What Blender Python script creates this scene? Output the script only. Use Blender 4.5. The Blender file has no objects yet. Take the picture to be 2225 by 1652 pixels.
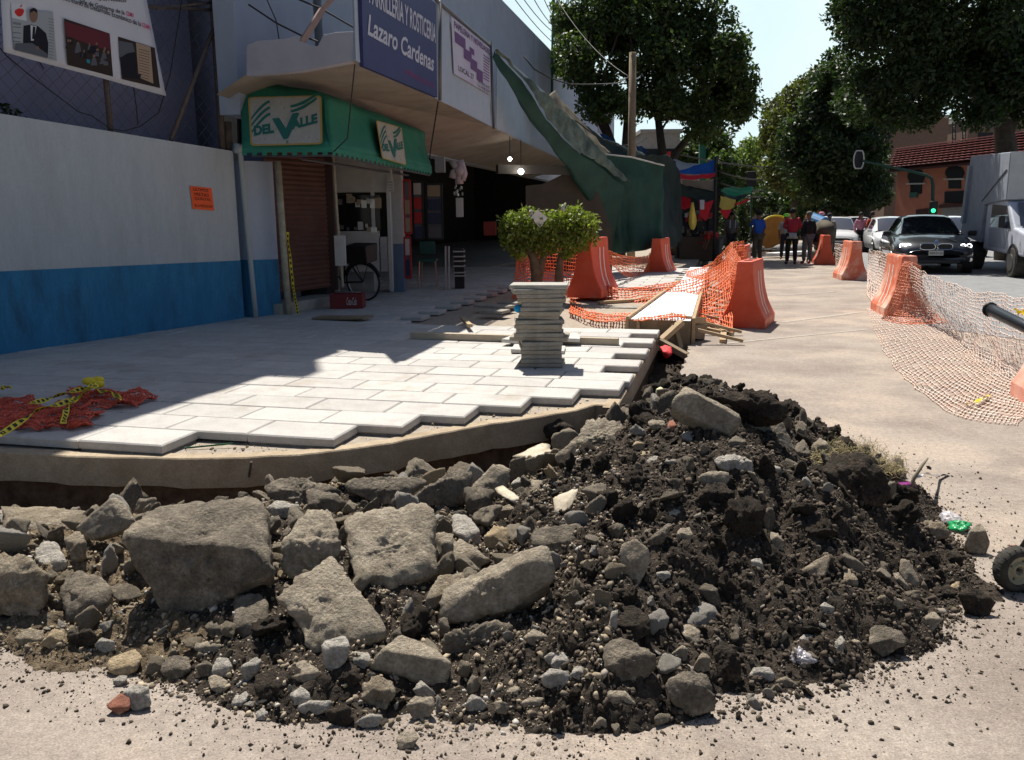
import bpy, bmesh, math, random
import numpy as np
from mathutils import Vector, Matrix
SC = bpy.context.scene
COL = SC.collection
# ---------------------------------------------------------------- camera
FOC = 1851.0; PITCH = math.radians(10.77); ROLL = math.radians(0.5); CH = 1.6
Fv = np.array([0, math.cos(PITCH), -math.sin(PITCH)]); Rv = np.array([1., 0, 0]); Uv = np.array([0, math.sin(PITCH), math.cos(PITCH)])
R2 = math.cos(ROLL) * Rv - math.sin(ROLL) * Uv; U2 = math.cos(ROLL) * Uv + math.sin(ROLL) * Rv
CAM = np.array([0, 0, CH])
cd = bpy.data.cameras.new('camera'); cam = bpy.data.objects.new('camera', cd); COL.objects.link(cam)
cd.sensor_width = 36; cd.lens = 36 * FOC / 2225.0; cd.clip_start = 0.05; cd.clip_end = 2000
cam.matrix_world = Matrix(((R2[0], U2[0], -Fv[0], 0), (R2[1], U2[1], -Fv[1], 0), (R2[2], U2[2], -Fv[2], CH), (0, 0, 0, 1)))
SC.camera = cam
# ---------------------------------------------------------------- light
SUN_EL = math.radians(60); SUN_AZ = math.radians(-15)      # azimuth from +Y, negative = left
SDIR = np.array([math.sin(SUN_AZ) * math.cos(SUN_EL), math.cos(SUN_AZ) * math.cos(SUN_EL), math.sin(SUN_EL)])
W = bpy.data.worlds.new('World'); SC.world = W; W.use_nodes = True
wn = W.node_tree; bg = wn.nodes['Background']
sky = wn.nodes.new('ShaderNodeTexSky'); sky.sky_type = 'NISHITA'; sky.sun_disc = False
sky.sun_elevation = SUN_EL; sky.sun_rotation = SUN_AZ; sky.altitude = 2200; sky.air_density = 1.4; sky.dust_density = 10.0; sky.ozone_density = 1.0
bg.inputs[1].default_value = 0.052
# extra brightness added to the sky low over the street end
wtc = wn.nodes.new('ShaderNodeTexCoord'); wdp = wn.nodes.new('ShaderNodeVectorMath'); wdp.operation = 'DOT_PRODUCT'; wn.links.new(wtc.outputs['Generated'], wdp.inputs[0]); wdp.inputs[1].default_value = (.17, .97, .16)
wmr = wn.nodes.new('ShaderNodeMapRange'); wmr.interpolation_type = 'SMOOTHSTEP'; wn.links.new(wdp.outputs['Value'], wmr.inputs[0]); wmr.inputs[1].default_value = .82; wmr.inputs[2].default_value = .99
wnz = wn.nodes.new('ShaderNodeTexNoise'); wnz.inputs['Scale'].default_value = 3.2; wnz.inputs['Detail'].default_value = 7; wn.links.new(wtc.outputs['Generated'], wnz.inputs['Vector'])
wm2 = wn.nodes.new('ShaderNodeMapRange'); wn.links.new(wnz.outputs[0], wm2.inputs[0]); wm2.inputs[1].default_value = .2; wm2.inputs[2].default_value = .6; wm2.inputs[3].default_value = .5
wmu = wn.nodes.new('ShaderNodeMath'); wmu.operation = 'MULTIPLY'; wn.links.new(wmr.outputs[0], wmu.inputs[0]); wn.links.new(wm2.outputs[0], wmu.inputs[1])
wmx = wn.nodes.new('ShaderNodeMix'); wmx.data_type = 'RGBA'; wn.links.new(wmu.outputs[0], wmx.inputs[0]); wn.links.new(sky.outputs[0], wmx.inputs[6]); wmx.inputs[7].default_value = (11.0, 13.6, 14.2, 1); wn.links.new(wmx.outputs[2], bg.inputs[0])
sd = bpy.data.lights.new('sun', 'SUN'); sun = bpy.data.objects.new('sun', sd); COL.objects.link(sun)
sd.energy = 4.6; sd.angle = math.radians(0.55); sd.color = (1.0, 0.95, 0.86)
sun.rotation_euler = Vector(SDIR).to_track_quat('Z', 'Y').to_euler()
sun.location = (-6, 10, 25)
SC.view_settings.view_transform = 'Standard'; SC.view_settings.look = 'None'; SC.view_settings.gamma = 1; SC.view_settings.exposure = 0.62
SC.cycles.max_bounces = 6; SC.cycles.diffuse_bounces = 3; SC.cycles.glossy_bounces = 3; SC.cycles.transparent_max_bounces = 12
random.seed(7); RNG = np.random.default_rng(7)
R = math.radians
# ---------------------------------------------------------------- photo pixel (2225 wide) -> world
def ray(u, v): return Fv + (u - 1112.5) / FOC * R2 - (v - 826) / FOC * U2
def G(u, v, z=0.): d = ray(u, v); return CAM + d * ((z - CH) / d[2])
def Y(u, v, y): d = ray(u, v); return CAM + d * (y / d[1])
def PL(u, v, P, D):   # on the vertical plane through P with plan direction D
    d = ray(u, v); n = np.array([-D[1], D[0], 0]); P = np.array([P[0], P[1], 0.]); return CAM + d * (((np.asarray(P, float) - CAM) @ n) / (d @ n))
def proj(p):
    q = np.asarray(p) - CAM; w = q @ Fv; return (1112.5 + FOC * (q @ R2) / w, 826 - FOC * (q @ U2) / w)
# ---------------------------------------------------------------- noise
_perm = np.random.default_rng(3).permutation(4096)
_grad = np.random.default_rng(4).normal(size=(4096, 3)); _grad /= np.linalg.norm(_grad, axis=1)[:, None]
def _h(i, j, k): return _perm[(_perm[(_perm[i & 4095] + j) & 4095] + k) & 4095]
def noise(p):
    p = np.asarray(p, float); i = np.floor(p).astype(int); f = p - i; w = f * f * f * (f * (f * 6 - 15) + 10); r = 0
    for a in (0, 1):
        for b in (0, 1):
            for c in (0, 1):
                g = _grad[_h(i[:, 0] + a, i[:, 1] + b, i[:, 2] + c)]
                dot = (g * (f - [a, b, c])).sum(1)
                r = r + dot * (w[:, 0] if a else 1 - w[:, 0]) * (w[:, 1] if b else 1 - w[:, 1]) * (w[:, 2] if c else 1 - w[:, 2])
    return r * 1.6
def fbm(p, o=4, g=.5):
    p = np.asarray(p, float); r = 0; a = 1.
    for _ in range(o): r = r + a * noise(p); p = p * 2.03 + 11.7; a *= g
    return r
def worley(p):
    p = np.asarray(p, float); i = np.floor(p).astype(int); best = np.full(len(p), 9.)
    for a in (-1, 0, 1):
        for b in (-1, 0, 1):
            for c in ((-1, 0, 1) if p.shape[1] == 3 else (0,)):
                q = i + ([a, b, c] if p.shape[1] == 3 else [a, b])
                hz = _h(q[:, 0], q[:, 1], q[:, 2] if p.shape[1] == 3 else 0 * q[:, 0])
                off = (_grad[hz] * .5 + .5)[:, :p.shape[1]]
                best = np.minimum(best, np.linalg.norm(q + off - p, axis=1))
    return best
# ---------------------------------------------------------------- materials
MATS = {}
def mat(name, c, c2=None, scale=6., rough=.85, bump=.0, bscale=60., c3=None, s3=1.2, t3=.5, metal=0., spec=.3, alpha=1., emit=None, estr=1., island=0., coat=0., trans=0., w3=.12, detail=6, stretch=None, bdist=.01, island_hue=None, speck=0., sps=110.):
    if name in MATS: return MATS[name]
    m = bpy.data.materials.new(name); m.use_nodes = True; n = m.node_tree.nodes; L = m.node_tree.links
    b = n['Principled BSDF']; b.inputs['Roughness'].default_value = rough; b.inputs['Metallic'].default_value = metal
    b.inputs['Specular IOR Level'].default_value = spec
    if coat: b.inputs['Coat Weight'].default_value = coat; b.inputs['Coat Roughness'].default_value = .05
    if alpha < 1: b.inputs['Alpha'].default_value = alpha
    if trans: b.inputs['Transmission Weight'].default_value = trans
    tc = n.new('ShaderNodeTexCoord'); vec = tc.outputs['Object']
    if stretch:
        mp = n.new('ShaderNodeMapping'); mp.inputs['Scale'].default_value = stretch; L.new(vec, mp.inputs[0]); vec = mp.outputs[0]
    def nz(s, d=6, r=.6):
        t = n.new('ShaderNodeTexNoise'); t.inputs['Scale'].default_value = s; t.inputs['Detail'].default_value = d; t.inputs['Roughness'].default_value = r
        L.new(vec, t.inputs['Vector']); return t.outputs[0]
    def rgb(c): return (c[0], c[1], c[2], 1)
    def mix(fac, a, bb):
        x = n.new('ShaderNodeMix'); x.data_type = 'RGBA'
        if isinstance(fac, float): x.inputs[0].default_value = fac
        else: L.new(fac, x.inputs[0])
        for s, v in ((6, a), (7, bb)):
            if isinstance(v, tuple): x.inputs[s].default_value = rgb(v)
            else: L.new(v, x.inputs[s])
        return x.outputs[2]
    def ramp(f, a, bb):
        x = n.new('ShaderNodeMapRange'); L.new(f, x.inputs[0]); x.inputs[1].default_value = a; x.inputs[2].default_value = bb; return x.outputs[0]
    out = tuple(c)
    if c2: out = mix(ramp(nz(scale, detail), .35, .65), out, tuple(c2))
    if c3: out = mix(ramp(nz(s3, 7, .65), t3, t3 + w3), out, tuple(c3))
    if island or island_hue:
        g = n.new('ShaderNodeNewGeometry'); x = n.new('ShaderNodeMapRange'); L.new(g.outputs['Random Per Island'], x.inputs[0]); x.inputs[3].default_value = 1 - island; x.inputs[4].default_value = 1 + island
        h = n.new('ShaderNodeHueSaturation'); L.new(x.outputs[0], h.inputs['Value'])
        if isinstance(out, tuple): h.inputs['Color'].default_value = rgb(out)
        else: L.new(out, h.inputs['Color'])
        out = h.outputs[0]
        if island_hue:
            mm = n.new('ShaderNodeMath'); mm.operation = 'MULTIPLY'; L.new(g.outputs['Random Per Island'], mm.inputs[0]); mm.inputs[1].default_value = 7.31
            fr = n.new('ShaderNodeMath'); fr.operation = 'FRACT'; L.new(mm.outputs[0], fr.inputs[0])
            out = mix(ramp(fr.outputs[0], island_hue[1], island_hue[1] + .05), out, tuple(island_hue[0]))
    if speck:
        m1 = n.new('ShaderNodeMapRange'); L.new(nz(sps, 3, .7), m1.inputs[0]); m1.inputs[1].default_value = .34; m1.inputs[2].default_value = .66; m1.inputs[3].default_value = 1 - speck; m1.inputs[4].default_value = 1 + speck * .8
        m2 = n.new('ShaderNodeMapRange'); L.new(nz(sps * .22, 4, .7), m2.inputs[0]); m2.inputs[1].default_value = .34; m2.inputs[2].default_value = .66; m2.inputs[3].default_value = 1 - speck * .6; m2.inputs[4].default_value = 1 + speck * .5
        mu = n.new('ShaderNodeMath'); mu.operation = 'MULTIPLY'; L.new(m1.outputs[0], mu.inputs[0]); L.new(m2.outputs[0], mu.inputs[1]); h2 = n.new('ShaderNodeHueSaturation'); L.new(mu.outputs[0], h2.inputs['Value'])
        if isinstance(out, tuple): h2.inputs['Color'].default_value = rgb(out)
        else: L.new(out, h2.inputs['Color'])
        out = h2.outputs[0]
    if isinstance(out, tuple): b.inputs['Base Color'].default_value = rgb(out)
    else: L.new(out, b.inputs['Base Color'])
    if bump:
        bn = n.new('ShaderNodeBump'); bn.inputs['Strength'].default_value = bump; bn.inputs['Distance'].default_value = bdist
        L.new(nz(bscale, 8, .7), bn.inputs['Height']); L.new(bn.outputs[0], b.inputs['Normal'])
    if emit: b.inputs['Emission Color'].default_value = rgb(emit); b.inputs['Emission Strength'].default_value = estr
    MATS[name] = m; return m
# ---------------------------------------------------------------- objects
WO = {}
def wo(o):
    s = np.zeros(3)
    while o is not None: s = s + np.array(o.location); o = o.parent
    return s
def tag(o, label=None, cat=None, group=None, kind=None):
    if label: o['label'] = label
    if cat: o['category'] = cat
    if group: o['group'] = group
    if kind: o['kind'] = kind
    return o
def thing(name, label, cat, loc=(0, 0, 0), rz=0, group=None):
    o = bpy.data.objects.new(name, None); COL.objects.link(o); o.location = [float(x) for x in loc]; o.rotation_euler = (0, 0, rz); o.empty_display_size = .1
    return tag(o, label, cat, group)
def rawmesh(name, V, F, mats, MI=None, smooth=False):
    me = bpy.data.meshes.new(name); V = np.asarray(V, float)
    if isinstance(F, np.ndarray):
        n, k = F.shape; me.vertices.add(len(V)); me.vertices.foreach_set('co', V.ravel()); me.loops.add(n * k); me.loops.foreach_set('vertex_index', F.ravel().astype(np.int32))
        me.polygons.add(n); me.polygons.foreach_set('loop_start', np.arange(0, n * k, k, dtype=np.int32)); me.update(calc_edges=True)
    else: me.from_pydata(V.tolist(), [], F); me.update()
    if not isinstance(mats, (list, tuple)): mats = [mats]
    for m in mats: me.materials.append(m)
    if MI is not None and len(mats) > 1: me.polygons.foreach_set('material_index', np.asarray(MI, dtype=np.int32))
    if smooth: me.polygons.foreach_set('use_smooth', np.ones(len(me.polygons), dtype=bool))
    me.update(); return me
def obj(name, V, F, mats, parent=None, MI=None, smooth=False, local=False, center=False):
    V = np.asarray(V, float)
    if parent is not None and not local: V = V - wo(parent)
    loc = np.zeros(3)
    if parent is None and center: loc = (V.min(0) + V.max(0)) / 2; loc[2] = V[:, 2].min(); V = V - loc
    o = bpy.data.objects.new(name, rawmesh(name, V, F, mats, MI, smooth)); COL.objects.link(o)
    o.location = [float(x) for x in loc]
    if parent is not None: o.parent = parent
    return o
class MB:
    def __init__(s): s.V = []; s.F = []; s.M = []; s.n = 0
    def add(s, V, F, m=0):
        V = np.asarray(V, float); s.V.append(V); n = s.n
        s.F += [tuple(int(i) + n for i in f) for f in F]; s.M += [m] * len(F); s.n += len(V); return s
    def box(s, c, d, rz=0., m=0, ax=None, taper=1.):
        x, y, z = [np.array(a) for a in itertools_box]; P = np.stack([x * d[0], y * d[1], z * d[2]], 1) * .5
        P[P[:, 2] > 0, :2] *= taper
        A = ax if ax is not None else np.array([[math.cos(rz), math.sin(rz), 0], [-math.sin(rz), math.cos(rz), 0], [0, 0, 1]])
        return s.add(P @ np.asarray(A) + np.asarray(c, float), BOXF, m)
    def boxz(s, x0, x1, y0, y1, z0, z1, m=0): return s.box(((x0 + x1) / 2, (y0 + y1) / 2, (z0 + z1) / 2), (x1 - x0, y1 - y0, z1 - z0), m=m)
    def beam(s, a, b, w, h=None, m=0, up=(0, 0, 1)):
        a = np.asarray(a, float); b = np.asarray(b, float); d = b - a; l = np.linalg.norm(d); d = d / l; up = np.asarray(up, float)
        x = np.cross(d, up); nx = np.linalg.norm(x)
        if nx < 1e-4: x = np.array([1., 0, 0])
        else: x = x / nx
        z = np.cross(x, d); return s.box((a + b) / 2, (w, l, h or w), m=m, ax=[x, d, z])
    def tube(s, P, r, n=8, m=0, cap=True, closed=False):
        P = np.asarray(P, float); k = len(P); r = np.broadcast_to(np.asarray(r, float), (k,)); V = []
        T = np.gradient(P, axis=0) if not closed else np.roll(P, -1, 0) - np.roll(P, 1, 0)
        up = np.array([0, 0, 1.]) if abs(T[0][2]) < .9 * np.linalg.norm(T[0]) else np.array([1., 0, 0])
        for i in range(k):
            t = T[i] / (np.linalg.norm(T[i]) + 1e-9); x = np.cross(up, t); x /= (np.linalg.norm(x) + 1e-9); y = np.cross(t, x); up = y if i or 1 else up
            for j in range(n):
                a = 2 * math.pi * j / n; V.append(P[i] + r[i] * (math.cos(a) * x + math.sin(a) * y))
        F = []
        for i in range(k - 1 if not closed else k):
            for j in range(n):
                q = (i + 1) % k; F.append((i * n + j, i * n + (j + 1) % n, q * n + (j + 1) % n, q * n + j))
        if cap and not closed: F += [tuple(range(n))[::-1], tuple((k - 1) * n + j for j in range(n))]
        return s.add(V, F, m)
    def prism(s, poly, z0, z1, m=0, mtop=None):
        k = len(poly); V = [(p[0], p[1], z0) for p in poly] + [(p[0], p[1], z1) for p in poly]
        area = sum(poly[i][0] * poly[(i + 1) % k][1] - poly[(i + 1) % k][0] * poly[i][1] for i in range(k))
        F = [tuple(range(k))[::-1], tuple(range(k, 2 * k))] + [(i, (i + 1) % k, k + (i + 1) % k, k + i) for i in range(k)]
        if area < 0: F = [f[::-1] for f in F]
        s.add(V, F, m)
        if mtop is not None: s.M[-k - 1] = mtop
        return s
    def sheet(s, P, t, m=0):   # solid slab from a planar/curved polygon ring P extruded by vector t
        P = np.asarray(P, float); t = np.asarray(t, float); k = len(P)
        return s.add(np.concatenate([P, P + t]), [tuple(range(k))[::-1], tuple(range(k, 2 * k))] + [(i, (i + 1) % k, k + (i + 1) % k, k + i) for i in range(k)], m)
    def grid(s, P, t=0., m=0):   # P (a,b,3) surface; t thickness
        a, b = P.shape[:2]; V = P.reshape(-1, 3); F = [(i * b + j, (i + 1) * b + j, (i + 1) * b + j + 1, i * b + j + 1) for i in range(a - 1) for j in range(b - 1)]
        if not t: return s.add(V, F, m)
        du = np.gradient(P, axis=0); dv = np.gradient(P, axis=1); N = np.cross(du, dv); N /= (np.linalg.norm(N, axis=2)[..., None] + 1e-9)
        V2 = (P + N * t).reshape(-1, 3); n = a * b; F = [f[::-1] for f in F] + [tuple(i + n for i in f) for f in F]
        ring = [(i * b) for i in range(a)] + [(a - 1) * b + j for j in range(1, b)] + [i * b + b - 1 for i in range(a - 2, -1, -1)] + [j for j in range(b - 2, 0, -1)]
        F += [(ring[i], ring[(i + 1) % len(ring)], ring[(i + 1) % len(ring)] + n, ring[i] + n) for i in range(len(ring))]
        return s.add(np.concatenate([V, V2]), F, m)
    def ball(s, c, r, m=0, n=10, k=7):
        r = np.broadcast_to(np.asarray(r, float), (3,)); V = [(0, 0, 1)]; F = []
        for i in range(1, k):
            for j in range(n):
                a = math.pi * i / k; b = 2 * math.pi * j / n; V.append((math.sin(a) * math.cos(b), math.sin(a) * math.sin(b), math.cos(a)))
        V.append((0, 0, -1))
        for j in range(n): F.append((0, 1 + j, 1 + (j + 1) % n)); F.append((len(V) - 1, 1 + (k - 2) * n + (j + 1) % n, 1 + (k - 2) * n + j))
        for i in range(k - 2):
            for j in range(n): F.append((1 + i * n + j, 1 + (i + 1) * n + j, 1 + (i + 1) * n + (j + 1) % n, 1 + i * n + (j + 1) % n))
        return s.add(np.array(V) * r + np.asarray(c, float), F, m)
    def build(s, name, mats, parent=None, smooth=False, local=False, bevel=0., center=True, segs=2):
        o = obj(name, np.concatenate(s.V), s.F, mats, parent, s.M, smooth, local, center)
        if bevel:
            b = o.modifiers.new('bevel', 'BEVEL'); b.width = bevel; b.segments = segs; b.limit_method = 'ANGLE'; b.angle_limit = R(40)
        return o
itertools_box = ([-1, 1, 1, -1, -1, 1, 1, -1], [-1, -1, 1, 1, -1, -1, 1, 1], [-1, -1, -1, -1, 1, 1, 1, 1])
BOXF = [(3, 2, 1, 0), (4, 5, 6, 7), (0, 1, 5, 4), (1, 2, 6, 5), (2, 3, 7, 6), (3, 0, 4, 7)]
def dup(root, loc=None, rz=None, label=None, group=None, scale=None):
    r = root.copy(); COL.objects.link(r)
    if loc is not None: r.location = [float(x) for x in loc]
    if rz is not None: r.rotation_euler = (0, 0, rz)
    if label: r['label'] = label
    if group: r['group'] = group
    if scale: r.scale = (scale,) * 3 if not isinstance(scale, tuple) else scale
    def rec(a, b):
        for ch in list(a.children):
            c = ch.copy(); COL.objects.link(c); c.parent = b; rec(ch, c)
    kids = list(root.children)
    for ch in kids:
        c = ch.copy(); COL.objects.link(c); c.parent = r; rec(ch, c)
    return r
def struct(o, kind='structure'): o['kind'] = kind; return o
# thin strands: prisms around segments
def strands(name, A, B, r, m, parent=None, center=True, sides=3):
    A = np.asarray(A, float); B = np.asarray(B, float); d = B - A; l = np.linalg.norm(d, axis=1) + 1e-9; d /= l[:, None]
    up = np.where(np.abs(d[:, 2:3]) < .8, [[0, 0, 1.]], [[1., 0, 0]]); x = np.cross(d, up); x /= np.linalg.norm(x, axis=1)[:, None]; y = np.cross(d, x)
    r = np.broadcast_to(np.asarray(r, float), (len(A),))[:, None]; ring = []
    for j in range(sides):
        a = 2 * math.pi * j / sides + .5; o = (math.cos(a) * x + math.sin(a) * y) * r; ring += [A + o, B + o]
    V = np.stack(ring, 1); k = 2 * sides; F = []
    base = (np.arange(len(A)) * k)[:, None]
    for j in range(sides): q = (j + 1) % sides; F.append(base + np.array([[2 * j, 2 * j + 1, 2 * q + 1, 2 * q]]))
    V = V.reshape(-1, 3); F = np.concatenate(F)
    return obj(name, V, F, m, parent, center=center)
def netmesh(name, P, r, m, parent=None, knot=0., drop=0.):   # P (a,b,3) grid nodes
    a, b = P.shape[:2]; A = [P[:-1].reshape(-1, 3), P[:, :-1].reshape(-1, 3)]; B = [P[1:].reshape(-1, 3), P[:, 1:].reshape(-1, 3)]
    A = np.concatenate(A); B = np.concatenate(B)
    if drop: k = RNG.random(len(A)) > drop; A = A[k]; B = B[k]
    rr = r * (1 + .25 * RNG.standard_normal(len(A)).clip(-1, 1))
    if knot:   # split each strand in two halves, thicker at the knots
        Mx = (A + B) / 2; q1 = A * .78 + B * .22; q2 = A * .22 + B * .78
        return strands(name, np.concatenate([A, q1, q2]), np.concatenate([q1, q2, B]), np.concatenate([rr * knot, rr, rr * knot]), m, parent)
    return strands(name, A, B, rr, m, parent)
# text -> flat mesh in unit-ish coordinates
def textmesh(t, shear=0., bold=0., spacing=1.):
    c = bpy.data.curves.new('t', 'FONT'); c.body = t; c.size = 1; c.shear = shear; c.offset = bold; c.space_character = spacing; c.resolution_u = 3; c.fill_mode = 'FRONT'
    o = bpy.data.objects.new('t', c); COL.objects.link(o); dg = bpy.context.evaluated_depsgraph_get(); me = bpy.data.meshes.new_from_object(o.evaluated_get(dg))
    V = np.array([v.co[:] for v in me.vertices]); F = [tuple(p.vertices) for p in me.polygons]
    bpy.data.objects.remove(o); bpy.data.meshes.remove(me); bpy.data.curves.remove(c)
    return V, F
class Panel:   # a four-cornered flat or warped surface, corners TL TR BR BL
    def __init__(s, TL, TR, BR, BL, off=.004):
        s.c = [np.asarray(x, float) for x in (TL, TR, BR, BL)]; n = np.cross(s.c[3] - s.c[0], s.c[1] - s.c[0]); s.n = n / np.linalg.norm(n)
        if s.n @ (CAM - s.c[0]) < 0: s.n = -s.n
        s.off = off; s.k = 0
    def at(s, a, b, o=0.):
        a = np.asarray(a)[..., None]; b = np.asarray(b)[..., None]
        return (s.c[0] * (1 - a) + s.c[1] * a) * (1 - b) + (s.c[3] * (1 - a) + s.c[2] * a) * b + s.n * o
    def poly(s, mb, pts, m=0, o=.004):
        P = s.at(np.array([p[0] for p in pts]), np.array([p[1] for p in pts]), o); k = len(pts); f = tuple(range(k))
        nn = np.cross(P[1] - P[0], P[2] - P[0]);
        mb.add(P, [f if nn @ s.n > 0 else f[::-1]], m)
    def rect(s, mb, a0, a1, b0, b1, m=0, o=.004): s.poly(mb, [(a0, b0), (a1, b0), (a1, b1), (a0, b1)], m, o)
    def text(s, mb, t, a0, a1, b0, b1, m=0, o=.006, shear=0., bold=0.):
        V, F = textmesh(t, shear, bold); lo = V.min(0); hi = V.max(0)
        a = a0 + (V[:, 0] - lo[0]) / (hi[0] - lo[0]) * (a1 - a0); b = b1 - (V[:, 1] - lo[1]) / (hi[1] - lo[1]) * (b1 - b0)
        mb.add(s.at(a, b, o), F, m)
def quad_rot(P, Q):
    return None
# ================================================================ ground, road, trench, paving
def poly_sd(X, Yy, poly):    # signed distance (inside +) to polygon
    p = np.stack([X.ravel(), Yy.ravel()], 1); d = np.full(len(p), 1e9); ins = np.zeros(len(p), bool); n = len(poly)
    for i in range(n):
        a = np.array(poly[i], float); b = np.array(poly[(i + 1) % n], float); e = b - a; w = p - a
        t = np.clip((w @ e) / (e @ e), 0, 1)[:, None]; d = np.minimum(d, np.linalg.norm(w - e * t, axis=1))
        c = ((a[1] > p[:, 1]) != (b[1] > p[:, 1])) & (p[:, 0] < (b[0] - a[0]) * (p[:, 1] - a[1]) / (b[1] - a[1] + 1e-12) + a[0]); ins ^= c
    return np.where(ins, d, -d).reshape(X.shape)
YAW = R(14); A_ = np.array([math.cos(YAW), -math.sin(YAW)]); B_ = np.array([math.sin(YAW), math.cos(YAW)])   # across / along the street
O_ = np.array([-2.19, 5.15])
def AB(a, b, z=0.): p = O_ + a * A_ + b * B_; return np.array([p[0], p[1], z])
m_soil = mat('dark_trench_soil', (.035, .027, .02), (.075, .06, .045), 9, .95, .9, 55, bdist=.02)
m_road = mat('dusty_concrete_road', (.245, .202, .172), (.355, .302, .257), 1.3, .9, .5, 130, c3=(.40, .33, .268), s3=.55, t3=.50, w3=.12, speck=.30, sps=120, detail=12)
m_side = mat('pavement_bed_sand', (.30, .25, .20), (.42, .36, .29), 14, .95, .6, 80, bdist=.02)
m_asph = mat('grey_asphalt_lane', (.20, .205, .21), (.26, .26, .26), 3, .9, .3, 160, speck=.2)
earth = MB(); earth.add([(-400, -60, -.42), (500, -60, -.42), (500, 900, -.42), (-400, 900, -.42)], [(0, 1, 2, 3)]); struct(earth.build('ground', m_soil, center=False))
# road edge beside the trench
TR0 = np.array([1.30, 6.85]); TR1 = np.array([2.86, 13.1])
def jag(a, b, n, amp):
    a = np.array(a, float); b = np.array(b, float); t = np.linspace(0, 1, n)[1:-1]; d = (b - a) / np.linalg.norm(b - a); nn = np.array([-d[1], d[0]])
    return [tuple(a + (b - a) * x + nn * random.uniform(-amp, amp)) for x in t]
far = TR1 + (TR1 - TR0) / np.linalg.norm(TR1 - TR0) * 330
redge = [(-30, 4.58)] + jag((-6, 4.58), (-1.7, 4.58), 30, .04) + [(-1.7, 4.58), (-.9, 4.7), (-.2, 5.2), (.7, 5.9)] + jag((.7, 5.9), TR0, 8, .03) + [tuple(TR0)] + jag(TR0, TR1, 46, .03) + [tuple(TR1), tuple(far)]
rp = redge + [(500, 330), (500, -20), (-30, -20)]
struct(MB().prism(rp, -.16, 0.).build('road', m_road, center=False))
# the asphalt driving lane right of the barriers, a thin sheet on the road
la = G(1880, 560, 0)[:2]; lane = [G(1868, 600, 0)[:2], G(1905, 700, 0)[:2] + [.3, 0], (7.2, 9.0), (7.8, 5), (30, 4), (140, 250), (78, 250)]
struct(MB().prism([tuple(p) for p in lane], .004, .008).build('asphalt_lane', m_asph, center=False))
# rough soil in the trench: height field
def trench_soil():
    xs = np.arange(-5.2, 3.8, .035); ys = np.arange(4.2, 13.6, .035); X, Yg = np.meshgrid(xs, ys, indexing='ij')
    p = np.stack([X.ravel(), Yg.ravel(), 0 * X.ravel()], 1)
    z = -.27 + .07 * fbm(p * 1.6, 3).reshape(X.shape) + .05 * (0.6 - worley(p[:, :2] * 9)).reshape(X.shape) + .03 * fbm(p * 16, 3).reshape(X.shape)
    rel = (np.stack([X, Yg], -1) - O_) @ A_; keep = (poly_sd(X, Yg, [(-5.3, 4.3), (-1.2, 4.4), (0.2, 5.0), (1.2, 6.5), (3.2, 13.6), (1.9, 13.6), (.4, 7), (-.6, 5.8), (-5.3, 5.7)]) > -.1)
    P = np.stack([X, Yg, z], -1); a, b = X.shape; idx = np.arange(a * b).reshape(a, b)
    F = np.stack([idx[:-1, :-1], idx[1:, :-1], idx[1:, 1:], idx[:-1, 1:]], -1).reshape(-1, 4); k = keep[:-1, :-1].ravel()
    struct(obj('trench', P.reshape(-1, 3), F[k], m_soil, smooth=True))
trench_soil()
# kerb wall (curved, cast concrete) and the bed behind it
KERB = [(-9, 6.1), (-6, 5.75), (-4.4, 5.45), (-3.3, 5.27), (-2.8, 5.18), (-2.19, 5.1), (-1.66, 5.11), (-1.34, 5.17), (-1.16, 5.22), (-.85, 5.39), (-.58, 5.59), (-.25, 5.87), (.17, 6.13), (.48, 6.35), (.66, 6.55)]
def offset(path, d):
    P = np.array(path, float); T = np.gradient(P, axis=0); T /= np.linalg.norm(T, axis=1)[:, None]; return P + np.stack([-T[:, 1], T[:, 0]], 1) * d
EDGE = [tuple(AB(2.60, b)[:2]) for b in (1.95, 9.0)]       # right edge of the bed along the trench
m_kerb = mat('cast_concrete_kerb', (.36, .28, .19), (.44, .355, .25), 7, .9, .35, 45, c3=(.27, .205, .13), s3=2.2, t3=.52, w3=.2, bdist=.015, speck=.16, sps=80)
kb = MB(); K2 = np.array(KERB + [EDGE[0], EDGE[1]]); 
KS = []
for i in range(len(K2) - 1):
    for t in np.linspace(0, 1, 5)[:-1]: KS.append(K2[i] * (1 - t) + K2[i + 1] * t)
KS.append(K2[-1]); KS = np.array(KS); inn = offset(KS, .11)
def ribbon(out, inn, z0, z1, mb, amp=.004):
    n = len(out); V = []
    for i in range(n):
        e = amp * random.uniform(-1, 1)
        V += [(out[i][0], out[i][1], z0 + 3 * e), (out[i][0], out[i][1], z1 - .008 + e), (out[i][0] * .93 + inn[i][0] * .07, out[i][1] * .93 + inn[i][1] * .07, z1 + e), (inn[i][0], inn[i][1], z1 + e), (inn[i][0], inn[i][1], z0)]
    F = [(i * 5 + j, (i + 1) * 5 + j, (i + 1) * 5 + j + 1, i * 5 + j + 1) for i in range(n - 1) for j in range(4)] + [(4, 3, 2, 1, 0), tuple((n - 1) * 5 + j for j in range(5))]
    mb.add(V, F)
ribbon(KS, inn, -.035, .155, kb); kerb = tag(kb.build('kerb', m_kerb, center=False), kind='structure')
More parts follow.
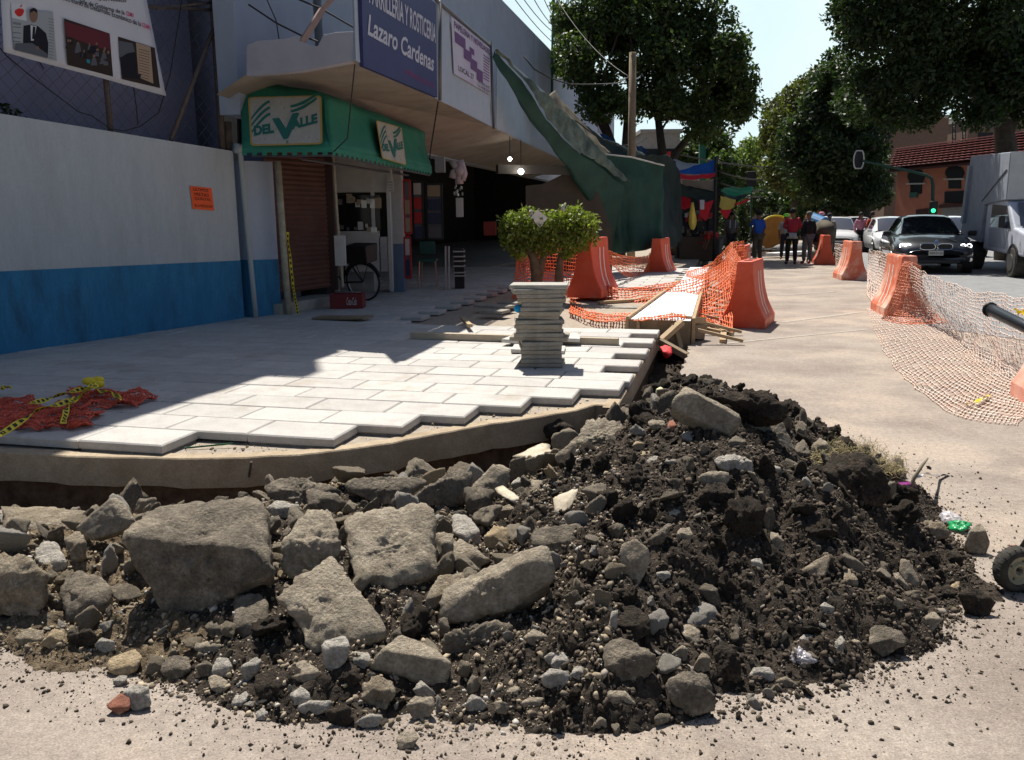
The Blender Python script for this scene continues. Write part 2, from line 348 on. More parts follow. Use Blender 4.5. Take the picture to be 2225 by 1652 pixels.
# bed under the pavers (rough ragged soil face under the kerb, sand top)
m_bank = mat('reddish_bank_soil', (.11, .06, .035), (.21, .135, .085), 13, .95, .9, 45, bdist=.03)
def bed():
    bo = offset(KS, .012); n = len(bo); rows = []
    for k, z in enumerate(np.linspace(-.40, -.03, 7)):
        o2 = offset(KS, .03 + .03 * abs(math.sin(k * 1.7)))
        p = np.concatenate([o2, np.full((n, 1), z)], 1); p[:, :2] += .035 * np.stack([noise(p * 9), noise(p * 9 + 50)], 1); rows.append(p)
    mb = MB(); mb.grid(np.array(rows).transpose(1, 0, 2)[::-1]); struct(mb.build('trench_bank', m_bank, center=False, smooth=True))
    inner = [tuple(p) for p in offset(KS, .10)]; b2 = MB(); b2.prism(inner + [tuple(AB(2.5, 60)[:2]), tuple(AB(-12, 60)[:2]), (-14, 9)], -.2, .148); struct(b2.build('pavement_bed', m_side, center=False))
bed()
# pavers: running bond, individually modelled in one pavement surface
m_pav = mat('pale_grey_concrete_paver', (.44, .42, .395), (.51, .485, .455), 5, .85, .25, 220, c3=(.36, .31, .26), s3=1.8, t3=.55, w3=.2, island=.09, speck=.09, sps=90)
PW, PD, PT = .62, .385, .055
PZ = .222
def paver(mb, a0, a1, b0, b1, z, m=0, tilt=0.):
    g = .004; c = .009; a0 += g; a1 -= g; b0 += g; b1 -= g; V = []
    for zz, ins in ((z - PT, 0.), (z - c, 0.), (z, c)):
        for (aa, bb) in ((a0 + ins, b0 + ins), (a1 - ins, b0 + ins), (a1 - ins, b1 - ins), (a0 + ins, b1 - ins)):
            p = AB(aa, bb, zz + tilt * (aa - a0)); V.append(p)
    F = [(3, 2, 1, 0), (8, 9, 10, 11)] + [(k * 4 + i, k * 4 + (i + 1) % 4, k * 4 + 4 + (i + 1) % 4, k * 4 + 4 + i) for k in (0, 1) for i in range(4)]
    mb.add(V, F, m)
pv = MB(); right = []
for k in range(0, 50):
    b0 = (k - 1) * PD + .0
    if k <= 6: ra = [0, .98, 1.30, 1.62, 1.94, 2.26, 2.58][k] if k else 0
    elif k <= 24: ra = 2.62 + (0.0 if k % 2 else -.31) + (.31 if k % 2 == 0 and k < 7 else 0)
    else: ra = 2.62 + (0 if k % 2 else -.31)
    if k in (13,): ra = 2.62
    b0 = k * PD; right.append((ra, b0)); a1 = ra; lim = -12 if k > 3 else [-.72 - 5 * 1.0, -6, -7, -8][k]
    if 9 <= k: ra_cut = None
    while a1 > lim:
        if b0 > 6.1 and a1 > -.5 and b0 < 12.5: a1 -= PW; continue
        zz = PZ + random.uniform(-.0025, .0025); paver(pv, a1 - PW, a1, b0, b0 + PD, zz, tilt=random.uniform(-.002, .002)); a1 -= PW
# second layer/mortar rough under the outer pavers
struct(pv.build('pavement', m_pav, center=False))
mo = MB(); m_mort = mat('crumbly_mortar', (.30, .26, .22), (.40, .36, .31), 20, .95, .9, 70, bdist=.03)
for k, (ra, b0) in enumerate(right[:16]):
    P0 = AB(ra - PW * .5, b0 + PD * .5, (PZ - PT + .148) / 2 - .01); mo.box(P0, (PW * .96, PD * .94, PZ - PT - .148 + .03), -YAW)
struct(mo.build('paver_mortar', m_mort, center=False))
# ================================================================ rubble mound height field
PM = [(-.05, 2.5), (.2, 2.44), (.6, 2.5), (1.2, 2.7), (1.6, 2.95), (1.98, 3.35), (2.22, 3.95), (2.38, 4.7), (2.25, 5.5), (1.75, 6.4), (1.25, 7.2), (.85, 6.9), (.55, 6.2), (.15, 5.5), (-.1, 5.0), (-.3, 4.4), (-.25, 3.4)]
PL2 = [(-4.8, 2.9), (-3.2, 3.0), (-2.0, 3.02), (-1.3, 2.72), (-.85, 2.52), (-.3, 2.42), (.25, 2.42), (.6, 3.5), (.2, 5.0), (-.4, 5.1), (-1.0, 4.9), (-1.5, 4.55), (-2.2, 4.35), (-3.2, 4.3), (-4.8, 4.3)]
def mound(X, Yg, detail=False):
    X = np.asarray(X, float); Yg = np.asarray(Yg, float); sh = X.shape; X = X.ravel(); Yg = Yg.ravel()
    d1 = poly_sd(X, Yg, PM); d2 = poly_sd(X, Yg, PL2); e_ = .13 * fbm(np.stack([X, Yg, 0 * X], 1) * 2.1 + 3, 3); d1 = d1 + e_ - .03; d2 = d2 + e_ - .04
    h1 = np.where(d1 > 0, .70 * np.sin(np.clip(d1 / 1.75, 0, 1) * math.pi / 2) ** 1.05, d1 * .6)
    h2 = np.where(d2 > 0, .16 * np.sin(np.clip(d2 / .65, 0, 1) * math.pi / 2), d2 * .6)
    h = np.maximum(h1, h2); p = np.stack([X, Yg, 0 * X], 1)
    h = h + .05 * fbm(p * 1.7, 2) * np.clip(h / .2, 0, 1)
    if detail:
        a = np.clip((h + .03) / .10, 0, 1)
        q = p + .05 * np.stack([noise(p * 6), noise(p * 6 + 9), 0 * X], 1)
        h = h + a * (.05 * (.55 - worley(q[:, :2] * 5.5)) + .036 * (.5 - worley(q[:, :2] * 15 + 7)) + .016 * fbm(p * 26, 4) + .010 * (.5 - worley(q[:, :2] * 38)))
    return h.reshape(sh)
def hit(u, v):    # pixel ray against the mound (or road)
    d = ray(u, v); t = np.linspace(2.0, 9, 1400); P = CAM + d[None] * t[:, None]; h = np.maximum(mound(P[:, 0], P[:, 1]), 0)
    k = np.argmax(P[:, 2] <= h); return P[k] if P[k, 2] <= h[k] else G(u, v, 0)
m_mound = mat('dark_excavated_soil', (.048, .036, .026), (.095, .074, .056), 16, .97, 1., 75, c3=(.12, .10, .08), s3=3.2, t3=.60, w3=.15, bdist=.03, speck=.4, sps=70)
m_tan = mat('tan_sandy_soil', (.17, .12, .07), (.30, .23, .15), 14, .97, 1., 75, c3=(.05, .04, .03), s3=3.0, t3=.53, w3=.15, bdist=.03, speck=.35, sps=70)
def mound_mesh():
    xs = np.arange(-4.6, 2.6, .0135); ys = np.arange(2.3, 7.3, .0145); X, Yg = np.meshgrid(xs, ys, indexing='ij'); h = mound(X, Yg, True)
    P = np.stack([X + .006 * RNG.standard_normal(X.shape), Yg + .006 * RNG.standard_normal(X.shape), h], -1); a, b = X.shape; idx = np.arange(a * b).reshape(a, b)
    F = np.stack([idx[:-1, :-1], idx[1:, :-1], idx[1:, 1:], idx[:-1, 1:]], -1).reshape(-1, 4); k = (h[:-1, :-1].ravel() > -.012)
    F = F[k]; c = P.reshape(-1, 3)[F[:, 0]]; w = c[:, 0] + .35 * fbm(c * [1.5, 1.5, 0], 3) < -1.35; w2 = (c[:, 0] < -.55) & (noise(c * [1.3, 1.3, 0] + 4) > .25)
    used, inv = np.unique(F, return_inverse=True)
    tag(obj('soil_heap', P.reshape(-1, 3)[used], inv.reshape(F.shape), [m_mound, m_tan], MI=(w | w2).astype(int), smooth=True), 'dark heap of excavated soil and rubble spilling over the road', 'soil heap')
mound_mesh()
# ---------------------------------------------------------------- rocks
ICO = {}
def ico(s):
    if s not in ICO:
        bm = bmesh.new(); bmesh.ops.create_icosphere(bm, subdivisions=s, radius=1); ICO[s] = (np.array([v.co[:] for v in bm.verts]), np.array([[v.index for v in f.verts] for f in bm.faces])); bm.free()
    return ICO[s]
def hull_planes(P):
    bm = bmesh.new(); vs = [bm.verts.new(p) for p in P]; r = bmesh.ops.convex_hull(bm, input=vs); bm.normal_update()
    N = []; D = []
    c = np.mean(P, 0)
    for f in bm.faces:
        if not f.is_valid or f.calc_area() < 1e-7: continue
        n = np.array(f.normal[:]); d = n @ (np.array(f.verts[0].co[:]) - c)
        if d < 0: n = -n; d = -d
        if d > 1e-4: N.append(n); D.append(d)
    bm.free(); return c, np.array(N), np.array(D)
def rockshape(P, sub=4, p=40, rough=.012, freq=9., seed=0, pit=.0, chips=10, chip=.10):
    P = np.asarray(P, float); c, N, D = hull_planes(P); d, F = ico(sub)
    if chips:
        rg = np.random.default_rng(seed * 13 + 5); n = rg.normal(size=(chips, 3)); n /= np.linalg.norm(n, axis=1)[:, None]; h = ((P - c) @ n.T).max(0)
        N = np.concatenate([N, n]); D = np.concatenate([D, h * (1 - chip * rg.uniform(.2, 1., chips))])
    q = np.clip(d @ N.T, 0, None) / D; mx = q.max(1)[:, None]; r = 1 / (mx[:, 0] * ((q / mx) ** p).sum(1) ** (1 / p)); V = d * r[:, None]
    s = seed * 3.7; k = rough * (fbm(V * freq + s, 5, .66) * 1.1 + .55 * np.abs(fbm(V * freq * 3.1 + s + 3, 3, .6)))
    rid = -rough * 2.2 * np.clip(.16 - np.abs(noise(V * freq * .5 + s + 5)), 0, 1) * 3
    stp = rough * 1.6 * (np.round(fbm(V * freq * .35 + s + 9, 2) * 2.2) * .45)
    if pit: k = k - pit * np.clip(.32 - worley(V * freq * 2.2 + s), 0, 1) * 3
    V = V + d * (k + rid + stp)[:, None]
    return V + c, F

for k, (a, b, w) in enumerate((((1690, 642), (1812, 634), .05), ((1700, 700), (1872, 678), .05), ((1560, 748), (1880, 716), .03))):
    p, q_ = G(*a, .004), G(*b, .004); n_ = np.array([-(q_ - p)[1], (q_ - p)[0], 0]); n_ = n_ / np.linalg.norm(n_) * w
    struct(MB().add([p - n_, q_ - n_, q_ + n_, p + n_], [(0, 1, 2, 3)]).build('road_marking', mat('worn_paint_line', (.42, .38, .33), (.36, .31, .26), 8, .9), center=False))
# ================================================================ rubble stones
RM = {
 'gb': mat('grey_brown_concrete', (.31, .255, .19), (.46, .395, .30), 14, .92, .8, 70, c3=(.20, .17, .13), s3=5, t3=.55, w3=.15, bdist=.04, speck=.28, sps=75),
 'dk': mat('dark_basalt', (.15, .125, .095), (.27, .228, .175), 14, .9, .8, 60, c3=(.42, .35, .26), s3=3.2, t3=.53, w3=.12, bdist=.04, speck=.32, sps=75),
 'wh': mat('pale_mortar_stone', (.38, .345, .295), (.52, .48, .42), 22, .92, .8, 90, c3=(.24, .215, .19), s3=9, t3=.60, w3=.12, bdist=.03, speck=.25, sps=90),
 'oc': mat('ochre_stone', (.36, .27, .16), (.48, .38, .25), 14, .92, .7, 80, c3=(.22, .175, .12), s3=6, t3=.56, w3=.15, bdist=.03, speck=.25, sps=90),
 'sl': mat('cream_broken_slab', (.50, .42, .31), (.62, .55, .43), 6, .9, .35, 120, c3=(.33, .27, .2), s3=8, t3=.6, w3=.1, speck=.12, sps=90),
 'rd': mat('red_brick_stone', (.33, .12, .075), (.26, .13, .09), 9, .92, .7, 80, c3=(.30, .22, .15), s3=5, t3=.52, w3=.12, speck=.25, sps=90),
 'cl': mat('dark_soil_clod', (.050, .038, .028), (.11, .085, .063), 12, .97, 1., 75, c3=(.20, .165, .125), s3=5, t3=.56, w3=.15, bdist=.05, speck=.4, sps=75),
 'tn': mat('tan_dusty_rubble', (.32, .255, .175), (.45, .38, .285), 14, .95, .9, 70, c3=(.20, .16, .12), s3=5, t3=.55, w3=.15, bdist=.04, speck=.3, sps=75),
}
RG = {4: (0, 1032, 2.665), 5: (543.2, 977.7, 2.451), 6: (1086.4, 814.8, 3.380), 7: (1195, 1140.7, 3.233), 8: (1629.5, 923.4, 2.765), 2: (0, 760.5, 3.413), 0: (0, 0, 1.)}
ROCKXY = []
def rock(rg, pts, m, name, label, cat, lean=None, thick=.5, ridge=(), rough=.012, freq=9, sub=4, p=75, pit=.0, up=0., back=.6, base=None, rl=None):
    slab = lean is not None and (cat in ('slab', 'board') or 'slab' in name)
    ox, oy, sc = RG[rg]; q = [(ox + a[0] / sc, oy + a[1] / sc) for a in pts]
    lo = max(q, key=lambda a: a[1]) if base is None else (ox + base[0] / sc, oy + base[1] / sc)
    xs = [a[0] for a in pts]; ys = [a[1] for a in pts]; x0, x1, y0, y1 = min(xs), max(xs), min(ys), max(ys)
    p0 = hit(*lo) + np.array([0, 0, up + (.02 if rl != 0 and cat != 'clod' else 0)])
    def nrm(l): return np.array([0, -math.cos(R(l)), math.sin(R(l))])
    def onp(u, v, pt, n): d = ray(u, v); return CAM + d * (((pt - CAM) @ n) / (d @ n))
    P = []
    if slab or rl == 0:
        n = nrm(lean or 50)
        P = [onp(*a, p0, n) for a in q]; k0 = len(P)
        for (x, y, b) in (ridge or [((x0 + x1) / 2, (y0 + y1) / 2, .12)]):
            a = onp(ox + x / sc, oy + y / sc, p0, n); dd = CAM - a; P.append((a, dd / np.linalg.norm(dd) * b))
        c = np.mean(P[:k0], 0); size = np.linalg.norm(np.ptp(P[:k0], axis=0)); P = P[:k0] + [a + e * size * .6 for a, e in P[k0:]]
        n = nrm(lean or 50)
    else:     # shelf: steep front below the ridge line, flat top above it
        if rl is None:
            f = .38 + .2 * math.sin(x0 * 1.3); rl = [(x0, y0 + (y1 - y0) * (f + .12)), (x0 + (x1 - x0) * (.45 + .15 * math.sin(y0)), y0 + (y1 - y0) * (f + .06)), (x1, y0 + (y1 - y0) * f)]
        nf = nrm(14); nt = nrm(74 if lean is None else max(lean, 62)); rx = [r[0] for r in rl]; ry = [r[1] for r in rl]
        RP = [onp(ox + x / sc, oy + y / sc, p0, nf) for x, y in rl]
        for a, (u, v) in zip(pts, q):
            vr = float(np.interp(a[0], rx, ry))
            if a[1] >= vr - 1: P.append(onp(u, v, p0, nf))
            else:
                vv = oy + vr / sc; e = onp(u, vv, p0, nf); P.append(onp(u, v, e, nt))
        k0 = len(P); c = np.mean(P, 0); size = np.linalg.norm(np.ptp(P, axis=0)); lo_z = min(a[2] for a in P)
        n = np.array([0, -.6, .8]); P = P + [a for a, r in zip(RP, rl) if x0 + .08 * (x1 - x0) < r[0] < x1 - .08 * (x1 - x0)]
    T = thick * size * .6
    for a in P[:k0]: P.append(c + (a - c) * back - n * T)
    f = rough * size * 1.5; V, F = rockshape(P, sub, p, min(f, .012 if cat != 'clod' else .032), freq * 1.3, seed=len(ROCKXY) + 1, pit=pit * size, chips=3 if slab else 9, chip=.04 if slab else .12)
    o = obj(name, V, F, RM[m], smooth=True, center=True); tag(o, label, cat); ROCKXY.append((c[0], c[1], size * .42)); return o
big = dict(sub=5)
# ---- left part
rock(4, [(0, 175), (60, 175), (200, 215), (430, 210), (520, 200), (420, 330), (200, 330), (0, 300)], 'tn', 'concrete_slab', 'pale dusty flat slab lying behind the leaning wedge at the far left', 'slab', lean=80, thick=.12, rough=.006, back=.95)
rock(4, [(430, 310), (660, 120), (705, 150), (778, 265), (700, 330), (525, 385)], 'gb', 'concrete_slab', 'tan wedge of concrete leaning against the left side of the largest block', 'slab', lean=35, thick=.35, ridge=[(640, 135, .12), (700, 250, .1)], rough=.006, up=.13, back=.9, p=40, **big)
rock(4, [(680, 350), (850, 200), (1020, 165), (1480, 110), (1565, 150), (1600, 560), (1350, 700), (1200, 780), (1000, 840), (930, 800), (830, 650), (800, 480)], 'dk', 'stone_block', 'largest rubble block, square with a dusty top and dark front face', 'stone block', lean=72, thick=.35, rl=[(680, 350), (760, 500), (930, 575), (1180, 505), (1480, 430), (1600, 470)], rough=.010, freq=7, p=60, back=.85, sub=5)
rock(4, [(340, 630), (450, 530), (590, 590), (645, 650), (640, 740), (520, 850), (370, 860)], 'dk', 'rubble_stone', 'dark fractured stone below the leaning tan wedge', 'stone', ridge=[(460, 640, .25), (600, 650, .2)], rough=.018)
rock(4, [(190, 440), (260, 380), (330, 400), (390, 500), (370, 560), (290, 570), (200, 500)], 'wh', 'rubble_stone', 'white-grey chipped stone left of the leaning tan wedge', 'stone', rough=.018)
rock(4, [(365, 370), (450, 310), (500, 380), (500, 470), (430, 525), (400, 480)], 'tn', 'rubble_stone', 'tan stone tucked under the leaning tan wedge', 'stone', up=.05, rough=.018)
rock(4, [(-200, 560), (-50, 430), (150, 460), (270, 560), (270, 680), (220, 830), (100, 840), (-200, 820)], 'tn', 'rubble_stone', 'broad dusty tan boulder cut by the left edge of the picture', 'stone', lean=50, ridge=[(80, 700, .2), (250, 690, .15)], rough=.016, sub=5)
rock(4, [(1345, 720), (1385, 690), (1500, 670), (1550, 720), (1555, 900), (1400, 960), (1340, 880)], 'dk', 'rubble_stone', 'upright grey stone right of the largest block, below its corner', 'stone', rough=.012)
rock(4, [(610, 1090), (640, 1050), (780, 1000), (830, 1050), (800, 1130), (720, 1170), (620, 1140)], 'oc', 'rubble_stone', 'ochre boulder at the front foot of the left rubble', 'stone', ridge=[(640, 1090, .2), (800, 1080, .15)], rough=.014)
rock(4, [(230, 980), (310, 890), (370, 900), (385, 980), (310, 1020)], 'oc', 'rubble_stone', 'ochre stone beside a dark clod at the left', 'stone')
rock(4, [(70, 940), (150, 890), (260, 890), (250, 960), (170, 1005), (110, 990)], 'tn', 'rubble_stone', 'tan stone left of the ochre stone at the far left', 'stone')
rock(4, [(390, 930), (480, 885), (550, 910), (560, 970), (440, 1010)], 'cl', 'soil_clod', 'dark clod between an ochre stone and a white-grey stone at the left', 'clod', rough=.03, freq=14)
rock(4, [(530, 990), (590, 935), (670, 960), (665, 1020), (600, 1035)], 'wh', 'rubble_stone', 'white-grey stone just above the ochre boulder', 'stone')
rock(4, [(615, 1330), (690, 1265), (755, 1260), (755, 1350), (690, 1395), (620, 1350)], 'rd', 'brick_fragment', 'red brick fragment lying alone on the road at the lower left', 'brick', lean=30)
rock(4, [(705, 1250), (760, 1220), (860, 1225), (880, 1330), (770, 1375), (735, 1340)], 'wh', 'rubble_stone', 'white-grey stone touching the red brick fragment', 'stone', rough=.018)
rock(4, [(645, 1195), (690, 1160), (740, 1160), (730, 1195), (680, 1225)], 'wh', 'rubble_stone', 'small white stone in front of the ochre boulder', 'stone')
rock(4, [(1200, 1170), (1250, 1150), (1320, 1190), (1325, 1240), (1270, 1270), (1215, 1240)], 'gb', 'rubble_stone', 'rounded grey stone below a pale standing stone', 'stone')
rock(4, [(1225, 1140), (1260, 1050), (1320, 1060), (1345, 1110), (1310, 1180), (1240, 1180)], 'wh', 'rubble_stone', 'pale yellowish stone standing on a rounded grey stone', 'stone')
rock(4, [(1395, 1110), (1480, 1050), (1520, 1070), (1490, 1140), (1410, 1225)], 'wh', 'rubble_stone', 'white pointed stone standing on edge among dark clods at the lower left', 'stone')
rock(4, [(1335, 1330), (1360, 1270), (1420, 1245), (1465, 1275), (1400, 1340), (1345, 1355)], 'wh', 'rubble_stone', 'flat white chip in front of the dark clods', 'stone')
rock(4, [(1460, 1180), (1540, 1130), (1670, 1160), (1685, 1230), (1600, 1300), (1480, 1280)], 'cl', 'soil_clod', 'large dark clod behind the white chips at the lower left', 'clod', rough=.03, freq=13)
rock(4, [(930, 1100), (980, 1040), (1100, 1050), (1110, 1130), (1010, 1190), (930, 1160)], 'dk', 'rubble_stone', 'dark stone in the shadow below the largest block', 'stone')
rock(4, [(1125, 1110), (1200, 1070), (1245, 1100), (1240, 1160), (1150, 1175)], 'dk', 'rubble_stone', 'small dark stone right of another in the shade of the largest block', 'stone')
rock(4, [(1175, 880), (1250, 800), (1340, 880), (1330, 930), (1230, 950)], 'dk', 'rubble_stone', 'dark angular stone wedged under the right corner of the largest block', 'stone')
rock(4, [(1110, 1010), (1130, 970), (1290, 975), (1280, 1020), (1180, 1050)], 'gb', 'rubble_stone', 'flat grey stone lying in the hollow under the largest block', 'stone')
# ---- middle
rock(5, [(60, 200), (120, 150), (200, 130), (400, 170), (500, 200), (490, 250), (290, 290), (120, 270)], 'dk', 'rubble_stone', 'dark long stone nearest the iron bar at the kerb', 'stone', rough=.018, lean=50, sub=5)
rock(5, [(290, 210), (320, 195), (470, 230), (520, 290), (440, 350), (300, 300)], 'dk', 'rubble_stone', 'dark stone in front of the long one by the kerb', 'stone', lean=30)
rock(5, [(80, 300), (150, 270), (270, 285), (275, 330), (190, 370), (110, 375)], 'wh', 'rubble_stone', 'pale rough stone on top right of the largest block', 'stone', rough=.02, up=.05)
rock(5, [(500, 165), (560, 145), (930, 140), (970, 170), (820, 270), (720, 300), (580, 250), (500, 210)], 'dk', 'concrete_slab', 'dark flat slab with an ochre stain lying along the kerb foot', 'slab', lean=40, rough=.008, thick=.35, p=40, sub=5)
rock(5, [(820, 275), (1050, 120), (1120, 90), (1190, 110), (1170, 250), (980, 335), (930, 290)], 'dk', 'rubble_stone', 'long rough boulder tilted up right behind the square grey slab', 'stone', lean=45, rough=.014, sub=5, ridge=[(1000, 200, .2), (1120, 150, .15)])
rock(5, [(1165, 200), (1300, 55), (1400, 90), (1385, 190), (1260, 290), (1180, 270)], 'gb', 'concrete_slab', 'brown slab tilted on edge beside the leaf of plywood', 'slab', lean=30, rough=.008, thick=.3, p=40)
rock(5, [(150, 480), (330, 290), (440, 330), (490, 480), (470, 560), (400, 560), (230, 700), (160, 620)], 'gb', 'rubble_stone', 'brown pitted boulder between the largest block and the square grey slab', 'stone', lean=50, rough=.018, sub=5, ridge=[(330, 420, .2), (230, 600, .2)])
rock(5, [(490, 350), (560, 345), (940, 262), (975, 310), (985, 560), (1000, 650), (960, 690), (740, 755), (590, 740), (560, 650), (505, 540)], 'gb', 'stone_slab', 'square grey slab with a rippled face in the middle of the rubble', 'slab', lean=54, thick=.3, ridge=[(570, 655, .12), (730, 690, .12), (930, 580, .12), (950, 300, .05), (560, 400, .06)], rough=.012, freq=8, p=50, back=.9, sub=5)
rock(5, [(130, 780), (190, 720), (420, 550), (480, 600), (735, 950), (720, 1010), (560, 1060), (330, 1090), (300, 950), (210, 880)], 'gb', 'stone_slab', 'diamond-shaped grey slab with a pointed top leaning toward the camera', 'slab', lean=52, thick=.25, ridge=[(450, 650, .06), (700, 960, .07), (350, 900, .09), (200, 760, .04)], rough=.011, freq=8, p=50, back=.9, sub=5)
rock(5, [(420, 545), (490, 508), (515, 530), (500, 570), (460, 600)], 'wh', 'rubble_stone', 'pale chip at the top tip of the diamond-shaped slab', 'stone', up=.08)
rock(5, [(990, 920), (990, 820), (1010, 750), (1160, 650), (1570, 492), (1640, 570), (1630, 690), (1440, 820), (1100, 920)], 'gb', 'stone_block', 'long angular block sloping up to the right, pale on its upper end', 'stone block', lean=62, thick=.35, rl=[(990, 860), (1150, 830), (1420, 700), (1450, 600), (1640, 570)], rough=.011, freq=7, p=55, back=.85, sub=5, base=(1100, 960))
rock(5, [(1000, 1000), (1080, 930), (1380, 890), (1410, 1030), (1130, 1090), (1020, 1080)], 'dk', 'rubble_stone', 'rounded pitted stone directly under the long angular block', 'stone', rough=.022, freq=14, sub=5, lean=25)
rock(5, [(620, 1160), (690, 1050), (800, 980), (1000, 1060), (1080, 1130), (1050, 1240), (980, 1260), (800, 1200)], 'gb', 'concrete_block', 'smooth rectangular concrete block with a sunlit tan top near the front', 'concrete block', lean=72, thick=.4, rl=[(620, 1090), (690, 1060), (1000, 1195), (1080, 1130)], rough=.004, p=60, back=.9, sub=5)
rock(5, [(570, 1330), (640, 1210), (770, 1215), (800, 1290), (730, 1390), (640, 1380)], 'tn', 'rubble_stone', 'brown pebbly lump in front of the smooth concrete block', 'stone', rough=.026, freq=15)
rock(5, [(205, 1210), (215, 1140), (290, 1118), (375, 1170), (365, 1270), (320, 1260)], 'gb', 'concrete_block', 'small grey brick-shaped stone left of the white lump', 'stone', rough=.006, p=45, ridge=[(225, 1140, .1), (360, 1200, .15)])
rock(5, [(380, 1040), (400, 1010), (520, 985), (535, 1040), (480, 1090), (510, 1130), (430, 1200), (390, 1150)], 'wh', 'rubble_stone', 'tall white lump below the diamond-shaped slab', 'stone', rough=.02)
rock(5, [(510, 1100), (540, 1070), (640, 1075), (650, 1130), (600, 1180), (530, 1160)], 'wh', 'rubble_stone', 'grey-white stone between the white lump and the smooth block', 'stone')
rock(5, [(440, 1170), (500, 1120), (580, 1160), (590, 1230), (520, 1280), (450, 1240)], 'cl', 'soil_clod', 'dark clod right under the tall white lump', 'clod', rough=.03, freq=14)
rock(5, [(860, 1280), (905, 1220), (1000, 1300), (980, 1320), (880, 1310)], 'wh', 'rubble_stone', 'small pale wedge on top of a grey boulder at the front', 'stone', up=.05)
rock(5, [(820, 1360), (860, 1310), (980, 1310), (990, 1370), (960, 1420), (860, 1445)], 'gb', 'rubble_stone', 'grey smooth boulder under a small pale wedge at the front', 'stone')
rock(5, [(1140, 1360), (1180, 1300), (1240, 1320), (1275, 1360), (1230, 1395), (1150, 1390)], 'wh', 'rubble_stone', 'single white stone on bare road at the front middle', 'stone')
rock(5, [(555, 1450), (640, 1400), (710, 1410), (690, 1470), (600, 1485)], 'wh', 'rubble_stone', 'white flat stone at the front edge left of the grey boulder', 'stone')
rock(5, [(770, 1540), (800, 1500), (880, 1490), (905, 1530), (870, 1590), (790, 1600)], 'gb', 'rubble_stone', 'grey stone standing foremost at the bottom of the picture', 'stone')
rock(5, [(245, 1370), (330, 1330), (440, 1330), (430, 1380), (330, 1420), (265, 1410)], 'wh', 'rubble_stone', 'long white stone behind a dark clod at the front left', 'stone')
rock(5, [(205, 1300), (270, 1255), (320, 1290), (325, 1340), (230, 1365)], 'wh', 'rubble_stone', 'white round stone behind the long white stone', 'stone')
rock(5, [(405, 1400), (450, 1360), (540, 1370), (550, 1430), (500, 1475), (420, 1460)], 'cl', 'soil_clod', 'dark clod right of the long white stone', 'clod', rough=.03, freq=14)
rock(5, [(25, 1400), (70, 1370), (100, 1400), (80, 1440), (35, 1435)], 'wh', 'rubble_stone', 'small white stone at the left end of the front row', 'stone')
rock(5, [(1070, 350), (1110, 330), (1150, 340), (1230, 430), (1240, 530), (1140, 490), (1070, 440)], 'wh', 'rubble_stone', 'pale grey boulder right of the square grey slab', 'stone')
rock(5, [(1075, 500), (1110, 460), (1200, 510), (1290, 590), (1220, 640), (1080, 620)], 'gb', 'rubble_stone', 'grey-brown triangular stone above the long angular block', 'stone')
rock(5, [(980, 440), (1080, 440), (1085, 500), (1080, 610), (1000, 640)], 'gb', 'rubble_stone', 'brown stone squeezed beside the right edge of the square slab', 'stone')
rock(5, [(1240, 460), (1300, 400), (1370, 410), (1380, 520), (1310, 550), (1250, 510)], 'oc', 'rubble_stone', 'ochre stone above the long angular block', 'stone')
rock(5, [(1290, 330), (1380, 285), (1425, 310), (1390, 390), (1300, 395)], 'tn', 'rubble_stone', 'tan stone resting over the ochre stone', 'stone')
rock(5, [(920, 800), (1000, 660), (1160, 645), (1150, 700), (1010, 760), (980, 850), (930, 870)], 'tn', 'rubble_stone', 'tan slab half hidden behind the left end of the long angular block', 'stone', lean=30)
rock(5, [(1385, 180), (1430, 140), (1490, 190), (1480, 225), (1400, 222)], 'wh', 'rubble_stone', 'round white stone on the broken board', 'stone', up=.05)
rock(5, [(1490, 150), (1560, 160), (1565, 230), (1500, 235)], 'gb', 'rubble_stone', 'square grey stone beside the round white one', 'stone', p=45)
rock(5, [(1440, 1000), (1510, 950), (1600, 990), (1600, 1040), (1530, 1065)], 'gb', 'rubble_stone', 'grey stone in shade right of the rounded pitted stone', 'stone')
rock(5, [(1555, 1100), (1620, 1070), (1700, 1100), (1690, 1145), (1600, 1150)], 'wh', 'rubble_stone', 'pale stone with a dark underside at the front middle', 'stone')
rock(5, [(1545, 1210), (1600, 1160), (1700, 1175), (1715, 1240), (1650, 1290), (1560, 1260)], 'wh', 'rubble_stone', 'white boulder in the pale stones at the front middle', 'stone')
rock(5, [(1430, 1350), (1480, 1320), (1570, 1315), (1555, 1365), (1480, 1400)], 'gb', 'rubble_stone', 'grey elongated stone at the front edge of the dark heap', 'stone')
rock(5, [(1360, 1290), (1400, 1245), (1440, 1265), (1430, 1310), (1380, 1320)], 'gb', 'rubble_stone', 'small smooth grey stone right of the lone white one', 'stone')
# ---- top of the heap
rock(6, [(1255, 190), (1350, 68), (1430, 110), (1770, 290), (1782, 340), (1680, 440), (1400, 310), (1260, 235)], 'gb', 'concrete_block', 'long grey kerb block lying on the crest of the dark heap', 'concrete block', lean=70, thick=.3, rl=[(1250, 195), (1340, 135), (1430, 130), (1700, 285), (1782, 330)], rough=.004, p=60, back=.95, sub=5, base=(1560, 470))
rock(6, [(1580, 160), (1700, 110), (1970, 115), (2100, 230), (2105, 340), (1900, 300), (1700, 190)], 'cl', 'soil_clod', 'crusty grey clod behind the right end of the kerb block', 'clod', lean=60, rough=.02, freq=12, base=(1900, 420), sub=5)
rock(6, [(1800, 380), (1960, 290), (2080, 340), (2180, 580), (1950, 530), (1830, 440)], 'gb', 'concrete_block', 'rounded grey slab standing right of the kerb block', 'slab', lean=30, rough=.006, thick=.35, sub=5)
